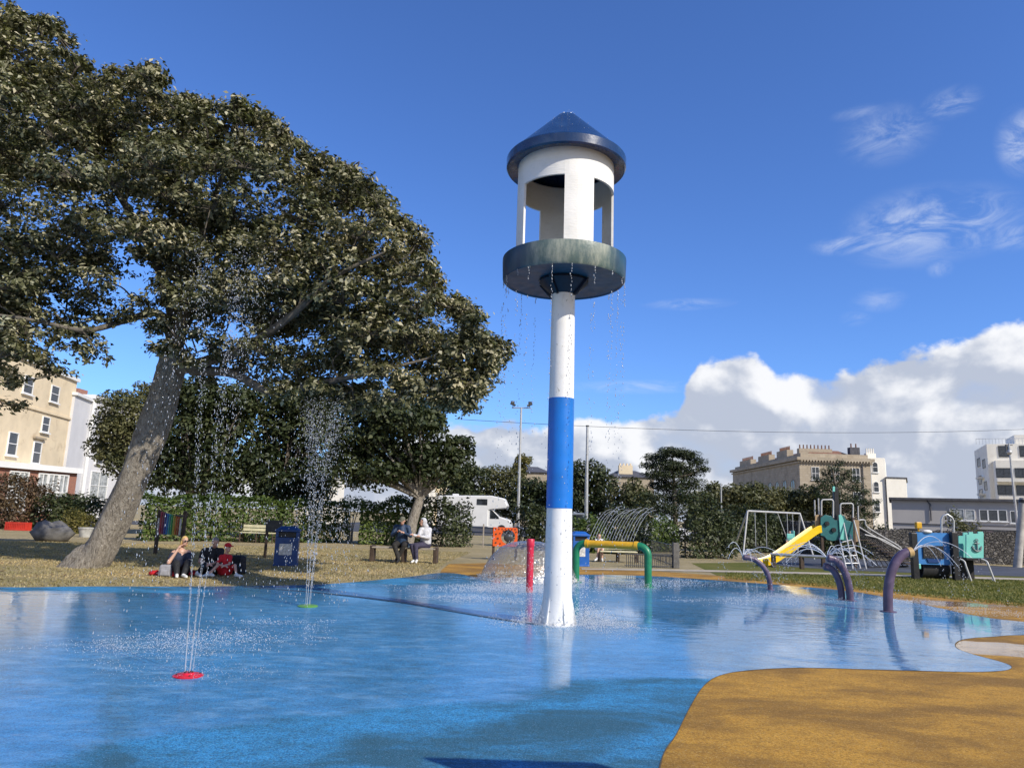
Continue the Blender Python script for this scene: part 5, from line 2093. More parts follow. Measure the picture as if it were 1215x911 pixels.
arcp = [ac + Vector((5.2 * U * math.sin(a), 0, -.5 * U - 5.2 * U * math.cos(a))) for a in np.linspace(-1.25, 1.25, 13)]
mb.tube(arcp, [.5 * U] + [.9 * U] * 11 + [.5 * U], 8)
for s_ in (-1, 1):
    e = arcp[0] if s_ < 0 else arcp[-1]
    mb.add([e + Vector((-s_ * 1.9 * U, -.005, .2 * U)), e + Vector((s_ * 1.3 * U, -.005, .3 * U)), e + Vector((s_ * .4 * U, -.005, 2.9 * U)), e + Vector((-s_ * 1.9 * U, .02, .2 * U)), e + Vector((s_ * 1.3 * U, .02, .3 * U)), e + Vector((s_ * .4 * U, .02, 2.9 * U))], [(0, 1, 2), (5, 4, 3), (0, 3, 4, 1), (1, 4, 5, 2), (2, 5, 3, 0)])
mb.build('anchor', M['anchor'], pc, smooth=30)
mb = MB()
a, b = T(1137.5, 662, .5), T(1169.5, 662, .5)
mb.box(((a.x + b.x) / 2, .5, a.z), (b.x - a.x, .85, .07))
mb.build('deck', M['black'], pc)
mb = MB()
mb.box((T(1157, 670).x, .6, a.z * .5), (.62, .06, a.z * .94))
mb.build('crawl_panel', M['rubber'], pc)
for x0, x1 in ((1139, 1147.5), (1164, 1175)):
    mb = MB()
    mb.tube(smooth_path([T(x0, 663, -.02), T(x0 + (x1 - x0) * .6, 666, -.1), T(x0 + (x1 - x0) * .85, 672, -.15), Vector((T(x1, 684).x, -.2, 0))], 5), .03, 8)
    mb.build('bent_leg', M['steel_paint'], pc, smooth=60)

# pale log post and stone wall
lg0 = G(1207, 673)
top_ = P(1214, 591, lg0.y) - lg0
lg = thing('log_post', 'tall pale weathered log post in front of the stone wall', 'post', lg0)
mb = MB()
mb.tube([(0, 0, -.05), top_ * .5 + Vector((.01, 0, 0)), top_], [.17, .155, .145], 18, wob=.04)
mb.build('log', M['log'], lg, smooth=50)
mb = MB()
mb.tube([top_ * .93, top_ * .975], .165, 18)
mb.build('collar', M['black'], lg, smooth=40)
m, t = new_mat('rubble_stone')
vo = t.n('ShaderNodeTexVoronoi', i_Scale=6.5, feature='F1')
wv2 = t.n('ShaderNodeVectorMath', operation='ADD')
t.L.new(t.scl(t.co, (1, 1, 1.35)), wv2.inputs[0])
nz = t.noise(t.co, 3, 3, out=1)
sc2 = t.n('ShaderNodeVectorMath', operation='SCALE', i_Scale=.22)
t.L.new(nz, sc2.inputs[0])
t.L.new(sc2.outputs[0], wv2.inputs[1])
t.L.new(wv2.outputs[0], vo.inputs['Vector'])
ve = t.n('ShaderNodeTexVoronoi', i_Scale=6.5, feature='DISTANCE_TO_EDGE')
t.L.new(wv2.outputs[0], ve.inputs['Vector'])
sx_ = t.N.new('ShaderNodeSeparateColor')
t.L.new(vo.outputs['Color'], sx_.inputs[0])
c = t.ramp(sx_.outputs[0], [(0, (.06, .056, .052)), (.35, (.115, .107, .097)), (.7, (.17, .157, .14)), (1, (.26, .24, .215))])
c = t.mix(t.ss(t.noise(t.co, 18, 5), .35, .7, 0, .5), c, (.12, .11, .1))
c = t.mix(t.ss(ve.outputs['Distance'], .07, .0), c, (.05, .045, .04))
t.put(t.b, 'Base Color', c)
t.put(t.b, 'Roughness', .95)
bn = t.n('ShaderNodeBump', i_Strength=1.0, i_Distance=.08)
t.L.new(t.ss(ve.outputs['Distance'], 0, .2), bn.inputs['Height'])
t.L.new(bn.outputs[0], t.b.inputs['Normal'])
M['rubble'] = m


def wall(name, label, px0, px1, Y0, Y1, ytop0, ytop1, th=.45):
    a, b = P(px0, 640, Y0), P(px1, 640, Y1)
    za, zb2 = P(px0, ytop0, Y0).z, P(px1, ytop1, Y1).z
    a.z = b.z = 0
    root = thing(name, label, 'wall', a)
    d = b - a
    nrm = Vector((-d.y, d.x, 0)).normalized() * th / 2
    nseg = 60
    vs, fs = [], []
    for i in range(nseg + 1):
        f_ = i / nseg
        p = d * f_
        h_ = za + (zb2 - za) * f_ + rnd.uniform(-.05, .05)
        vs += [p - nrm - Vector((0, 0, .1)), p - nrm * .85 + Vector((0, 0, h_)), p + nrm * .85 + Vector((0, 0, h_)), p + nrm - Vector((0, 0, .1))]
    for i in range(nseg):
        for j in range(3):
            fs.append((i * 4 + j, i * 4 + j + 1, i * 4 + j + 5, i * 4 + j + 4))
    fs += [(0, 1, 2, 3), tuple(nseg * 4 + q for q in (3, 2, 1, 0))]
    MB().add(vs, fs).build('masonry', M['rubble'], root)
    return root


wall('stone_wall', 'long rough grey stone wall behind the play cabin', 1020, 1320, 37, 34, 627, 634)
wall('stone_wall', 'shaded stone wall section behind swing and climbing tower', 905, 1020, 42, 37.4, 617, 620)

# ------------------------------------------------------------------ lamps, poles, wire


def pole(name, label, px, py_top, Y, r, mat, cat='pole', lean=0.0):
    p = P(px, py_top, Y)
    root = thing(name, label, cat, (p.x - lean, Y, 0))
    mb = MB()
    mb.tube([(0, 0, 0), (lean * .5, 0, p.z / 2), (lean, 0, p.z)], [r, r * .8, r * .62], 12)
    mb.tube([(0, 0, 0), (0, 0, 1.0)], r * 1.35, 12)
    mb.build('column', M[mat], root, smooth=40)
    return root, Vector((lean, 0, p.z))


lp_, tp0 = pole('lamp_post', 'tall lamp post carrying two floodlights beside the tree edge', 618.5, 484, 48, .1, 'galv', 'street lamp')
mb = MB()
mb.bar(tp0 + Vector((-.62, 0, 0)), tp0 + Vector((.62, 0, .03)), .035, 8)
mb.build('crossarm', M['galv'], lp_, smooth=40)
for s_ in (-1, 1):
    mb = MB()
    c = tp0 + Vector((s_ * .55, -.05, .22))
    mb.box(c, (.36, .3, .12), rot=Matrix.Rotation(D(-25 * s_), 3, 'Y'))
    mb.bar(tp0 + Vector((s_ * .55, 0, 0)), c, .025, 6)
    mb.box(c + Vector((s_ * .02, -.03, .13)), (.24, .22, .14))
    mb.build('floodlight', M['dark_metal'], lp_, bevel=.02)
lp2, tp1 = pole('lamp_post', 'plain tapering grey column beside the striped tower column', 697, 506, 36, .1, 'galv', 'street lamp')
mb = MB()
mb.tube([tp1 + Vector((0, 0, 0)), tp1 + Vector((0, 0, .06))], .08, 10)
mb.build('cap', M['dark_metal'], lp2)
lp3, _t = pole('sign_pole', 'slim pale pole rising behind the bench couple', 508.5, 562, 40, .045, 'steel_paint')
lp4, _t = pole('sign_pole', 'slim grey pole before the holm oaks', 855.5, 573, 50, .06, 'galv')
lp5, tp5 = pole('lamp_post', 'slim lamp post with round head before the balconied tower block', 1197, 526, 46, .085, 'galv', 'street lamp', -.12)
mb = MB()
mb.ell(tp5 + Vector((-.02, 0, -.55)), (.16, .16, .16), 12)
mb.build('floodlight', M['galv'], lp5, smooth=60)
mb = MB()
mb.bar(tp5 + Vector((-.22, 0, -.1)), tp5 + Vector((.22, 0, -.1)), .03, 6)
mb.box(tp5 + Vector((-.2, 0, -.3)), (.07, .07, .45))
mb.build('crossarm', M['dark_metal'], lp5)
wa, wb = P(540, 497, 52), P(1330, 503, 70)
mb = MB()
pts = [wa.lerp(wb, q / 40) - Vector((0, 0, .9 * (1 - (2 * q / 40 - 1) ** 2))) for q in range(41)]
mb.tube(pts, .016, 5)
tag(mb.build('overhead_wire', M['black']), 'thin overhead wire crossing the sky behind the tower', 'wire')

# ------------------------------------------------------------------ vehicles
M['car_white'] = paint('car_white', (.75, .76, .77), .25, .03, 2, coat=.6)
M['car_grey'] = paint('car_grey', (.2, .22, .25), .25, .05, 2, coat=.6)
M['car_red'] = paint('car_red', (.42, .02, .02), .25, .05, 2, coat=.6)
M['van_white'] = paint('motorhome_white', (.74, .74, .72), .35, .04, 1.2, dirt=(.55, .53, .48), dscale=1, damt=.3)


def car(label, loc, rz, paint_mat, L_=4.2, van=False):
    root = thing('parked_car', label, 'car', loc, rz, 'vehicles parked along the road')
    hL = L_ / 2
    if van:
        prof = [(-hL, .35), (-hL, 1.0), (-hL + .06, 1.75), (-hL + .25, 1.9), (hL - 1.5, 1.9), (hL - .75, 1.15), (hL - .1, .95), (hL, .6), (hL, .35)]
        wins = [[(-hL + .3, 1.2), (-hL + .3, 1.72), (hL - 1.6, 1.75), (hL - 1.05, 1.2)]]
    else:
        prof = [(-hL, .35), (-hL - .02, .85), (-hL + .12, 1.0), (-hL + .55, 1.38), (-hL + 1.1, 1.47), (-hL + 2.0, 1.47), (hL - 1.25, 1.0), (hL - .25, .85), (hL, .65), (hL, .35)]
        wins = [[(-hL + .5, 1.02), (-hL + .85, 1.33), (-hL + 1.35, 1.39), (-hL + 1.35, 1.0)], [(-hL + 1.43, 1.0), (-hL + 1.43, 1.39), (-hL + 1.98, 1.38), (hL - 1.45, 1.0)]]
    mb = MB()
    mb.prism(prof, -.86, .86)
    mb.build('body', M[paint_mat], root, bevel=.07, seg=3)
    for wp in wins:
        for s_ in (-1, 1):
            mb = MB()
            mb.prism(wp, s_ * .858 - .012, s_ * .858 + .012)
            mb.build('side_window', M['glass'], root)
    for wx in (-hL + .75, hL - .8):
        for s_ in (-1, 1):
            mb = MB()
            mb.tube([(wx, s_ * .68, .31), (wx, s_ * .88, .31)], .31, 20)
            o = mb.build('wheel', M['rubber'], root, smooth=40)
            mb = MB()
            mb.tube([(wx, s_ * .87, .31), (wx, s_ * .89, .31)], .19, 14)
            mb.build('hubcap', M['galv'], o, smooth=40)
    for s_ in (-1, 1):
        mb = MB()
        mb.ell((hL - .08, s_ * .62, .68), (.09, .18, .08), 10)
        mb.build('headlight', M['glass_light'], root, smooth=60)
    return root


def gnd(px, Y):
    p = P(px, 620, Y)
    return Vector((p.x, Y, .012))


car('white parked car showing above shrubs right of the yellow crossbar'.replace(' right of', ' beyond'), gnd(790, 60), 0, 'car_white', 3.9)
car('white parked car half hidden behind the pointed shrub', gnd(868, 61), 0, 'car_white', 4.2)
car('grey parked van between the striped tower column and lamp column', gnd(680, 62), 0, 'car_grey', 4.6, True)
car('red car with roof just above the stone wall', gnd(1190, 44) - Vector((0, 0, .0)), 0, 'car_red', 3.8)

mh0 = gnd(556, 64)
mh = thing('motorhome', 'white motorhome with overcab bed parked beyond the shrubs', 'motorhome', mh0, D(-4), 'vehicles parked along the road')
mb = MB()
mb.prism([(-2.6, .5), (-2.6, 2.9), (-2.4, 3.0), (1.7, 3.1), (2.0, 3.1), (3.05, 2.9), (3.35, 2.3), (3.2, 2.1), (2.0, 1.95), (1.75, 1.9), (1.75, .5)], -1.1, 1.1)
mb.build('body', M['van_white'], mh, bevel=.08, seg=3)
mb = MB()
mb.prism([(1.7, .45), (1.7, 2.0), (2.05, 1.98), (2.75, 1.35), (3.5, 1.15), (3.7, .8), (3.7, .45)], -1.0, 1.0)
mb.build('cab', M['van_white'], mh, bevel=.06, seg=3)
for nm, poly, mt in (('cab_window', [(1.9, 1.2), (1.9, 1.9), (2.1, 1.88), (2.65, 1.33), (2.65, 1.2)], 'glass'), ('window', [(.75, 2.3), (.75, 2.8), (1.65, 2.8), (1.65, 2.3)], 'glass'), ('window', [(-2.1, 1.6), (-2.1, 2.2), (-1.0, 2.2), (-1.0, 1.6)], 'glass'), ('door', [(-.3, .6), (-.3, 2.4), (.35, 2.4), (.35, .6)], 'frame_white')):
    for s_ in (-1, 1):
        mb = MB()
        w3 = 1.0 if nm == 'cab_window' else 1.1
        mb.prism(poly, s_ * w3 - .015, s_ * w3 + .015)
        mb.build(nm, M[mt], mh)
mb = MB()
mb.add([(2.78, -.85, 1.42), (2.78, .85, 1.42), (2.15, .85, 1.98), (2.15, -.85, 1.98), (2.83, -.85, 1.45), (2.83, .85, 1.45), (2.2, .85, 2.0), (2.2, -.85, 2.0)], [(0, 1, 2, 3), (7, 6, 5, 4), (0, 4, 5, 1), (1, 5, 6, 2), (2, 6, 7, 3), (3, 7, 4, 0)])
mb.build('windscreen', M['glass'], mh)
mb = MB()
mb.box((-1.2, 0, 3.12), (.5, .5, .14))
mb.build('roof_vent', M['van_white'], mh, bevel=.03)
for wx in (-2.0, 2.9):
    for s_ in (-1, 1):
        mb = MB()
        mb.tube([(wx, s_ * .85, .36), (wx, s_ * 1.08, .36)], .36, 20)
        mb.build('wheel', M['rubber'], mh, smooth=40)

# ------------------------------------------------------------------ buildings
M['render_yellow'] = paint('ochre_render', (.72, .6, .41), .85, .08, .6, .2, 30, dirt=(.35, .25, .14), dscale=.9, damt=.5)
M['render_grey'] = paint('pale_grey_render', (.62, .62, .63), .85, .05, .6, .2, 30, dirt=(.45, .45, .45), dscale=.8, damt=.3)
M['render_white'] = paint('white_render', (.84, .8, .7), .8, .05, .5, .1, 30, dirt=(.6, .56, .48), dscale=.6, damt=.4)
M['panel_grey'] = paint('grey_panel_wall', (.46, .435, .41), .8, .05, .4, .1, 30)  # own grey of the long building's wall and canopy
M['trim_white'] = paint('white_trim', (.78, .78, .76), .6, .04, 1)
M['slate'] = paint('roof_slate', (.085, .085, .095), .8, .2, 2, .3, 20)
M['roof_tile'] = paint('roof_red_tile', (.2, .1, .065), .85, .2, 2, .3, 20)
m, t = new_mat('ashlar_stone')
br = t.n('ShaderNodeTexBrick', i_Scale=1.0)
br.inputs['Brick Width'].default_value = .9
br.inputs['Row Height'].default_value = .4
br.inputs['Mortar Size'].default_value = .012
br.inputs['Color1'].default_value = (.45, .385, .29, 1)
br.inputs['Color2'].default_value = (.39, .325, .235, 1)
br.inputs['Mortar'].default_value = (.27, .22, .16, 1)
sp_ = t.N.new('ShaderNodeSeparateXYZ')
t.L.new(t.co, sp_.inputs[0])
cb = t.N.new('ShaderNodeCombineXYZ')
t.put(cb, 0, t.m('ADD', sp_.outputs[0], sp_.outputs[1]))
t.put(cb, 1, sp_.outputs[2])
t.L.new(cb.outputs[0], br.inputs['Vector'])
c = t.mix(t.ss(t.noise(t.co, .6, 6, .6), .45, .72, 0, .55), br.outputs[0], (.22, .18, .13))
t.put(t.b, 'Base Color', c)
t.put(t.b, 'Roughness', .9)
M['ashlar'] = m
m, t = new_mat('red_brick')
br = t.n('ShaderNodeTexBrick', i_Scale=4.0)
br.inputs['Color1'].default_value = (.32, .11, .06, 1)
br.inputs['Color2'].default_value = (.24, .08, .05, 1)
br.inputs['Mortar'].default_value = (.35, .3, .25, 1)
cb = t.N.new('ShaderNodeCombineXYZ')
sp_ = t.N.new('ShaderNodeSeparateXYZ')
t.L.new(t.co, sp_.inputs[0])
t.put(cb, 0, t.m('ADD', sp_.outputs[0], sp_.outputs[1]))
t.put(cb, 1, sp_.outputs[2])
t.L.new(cb.outputs[0], br.inputs['Vector'])
t.put(t.b, 'Base Color', br.outputs[0])
t.put(t.b, 'Roughness', .9)
M['brick'] = m

WC = {}


def window(parent, x, y, z, w_, h_, rz=0.0, mull=1, trans=1, arched=False, glass='glass', frame='frame_white', sill=True, name='window', fw=.07):
    """a framed window on a facade that faces -y (turned by rz): frame, pane, sill"""
    key = (round(w_, 3), round(h_, 3), mull, trans, arched, glass, frame, sill, fw)
    if key not in WC:
        def outline(ww, hh, r0=0):
            if not arched:
                return [(-ww / 2, r0), (ww / 2, r0), (ww / 2, hh), (-ww / 2, hh)]
            pts = [(-ww / 2, r0), (ww / 2, r0)]
            for k in range(9):
                a = PI * k / 8
                pts.append((ww / 2 * math.cos(a), hh - ww / 2 + ww / 2 * math.sin(a)))
            return pts
        f = MB()
        o_, i_ = outline(w_, h_), outline(w_ - 2 * fw, h_ - fw, fw)
        k = len(o_)
        vs = [(p[0], -.09, p[1]) for p in o_ + i_] + [(p[0], .02, p[1]) for p in o_ + i_]
        fs = []
        for a in range(k):
            b = (a + 1) % k
            fs += [(a, b, k + b, k + a), (2 * k + a, 3 * k + a, 3 * k + b, 2 * k + b), (a, 2 * k + a, 2 * k + b, b), (k + a, k + b, 3 * k + b, 3 * k + a)]
        f.add(vs, fs)
        for q in range(1, mull + 1):
            if mull:
                f.box((-w_ / 2 + w_ * q / (mull + 1), -.055, h_ / 2), (fw * .8, .05, h_ - 2 * fw))
        for q in range(1, trans + 1):
            f.box((0, -.058, h_ * q / (trans + 1)), (w_ - 2 * fw, .05, fw * .8))
        g = MB().prism(outline(w_ - 2 * fw + .01, h_ - fw, fw), -.035, -.01)
        s_ = MB().box((0, -.09, -.06), (w_ + .25, .22, .1))
        WC[key] = (f.mesh('window_frame', M[frame]), g.mesh('pane', M[glass]), s_.mesh('sill', M['trim_white']))
    fm, gm, sm = WC[key]
    o = bpy.data.objects.new(name, fm)
    link(o, parent)
    o.location = (x, y, z)
    o.rotation_euler = (0, 0, rz)
    link(bpy.data.objects.new('pane', gm), o)
    if sill:
        link(bpy.data.objects.new('sill', sm), o)
    return o


def facing(px0, Y0, px1, Y1):
    """ground corner, heading and length of a facade from one surveyed corner to another"""
    a, b = P(px0, 620, Y0), P(px1, 620, Y1)
    a.z = b.z = 0
    d = b - a
    return a, math.atan2(d.y, d.x), d.length


def H_at(px, py, Y):
    return P(px, py, Y).z



def skew_block(name, parent, mat, w_, d_, z0, z1, sl, x0=0.0, y0=0.0):
    """a block whose flank runs back at slope sl"""
    mb = MB()
    q = [(x0, y0), (x0 + w_, y0), (x0 + w_ + sl * d_, y0 + d_), (x0 + sl * d_, y0 + d_)]
    mb.add([(x, y, z) for z in (z0, z1) for x, y in q], [(3, 2, 1, 0), (4, 5, 6, 7), (0, 1, 5, 4), (1, 2, 6, 5), (2, 3, 7, 6), (3, 0, 4, 7)])
    return mb.build(name, M[mat], parent)


# ochre house
a, rz, ln = facing(-12, 53.2, 69, 64)
hy = H_at(0, 428, 55)
hs = thing('terraced_house', 'ochre rendered house with stained upper wall', 'house', a, rz)
mb = MB()
mb.box((ln / 2 - 4, 5, hy / 2), (ln + 8, 10, hy))
mb.build('wall', M['render_yellow'], hs)
mb = MB()
mb.box((ln / 2 - 4, 5, hy + .14), (ln + 8.3, 10.4, .28))
mb.build('parapet', M['trim_white'], hs)
mb = MB()
mb.box((ln / 2 - 4, -.06, hy * .72), (ln + 8.1, .14, .16))
mb.build('string_course', M['render_yellow'], hs)


def wall_x(px, Y0, Y1, p0, p1, L_):
    """distance along a facade of the surveyed column px"""
    best, bx = 1e9, 0
    for k in range(401):
        s = L_ * k / 400
        q = p0.lerp(p1, k / 400)
        v = q - EYE
        x = 607.5 + F * v.dot(_r) / v.dot(_f)
        if abs(x - px) < best:
            best, bx = abs(x - px), s
    return bx


pa, pb = P(-12, 590, 53.2), P(69, 590, 64)
for px, z_, w_, h_ in ((9, .80, 1.5, 1.35), (43, .80, 1.5, 1.35), (37, .585, 1.3, 1.25), (31, .37, 1.35, 1.7), (0, .40, 1.4, 1.7)):
    s = wall_x(px, 0, 0, pa, pb, ln)
    window(hs, s, 0, hy * z_, w_, h_, 0, 0, 1)
mb = MB()
s = wall_x(31, 0, 0, pa, pb, ln)
mb.box((s, -.12, hy * .37 + 2.0), (1.9, .2, .14))
mb.build('lintel', M['ashlar'], hs)

# flat roofed brick extension in front
a2, rz2, ln2 = facing(-20, 50, 84, 58)
he = H_at(0, 548, 52)
ex = thing('brick_extension', 'single storey brick extension with white flat roof edge', 'house extension', a2, rz2)
mb = MB()
mb.box((ln2 / 2 - 3, 2, he * .45), (ln2 + 6, 4, he * .9))
mb.build('wall', M['brick'], ex)
mb = MB()
mb.box((ln2 / 2 - 3, 1.95, he * .95), (ln2 + 6.5, 4.5, he * .1))
mb.build('fascia', M['trim_white'], ex)
pa, pb = P(-20, 600, 50), P(84, 600, 58)
for p_a, p_b in ((37, 49), (49, 62), (62, 74), (2, 14), (14, 26)):
    s_a, s_b = wall_x(p_a, 0, 0, pa, pb, ln2), wall_x(p_b, 0, 0, pa, pb, ln2)
    window(ex, (s_a + s_b) / 2, 0, he * .2, (s_b - s_a) * .97, he * .66, 0, 1, 1, glass='glass_light', fw=.1)

# pale grey house, two facets
a3, rz3, ln3 = facing(69, 63.5, 92, 68)
hg = H_at(69, 468, 63.5)
gh = thing('terraced_house', 'pale grey rendered house with white downpipe', 'house', a3, rz3)
mb = MB()
mb.box((ln3 / 2, 4, hg / 2), (ln3, 8, hg))
p92 = P(91, 620, 67.5)
p135 = P(150, 620, 76)
d92 = (p135 - p92)
d92.z = 0
loc_ = Matrix.Rotation(-rz3, 3, 'Z') @ (Vector((p92.x, p92.y, 0)) - a3)
rel = math.atan2(d92.y, d92.x) - rz3
R2 = Matrix.Rotation(rel, 3, 'Z')
L3 = d92.length
c_ = loc_ + R2 @ Vector((L3 / 2, 4, 0))
hg2 = H_at(92, 472, 67.5)
mb.box((c_.x, c_.y, hg2 / 2), (L3, 8, hg2), rot=R2)
mb.build('wall', M['render_grey'], gh)
mb = MB()
mb.box((c_.x, c_.y, hg2 + .15), (L3 + .5, 8.6, .35), rot=R2)
mb.box((ln3 / 2, 4, hg + .12), (ln3 + .3, 8.4, .25))
mb.build('fascia', M['trim_white'], gh)
mb = MB()
mb.bar(loc_ + R2 @ Vector((.1, -.12, 0)), loc_ + R2 @ Vector((.1, -.12, hg2)), .16, 8)
mb.build('downpipe', M['trim_white'], gh)
pa, pb = P(91, 600, 67.5), P(150, 600, 76)
for px, py, w_, h_ in ((117, 500, 2.2, 2.0), (112, 540, 2.4, 1.7), (111, 576, 2.9, 2.6)):
    s = wall_x(px, 0, 0, pa, pb, L3)
    f_ = s / L3
    zz = H_at(px, py, 67.5 + 8.5 * f_)
    q = loc_ + R2 @ Vector((s, 0, 0))
    window(gh, q.x, q.y, zz - h_ / 2, w_, h_, rel, 1, 1, glass='glass_light' if py > 560 else 'glass')
mb = MB()
q = loc_ + R2 @ Vector((L3 * .5, 4, 0))
mb.box((q.x, q.y, hg2 + .8), (1.6, .8, 1.3), rot=R2)
mb.build('chimney', M['brick'], gh)

# small pale houses glimpsed between trunks
for (lbl, px0, px1, Y, yt, mt) in (('cream gabled house glimpsed behind the bent pale trunk', 494, 511, 92, 571, 'render_white'), ('ochre house end glimpsed beside the slim pole', 513, 524, 96, 574, 'render_yellow'), ('white house glimpsed through the taller jet drops'.replace('taller', 'shorter'), 355, 391, 80, 562, 'render_white')):
    a4, rz4, ln4 = facing(px0, Y, px1, Y)
    h4 = H_at(px0, yt, Y)
    o4 = thing('distant_house', lbl, 'house', a4, rz4, 'houses glimpsed between the trees')
    mb = MB()
    mb.box((ln4 / 2, 3, h4 / 2), (ln4, 6, h4))
    mb.build('wall', M[mt], o4)
    mb = MB()
    mb.prism([(-.2, h4), (ln4 + .2, h4), (ln4 / 2, h4 + ln4 * .3)], -.2, 6.2)
    mb.build('roof', M['slate'], o4)
    for q in range(2):
        window(o4, ln4 * (.3 + .4 * q), 0, h4 * .55, ln4 * .18, 1.3, 0, 0, 1)

# far roofs above the trees
for (lbl, px0, px1, Y, yr, ye, mt, chim) in (('distant house with dark hipped roof beside the yellowing tree', 610, 650, 112, 551, 560, 'slate', False), ('distant long dark roofed house with cream chimney', 722, 776, 118, 556, 566, 'slate', True)):
    a4, rz4, ln4 = facing(px0, Y, px1, Y)
    h4 = H_at((px0 + px1) / 2, ye, Y)
    hr = H_at((px0 + px1) / 2, yr, Y)
    o4 = thing('distant_house', lbl, 'house', a4, rz4, 'houses glimpsed between the trees')
    mb = MB()
    mb.box((ln4 / 2, 5, h4 / 2), (ln4, 10, h4))
    mb.build('wall', M['ashlar'], o4)
    mb = MB()
    ii = ln4 * .3
    mb.add([(-.3, -.3, h4), (ln4 + .3, -.3, h4), (ln4 + .3, 10.3, h4), (-.3, 10.3, h4), (ii, 5, hr), (ln4 - ii, 5, hr)], [(0, 1, 5, 4), (1, 2, 5), (2, 3, 4, 5), (3, 0, 4), (3, 2, 1, 0)])
    mb.build('roof', M[mt], o4)
    if chim:
        mb = MB()
        mb.box((ln4 * .42, 2.5, (h4 + hr) / 2 + .2), (2.2, 1.0, hr - h4 + .9))
        for q in range(4):
            mb.tube([(ln4 * .42 - .85 + q * .56, 2.5, hr + .5), (ln4 * .42 - .85 + q * .56, 2.5, hr + 1.0)], .14, 8)
        mb.build('chimney', M['render_yellow'], o4)

# stone terrace
YT = 120.0
a5, rz5, W5 = facing(951, YT, 1036.5, YT)
H5 = H_at(951, 546, YT)
te = thing('stone_terrace', 'large honey stone terrace with many chimney pots', 'building', a5, rz5)
D5 = 36.0
mb = MB()
mb.box((W5 / 2, D5 / 2, H5 / 2), (W5, D5, H5))
mb.build('wall', M['ashlar'], te)
mb = MB()
mb.box((W5 / 2, D5 / 2, H5 + .28), (W5 + 1.0, D5 + 1.0, .5))
mb.box((W5 / 2, D5 / 2, H5 - .28), (W5 + .5, D5 + .5, .22))
for k in range(24):
    mb.box((W5 * (k + .5) / 24, -.3, H5 - .05), (.22, .5, .3))
mb.build('cornice', M['ashlar'], te)
mb = MB()
mb.box((W5 / 2, .4, H5 + .85), (W5 - .6, .5, .7))
mb.box((.6, D5 / 2, H5 + .8), (.5, D5 - 1, .6))
mb.build('parapet', M['ashlar'], te)
mb = MB()
z0 = H5 + .55
mb.add([(.9, .9, z0), (W5 - .9, .9, z0), (W5 - .9, D5 - .9, z0), (.9, D5 - .9, z0), (3.6, 3.6, z0 + 1.5), (W5 - 3.6, 3.6, z0 + 1.5), (W5 - 3.6, D5 - 3.6, z0 + 1.5), (3.6, D5 - 3.6, z0 + 1.5)], [(0, 1, 5, 4), (1, 2, 6, 5), (2, 3, 7, 6), (3, 0, 4, 7), (4, 5, 6, 7)])
mb.build('roof', M['roof_tile'], te)
for (x, y, L_, along, zh, npot) in ((2.0, 3.4, 5.5, 0, 1.7, 9), (1.6, 10.5, 5.0, 1, 1.9, 8), (1.6, 20, 6.0, 1, 1.8, 9), (1.6, 31, 7, 1, 1.7, 9), (W5 - 1.6, 2.2, 1.6, 0, 2.0, 2)):
    mb = MB()
    mb.box((x if along else x + L_ / 2 - .8, y, z0 + zh / 2), (1.1 if along else L_, L_ if along else 1.0, zh))
    cm = mb.build('chimney', M['ashlar'] if npot > 2 else M['slate'], te)
    mb = MB()
    for q in range(npot):
        off = L_ * ((q + .5) / npot - .5)
        px_, py_ = (x, y + off) if along else (x + L_ / 2 - .8 + off, y)
        mb.lathe([(.13, 0), (.1, .62), (.13, .65), (.08, .67)], 8, (px_, py_, z0 + zh))
    mb.build('chimney_pot', M['roof_tile'], cm)
for fx in (.22, .5, .79):
    window(te, W5 * fx, 0, H5 - 3.1, 1.25, 2.1, 0, 1, 1)
    window(te, W5 * fx, 0, H5 - 7.4, 1.3, 2.6, 0, 1, 1)
for k in range(9):
    window(te, 0, 3.0 + 3.6 * k, H5 - 5.9, 1.9, 3.0, -PI / 2, 1, 1, True, frame='ashlar', name='arched_window')
mb = MB()
mb.bar((W5 * .88, -.15, 0), (W5 * .88, -.15, H5 - .4), .09, 8)
mb.build('downpipe', M['slate'], te)

# white houses beyond the terrace
a6, rz6, W6 = facing(1037, 120.4, 1054, 120.4)
H6 = H_at(1040, 543, 120.4)
wh = thing('white_house', 'tall narrow white rendered house joined to the stone terrace', 'house', a6, rz6)
skew_block('wall', wh, 'render_white', W6, 12, 0, H6, .52)
mb = MB()
mb.box((W6 / 2, 2.5, H6 + .45), (1.6, .8, .9))
for q in range(4):
    mb.lathe([(.14, 0), (.11, .8), (.13, .85)], 8, (W6 / 2 - .55 + q * .37, 2.5, H6 + .9))
mb.build('chimney', M['render_white'], wh)
for z_ in (.81, .56, .31):
    window(wh, W6 * .28, 0, H6 * z_, .9, 1.7, 0, 0, 1, True)
mb = MB()
mb.bar((W6 * .97, -.12, 0), (W6 * .97, -.12, H6 * .72), .1, 8)
mb.build('downpipe', M['slate'], wh)
a6, rz6, W6 = facing(1054.3, 120, 1078, 120)
H6 = H_at(1060, 567, 120)
wb_ = thing('white_house', 'lower blank white block beside the long grey building', 'house', a6, rz6)
skew_block('wall', wb_, 'render_white', W6, 12, 0, H6, .54)
skew_block('coping', wb_, 'slate', W6 + .3, 12.3, H6, H6 + .16, .54, -.15, -.15)

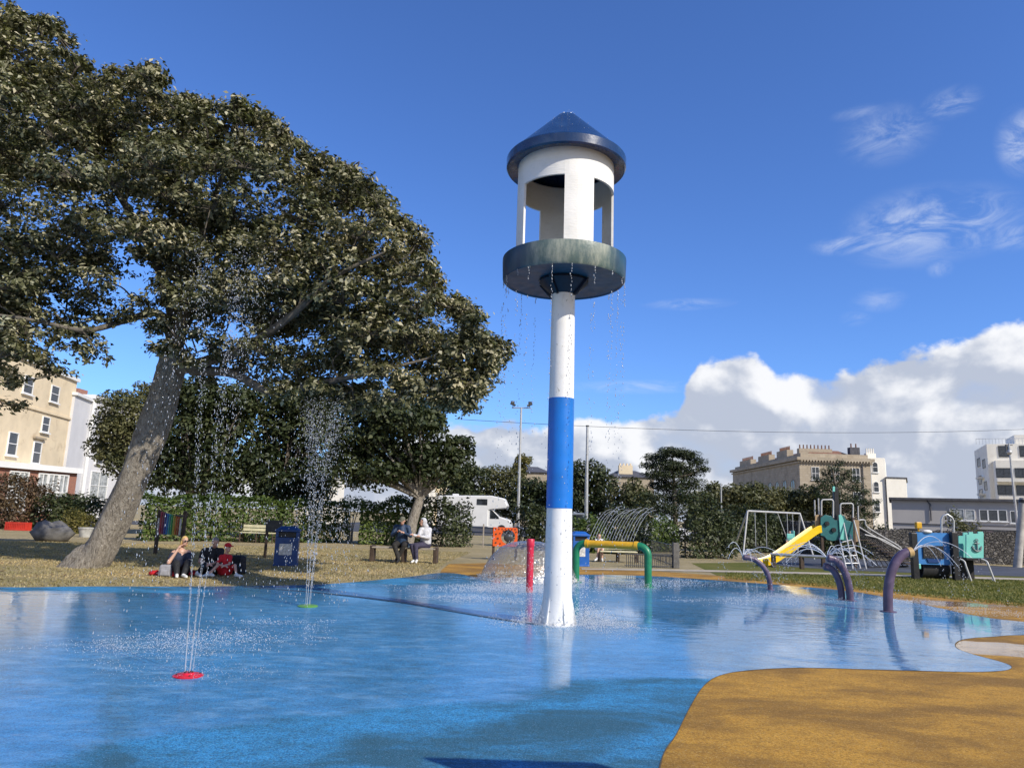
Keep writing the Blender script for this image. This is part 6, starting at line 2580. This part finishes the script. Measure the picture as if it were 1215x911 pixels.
# long grey building
a7, rz7, W7 = facing(1059, 92, 1300, 84)
H7 = H_at(1059, 592.5, 92)
lb7 = thing('long_building', 'long low grey flat roofed building behind the stone wall', 'building', a7, rz7)
sl7 = math.tan(PI / 2 - math.atan2(92, (1059 - 607) / 877 * 92) + rz7)
skew_block('wall', lb7, 'panel_grey', W7, 14, 0, H7, sl7)
skew_block('roof_edge', lb7, 'slate', W7 + .6, 15, H7, H7 + .26, sl7, -.3, -.5)
mb = MB()
mb.box((W7 * .35, -.06, H7 * .42), (W7 * .7, .12, .08))
mb.build('string_course', M['slate'], lb7)
pa, pb = P(1059, 610, 92), P(1300, 610, 84)


def s7(px):
    return wall_x(px, 0, 0, pa, pb, W7)


for px, z_, w_, h_, mu, gl in ((1136, .53, 1.5, 1.35, 1, 'glass_light'), (1151.5, .53, 1.0, 1.3, 0, 'glass_light'), (1168, .53, .95, 1.35, 0, 'glass'), (1179, .53, 1.15, 1.35, 0, 'glass'), (1190, .53, .95, 1.35, 0, 'glass'), (1209, .5, 1.6, 1.4, 1, 'glass'), (1171, .08, 1.0, 1.2, 0, 'glass'), (1185, .08, 1.2, 1.2, 0, 'glass'), (1206, .05, 1.0, 1.5, 1, 'glass_light')):
    window(lb7, s7(px), 0, H7 * z_, w_, h_, 0, mu, 0, glass=gl)
mb = MB()
mb.box(((s7(1068) + s7(1088)) / 2, -.02, H7 * .22), (s7(1088) - s7(1068), .1, .75))
mb.build('vent_opening', M['black'], lb7)
mb = MB()
x = s7(1105)
mb.tube([(x - .3, -.12, H7 - .05), (x, -.12, H7 - .5), (x, -.12, H7 * .5)], .08, 8)
mb.build('downpipe', M['slate'], lb7)
mb = MB()
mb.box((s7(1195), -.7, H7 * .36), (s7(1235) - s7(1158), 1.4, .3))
mb.build('canopy', M['panel_grey'], lb7)

# tower block
YB = 132.0
a8, rz8, WW8 = facing(1178, YB, 1342, YB - 8)
W8 = 12.6
H8 = H_at(1178, 527, YB)
tb_ = thing('tower_block', 'cream concrete tower block with banded windows and balconies', 'building', a8, rz8)
mb = MB()
mb.box((WW8 / 2, 7, H8 / 2), (WW8, 14, H8))
mb.build('wall', M['render_white'], tb_)
for y_, wv3, zs in ((4.0, 2.6, (.76, .52, .33, .16)), (9.5, 3.0, (.8, .6, .45, .3, .15))):
    for z_ in zs:
        window(tb_, 0, y_, H8 * z_, wv3, 1.6, -PI / 2, 1, 0, frame='dark_metal', sill=False)
mb = MB()
for z_ in (.48, .66):
    mb.box((-.5, 6.5, H8 * z_), (1.0, 2.6, .35))
mb.build('side_balcony', M['render_white'], tb_)
mb = MB()
mb.box((W8 * .62, 6, H8 + .9), (W8 * .5, 8, 1.8))
mb.build('penthouse', M['render_white'], tb_)
mb = MB()
mb.box((W8 * .52 + .1, -1.6, H8 * .405), (W8 * .95, 3.2, H8 * .81))
mb.build('front_block', M['render_white'], tb_)
for k, z_ in enumerate((.63, .455, .28, .1)):
    mb = MB()
    mb.box((W8 * .52, -4.0, H8 * (z_ - .03)), (W8 * .97, 1.7, .5))
    mb.build('balcony', M['render_white'], tb_)
    for q in range(4):
        window(tb_, W8 * (.14 + .22 * q), -3.2, H8 * z_, 2.4, 1.7, 0, 1, 0, frame='dark_metal', sill=False)
window(tb_, W8 * .2, 0, H8 * .86, 1.6, 2.0, 0, 0, 0, frame='dark_metal', sill=False)
window(tb_, W8 * .45, 0, H8 * .86, 1.6, 2.0, 0, 0, 0, frame='dark_metal', sill=False)
mb = MB()
for q in range(26):
    x = -1.5 + q * .5
    mb.bar((x, .4, H8), (x, .4, H8 + 1.0), .03, 5)
mb.bar((-1.5, .4, H8 + 1.0), (11, .4, H8 + 1.0), .04, 5)
mb.build('roof_railing', M['galv'], tb_)

# ------------------------------------------------------------------ people


def fleshed(name, mb, mat, parent, voxel=.012, it=4):
    me = mb.mesh(name, mat)
    o = bpy.data.objects.new(name, me)
    COL.objects.link(o)
    r = o.modifiers.new('remesh', 'REMESH')
    r.mode = 'VOXEL'
    r.voxel_size = voxel
    s_ = o.modifiers.new('smooth', 'SMOOTH')
    s_.factor = .5
    s_.iterations = it
    dg = bpy.context.evaluated_depsgraph_get()
    ev = o.evaluated_get(dg)
    m2 = bpy.data.meshes.new_from_object(ev)
    bpy.data.objects.remove(o)
    m2.materials.clear()
    m2.materials.append(mat)
    m2.shade_smooth()
    o2 = bpy.data.objects.new(name, m2)
    return link(o2, parent)


def cloth(name, col, r=.85):
    return paint(name, col, r, .18, 12, .3, 60)


def person(label, base, J, bulk, top, bottom, shoes, hair=None, hat=None, sleeve='short', legs='long', group=None, scale=1.0, face=Vector((0, -1, 0)), skin='skin', hood=None, glasses=False, belly=0.0):
    """J: joints in metres from the base (x across the picture, y away, z up)"""
    root = thing('person', label, 'person', base, 0, group)
    J = {k: Vector(v) * scale for k, v in J.items()}
    b = bulk * scale
    s = scale
    B = MB()
    pel, chs, nk, hd = J['pelvis'], J['chest'], J['neck'], J['head']

    def torso(mb, e):
        mb.cap(pel, (pel + chs) / 2, .15 * b + e + belly, .145 * b + e + belly)
        mb.cap((pel + chs) / 2, chs, .145 * b + e + belly * .8, .15 * b + e)
        mb.cap(J['shL'], J['shR'], .058 * b + e, .058 * b + e)
        mb.cap(chs, J['shL'].lerp(J['shR'], .5), .14 * b + e, .1 * b + e)
        mb.cap(J['shL'].lerp(J['shR'], .5), nk - Vector((0, 0, .02)), .085 * b + e, .055 * b + e)

    def arm(mb, side, e, full=True):
        mb.cap(J['sh' + side], J['el' + side], .055 * b + e, .043 * b + e)
        if full:
            mb.cap(J['el' + side], J['ha' + side], .042 * b + e, .03 * s + e)

    def leg(mb, side, e, upto=1.0):
        mb.cap(J['hip' + side], J['kn' + side], .085 * b + e, .06 * b + e)
        end = J['kn' + side].lerp(J['an' + side], upto)
        mb.cap(J['kn' + side], end, .058 * b + e, (.058 - .02 * upto) * b + e)
    torso(B, 0)
    for sd_ in 'LR':
        arm(B, sd_, 0)
        leg(B, sd_, 0)
        B.cap(J['an' + sd_], J['toe' + sd_], .036 * s, .028 * s)
        # hand: palm, four bent fingers and a thumb
        w0 = J['ha' + sd_]
        d = (w0 - J['el' + sd_]).normalized()
        sx, sy = basis(d)
        pc_ = w0 + d * .05 * s
        B.cap(w0, w0 + d * .085 * s, .028 * s, .034 * s)
        for q in range(4):
            o_ = sx * (q - 1.5) * .021 * s
            L_ = (.07, .08, .075, .06)[q] * s
            k0 = pc_ + d * .04 * s + o_
            k1 = k0 + d * L_ * .55 + sy * .012 * s
            k2 = k1 + (d * .5 + sy * .7) * L_ * .5
            B.cap(k0, k1, .0105 * s, .0095 * s, 6)
            B.cap(k1, k2, .0095 * s, .008 * s, 6)
        B.cap(pc_ - d * .02 * s + sx * .03 * s, pc_ + d * .025 * s + sx * .062 * s + sy * .015 * s, .0115 * s, .009 * s, 6)
    B.cap(nk, hd - Vector((0, 0, .05)) * s, .052 * s, .05 * s)
    f = Vector(face).normalized()
    lt = f.cross(Vector((0, 0, 1))).normalized()
    up = lt.cross(f).normalized()
    R = Matrix((lt, f, up)).transposed()
    B.ell(hd + up * .02 * s, (.075 * s, .092 * s, .105 * s), 16, rot=R)
    B.ell(hd + f * .03 * s - up * .06 * s, (.052 * s, .06 * s, .055 * s), 12, rot=R)
    B.cap(hd + f * .088 * s + up * .01 * s, hd + f * .108 * s - up * .018 * s, .011 * s, .014 * s, 8)
    for q in (-1, 1):
        B.ell(hd + lt * q * .077 * s - f * .005 * s, (.012 * s, .024 * s, .034 * s), 8, rot=R)
    fleshed('body', B, M[skin], root, .0095, 3)
    # face: eyes and mouth
    e = MB()
    for q in (-1, 1):
        e.ell(hd + f * .083 * s + lt * q * .03 * s + up * .022 * s, (.014 * s, .008 * s, .008 * s), 8, rot=R)
    e.build('eyes', M['black'], root, smooth=60)
    e = MB()
    e.ell(hd + f * .087 * s - up * .052 * s, (.022 * s, .007 * s, .006 * s), 8, rot=R)
    e.build('mouth', cloth('lips', (.4, .14, .12)), root, smooth=60)
    if glasses:
        g = MB()
        for q in (-1, 1):
            g.ell(hd + f * .095 * s + lt * q * .034 * s + up * .02 * s, (.028 * s, .012 * s, .022 * s), 10, rot=R)
            g.bar(hd + f * .085 * s + lt * q * .066 * s + up * .022 * s, hd + lt * q * .085 * s + up * .022 * s, .005 * s, 5)
        g.bar(hd + f * .1 * s - lt * .02 * s + up * .02 * s, hd + f * .1 * s + lt * .02 * s + up * .02 * s, .005 * s, 5)
        g.build('sunglasses', M['black'], root, smooth=60)
    T_ = MB()
    if sleeve == 'off':
        e_ = .016 * s
        T_.cap(pel, (pel + chs) / 2, .15 * b + e_ + belly, .145 * b + e_ + belly)
        T_.cap((pel + chs) / 2, chs - Vector((0, 0, .03)), .145 * b + e_ + belly * .8, .15 * b + e_)
        for sd_ in 'LR':
            T_.cap(J['sh' + sd_].lerp(J['el' + sd_], .3), J['sh' + sd_].lerp(J['el' + sd_], .62), .055 * b + .02 * s, .05 * b + .02 * s)
            T_.cap(chs, J['sh' + sd_].lerp(J['el' + sd_], .3), .11 * b, .05 * b)
    else:
        torso(T_, .016 * s)
    for sd_ in 'LR':
        if sleeve == 'long':
            arm(T_, sd_, .014 * s)
        elif sleeve == 'short':
            T_.cap(J['sh' + sd_], J['sh' + sd_].lerp(J['el' + sd_], .62), .055 * b + .02 * s, .05 * b + .018 * s)
    if hood:
        T_.cap(nk - f * .02, nk + up * .03 * s, .085 * s, .085 * s)
    fleshed('top', T_, top, root, .012, 3)
    L_ = MB()
    L_.cap(J['hipL'], J['hipR'], .12 * b + .014 * s, .12 * b + .014 * s)
    L_.cap(pel, pel + Vector((0, 0, .05)) * s, .14 * b + .012 * s, .13 * b + .012 * s)
    for sd_ in 'LR':
        if legs == 'long':
            leg(L_, sd_, .015 * s, .93)
        else:
            L_.cap(J['hip' + sd_], J['hip' + sd_].lerp(J['kn' + sd_], .8), .085 * b + .018 * s, .07 * b + .022 * s)
    fleshed('trousers' if legs == 'long' else 'shorts', L_, bottom, root, .012, 3)
    for sd_ in 'LR':
        S_ = MB()
        d = (J['toe' + sd_] - J['an' + sd_])
        S_.cap(J['an' + sd_] - d * .15, J['toe' + sd_], .046 * s, .038 * s)
        S_.cap(J['an' + sd_] + Vector((0, 0, .03 * s)), J['an' + sd_] - Vector((0, 0, .01 * s)), .046 * s, .046 * s)
        fleshed('shoe', S_, shoes, root, .01, 2)
    if hair is not None:
        h_ = MB()
        col, length = hair
        h_.ell(hd + up * .035 * s - f * .014 * s, (.083 * s, .097 * s, .1 * s), 14, rot=R)
        if length > .12:
            h_.cap(hd - f * .06 * s, hd - f * .085 * s - up * length * s, .07 * s, .05 * s)
            for q in (-1, 1):
                h_.cap(hd + lt * q * .07 * s, hd + lt * q * .085 * s - f * .04 * s - up * length * .8 * s, .03 * s, .025 * s)
        # keep the face clear
        me_o = fleshed('hair', h_, paint('hair', col, .6, .3, 30, .5, 90), root, .01, 2)
        me = me_o.data
        for v in me.vertices:
            q = v.co - hd
            if q.dot(f) > .02 * s and q.dot(up) < .062 * s and abs(q.dot(lt)) < .07 * s:
                v.co -= f * (q.dot(f) - .02 * s)
    if hat is not None:
        h_ = MB()
        h_.ell(hd + up * .055 * s - f * .004 * s, (.09 * s, .104 * s, .085 * s), 16, rot=R)
        h_.add([hd + f * .06 * s + lt * .075 * s + up * .055 * s, hd + f * .175 * s + lt * .05 * s + up * .035 * s, hd + f * .185 * s + up * .04 * s, hd + f * .175 * s - lt * .05 * s + up * .035 * s, hd + f * .06 * s - lt * .075 * s + up * .055 * s,
                hd + f * .06 * s + lt * .075 * s + up * .069 * s, hd + f * .175 * s + lt * .05 * s + up * .049 * s, hd + f * .185 * s + up * .054 * s, hd + f * .175 * s - lt * .05 * s + up * .049 * s, hd + f * .06 * s - lt * .075 * s + up * .069 * s],
               [(0, 1, 2, 3, 4), (9, 8, 7, 6, 5), (0, 5, 6, 1), (1, 6, 7, 2), (2, 7, 8, 3), (3, 8, 9, 4), (4, 9, 5, 0)])
        o = h_.build('cap', hat, root, smooth=40)
        me = o.data
        for v in me.vertices:
            q = v.co - hd
            if q.dot(up) < .03 * s:
                v.co += up * (.03 * s - q.dot(up)) * .9
    if hood:
        h_ = MB()
        h_.ell(hd + up * .02 * s - f * .02 * s, (.105 * s, .12 * s, .135 * s), 16, rot=R)
        h_.cap(hd - f * .05 * s - up * .05 * s, nk - f * .03 * s, .09 * s, .09 * s)
        o = fleshed('hood', h_, top, root, .012, 3)
        for v in o.data.vertices:
            q = v.co - hd
            if q.dot(f) > .035 * s and q.dot(up) < .1 * s and abs(q.dot(lt)) < .09 * s:
                v.co -= f * (q.dot(f) - .035 * s)
    return root


C_navy, C_black, C_dark = cloth('navy_cloth', (.02, .026, .05)), cloth('black_cloth', (.013, .014, .017)), cloth('charcoal_cloth', (.03, .03, .033))
C_red, C_white, C_grey = cloth('red_cloth', (.55, .012, .02)), cloth('white_shoe', (.7, .7, .68), .6), cloth('pale_grey_cloth', (.52, .53, .56))
C_jacket, C_olive, C_plum = cloth('navy_jacket', (.012, .035, .085), .6), cloth('olive_cloth', (.14, .14, .1)), cloth('dark_plum_cloth', (.04, .036, .07))
C_trs = cloth('dark_trousers', (.022, .02, .018))

PG = 'picnic group on the lawn'
bW = G(213, 683.5)
person('seated woman with fair hair and sunglasses raising a hand to her face', bW, dict(
    pelvis=(-.05, .12, .16), chest=(-.09, .1, .5), neck=(-.06, .08, .7), head=(.03, .02, .86),
    shL=(-.2, .0, .57), elL=(-.22, -.2, .34), haL=(-.07, -.1, .66), shR=(.1, .14, .58), elR=(.2, .0, .36), haR=(.22, -.15, .22),
    hipL=(-.13, .02, .13), knL=(.02, -.3, .34), anL=(.1, -.4, .07), toeL=(.17, -.55, .04), hipR=(.05, .1, .13), knR=(.27, -.22, .36), anR=(.26, -.4, .07), toeR=(.38, -.5, .04)),
    1.22, C_navy, C_black, C_white, ((.55, .36, .13), .16), None, 'off', 'long', PG, .88, (.75, -.6, -.1), glasses=True, belly=.03)
bM = G(247, 683)
person('seated man in a black shirt bowing his head over his hands', bM, dict(
    pelvis=(-.08, .3, .15), chest=(-.05, .22, .48), neck=(.02, .16, .66), head=(.07, .06, .79),
    shL=(-.2, .12, .58), elL=(-.18, -.12, .33), haL=(.03, -.2, .3), shR=(.16, .25, .58), elR=(.22, .05, .33), haR=(.12, -.16, .3),
    hipL=(-.12, .2, .13), knL=(-.02, -.2, .26), anL=(-.1, -.42, .07), toeL=(.03, -.55, .05), hipR=(.02, .28, .13), knR=(.28, -.1, .3), anR=(.14, -.35, .07), toeR=(.28, -.42, .05)),
    1.16, C_black, C_black, C_white, ((.22, .18, .16), .05), None, 'short', 'long', PG, .93, (.35, -.75, -.5), belly=.04)
bC = G(265, 684)
person('small child in red cap, red shirt and red shorts sitting with bare legs', bC, dict(
    pelvis=(.0, .1, .14), chest=(-.02, .08, .42), neck=(.0, .06, .6), head=(.04, .02, .77),
    shL=(-.11, .0, .53), elL=(-.15, -.14, .33), haL=(.04, -.2, .31), shR=(.1, .1, .53), elR=(.15, -.06, .34), haR=(.1, -.18, .32),
    hipL=(-.08, .02, .13), knL=(-.1, -.24, .3), anL=(-.3, -.36, .06), toeL=(-.38, -.46, .04), hipR=(.1, .08, .13), knR=(.33, -.12, .32), anR=(.42, -.2, .06), toeR=(.58, -.24, .05)),
    .74, C_red, C_red, C_white, ((.2, .12, .06), .05), C_red, 'short', 'short', PG, .82, (.85, -.45, .0))

# bags by the picnic group


def bag(name, label, base, w_, d_, h_, mat, rz, group=None):
    root = thing(name, label, 'bag', base, rz, group)
    mb = MB()
    mb.box((0, 0, h_ / 2), (w_, d_, h_), taper=.82)
    mb.build('body', mat, root, bevel=min(w_, d_) * .22, seg=3, smooth=60)
    mb = MB()
    mb.box((0, -d_ * .5, h_ * .36), (w_ * .7, .06, h_ * .5), taper=.9)
    mb.build('pocket', mat, root, bevel=.03)
    mb = MB()
    mb.tube([(-.06, 0, h_ - .02), (-.05, 0, h_ + .05), (.05, 0, h_ + .05), (.06, 0, h_ - .02)], .012, 6)
    mb.build('handle', M['black'], root, smooth=60)
    return root


bag('backpack', 'grey boxy backpack beside the woman in navy', G(196, 684), .3, .2, .26, cloth('grey_bag', (.26, .26, .28)), D(14))
bag('backpack', 'large black backpack behind the child in red', G(281, 680.5), .4, .26, .42, C_black, D(-20))
for lbl, px, w3 in (('crumpled red cloth lying beside the grey backpack', (184, 682.5), .16), ('crumpled red cloth lying at the woman\'s feet', (206, 684), .13), ('crumpled red bag between the woman and the man', (229, 683), .16)):
    mb = MB()
    mb.ell((0, 0, .045), (w3, w3 * .7, .06), 14)
    for k in range(len(mb.v)):
        x, y, z = mb.v[k]
        nz_ = 1 + .25 * math.sin(x * 50 + px[0]) * math.sin(y * 43) + rnd.uniform(-.1, .1)
        mb.v[k] = (x * nz_, y * nz_, max(0, z * nz_))
    o = mb.build('crumpled_cloth', C_red, None, smooth=70)
    o.location = G(*px)
    tag(o, lbl, 'cloth')

# couple on the bench
bb = BB
person('seated man in navy jacket and olive cap with crossed ankles', bb + Vector((-.11, 0, 0)), dict(
    pelvis=(0, .05, .6), chest=(0, .0, .92), neck=(0, -.04, 1.14), head=(.02, -.12, 1.27),
    shL=(-.19, 0, 1.07), elL=(-.28, -.1, .82), haL=(-.1, -.27, .93), shR=(.19, 0, 1.07), elR=(.29, -.1, .82), haR=(.12, -.27, .9),
    hipL=(-.1, .0, .57), knL=(-.15, -.42, .53), anL=(.02, -.5, .1), toeL=(.0, -.66, .05), hipR=(.1, .0, .57), knR=(.15, -.42, .53), anR=(-.05, -.4, .1), toeR=(-.16, -.54, .05)),
    1.12, C_jacket, C_trs, C_black, ((.1, .09, .08), .05), C_olive, 'long', 'long', None, 1.0, (-.25, -.8, -.35), belly=.02)
person('seated woman in pale grey hoodie with the hood up', bb + Vector((.55, 0, 0)), dict(
    pelvis=(.1, .04, .6), chest=(.1, .0, .9), neck=(.07, -.03, 1.1), head=(-.01, -.07, 1.24),
    shL=(-.05, -.1, 1.02), elL=(-.1, -.22, .8), haL=(-.24, -.34, .85), shR=(.2, .08, 1.02), elR=(.2, -.14, .78), haR=(-.04, -.32, .82),
    hipL=(.02, -.05, .56), knL=(-.28, -.3, .52), anL=(-.16, -.38, .1), toeL=(-.24, -.5, .05), hipR=(.14, .02, .56), knR=(-.16, -.34, .53), anR=(-.1, -.44, .1), toeR=(-.1, -.6, .05)),
    1.08, C_grey, C_plum, C_white, ((.1, .06, .04), .05), None, 'long', 'long', None, 1.0, (-.8, -.55, .0), hood=True)
o = MB()
o.box((0, 0, .06), (.22, .18, .12), taper=.8)
o = o.build('folded_cloth', cloth('pale_blue_cloth', (.2, .3, .42)), None, bevel=.03)
o.location = bb + Vector((.2, -.02, .465))
tag(o, 'folded pale blue cloth on the bench between the couple', 'cloth')
# child on the far bench, and the child by the swing
b3 = G(711, 666)
person('child in white top seated at the end of the far cream bench', b3, dict(
    pelvis=(0, .1, .56), chest=(0, .08, .78), neck=(0, .06, .92), head=(-.02, .02, 1.03),
    shL=(-.14, .06, .87), elL=(-.18, -.05, .68), haL=(-.08, -.18, .62), shR=(.14, .06, .87), elR=(.18, -.05, .68), haR=(.1, -.18, .62),
    hipL=(-.08, .05, .54), knL=(-.08, -.26, .52), anL=(-.14, -.36, .12), toeL=(-.24, -.46, .07), hipR=(.08, .05, .54), knR=(.09, -.27, .52), anR=(.08, -.3, .1), toeR=(.08, -.44, .06)),
    .9, cloth('white_cloth', (.7, .7, .7)), C_white, C_white, ((.1, .06, .03), .12), None, 'short', 'short', None, .86, (.2, -.9, 0))
b4 = G(938, 659)
person('small child in maroon top standing beyond the yellow slide', b4, dict(
    pelvis=(0, 0, .58), chest=(0, 0, .82), neck=(0, 0, .98), head=(0, -.02, 1.1),
    shL=(-.13, 0, .92), elL=(-.2, -.06, .74), haL=(-.22, -.18, .6), shR=(.13, 0, .92), elR=(.2, -.06, .74), haR=(.2, -.18, .62),
    hipL=(-.07, 0, .56), knL=(-.08, -.02, .32), anL=(-.08, 0, .06), toeL=(-.09, -.14, .04), hipR=(.07, 0, .56), knR=(.08, -.02, .32), anR=(.08, 0, .06), toeR=(.09, -.14, .04)),
    .9, cloth('maroon_cloth', (.1, .02, .025)), C_navy, C_white, ((.06, .03, .02), .16), None, 'short', 'long', None, 1.0, (-.4, -.9, 0))
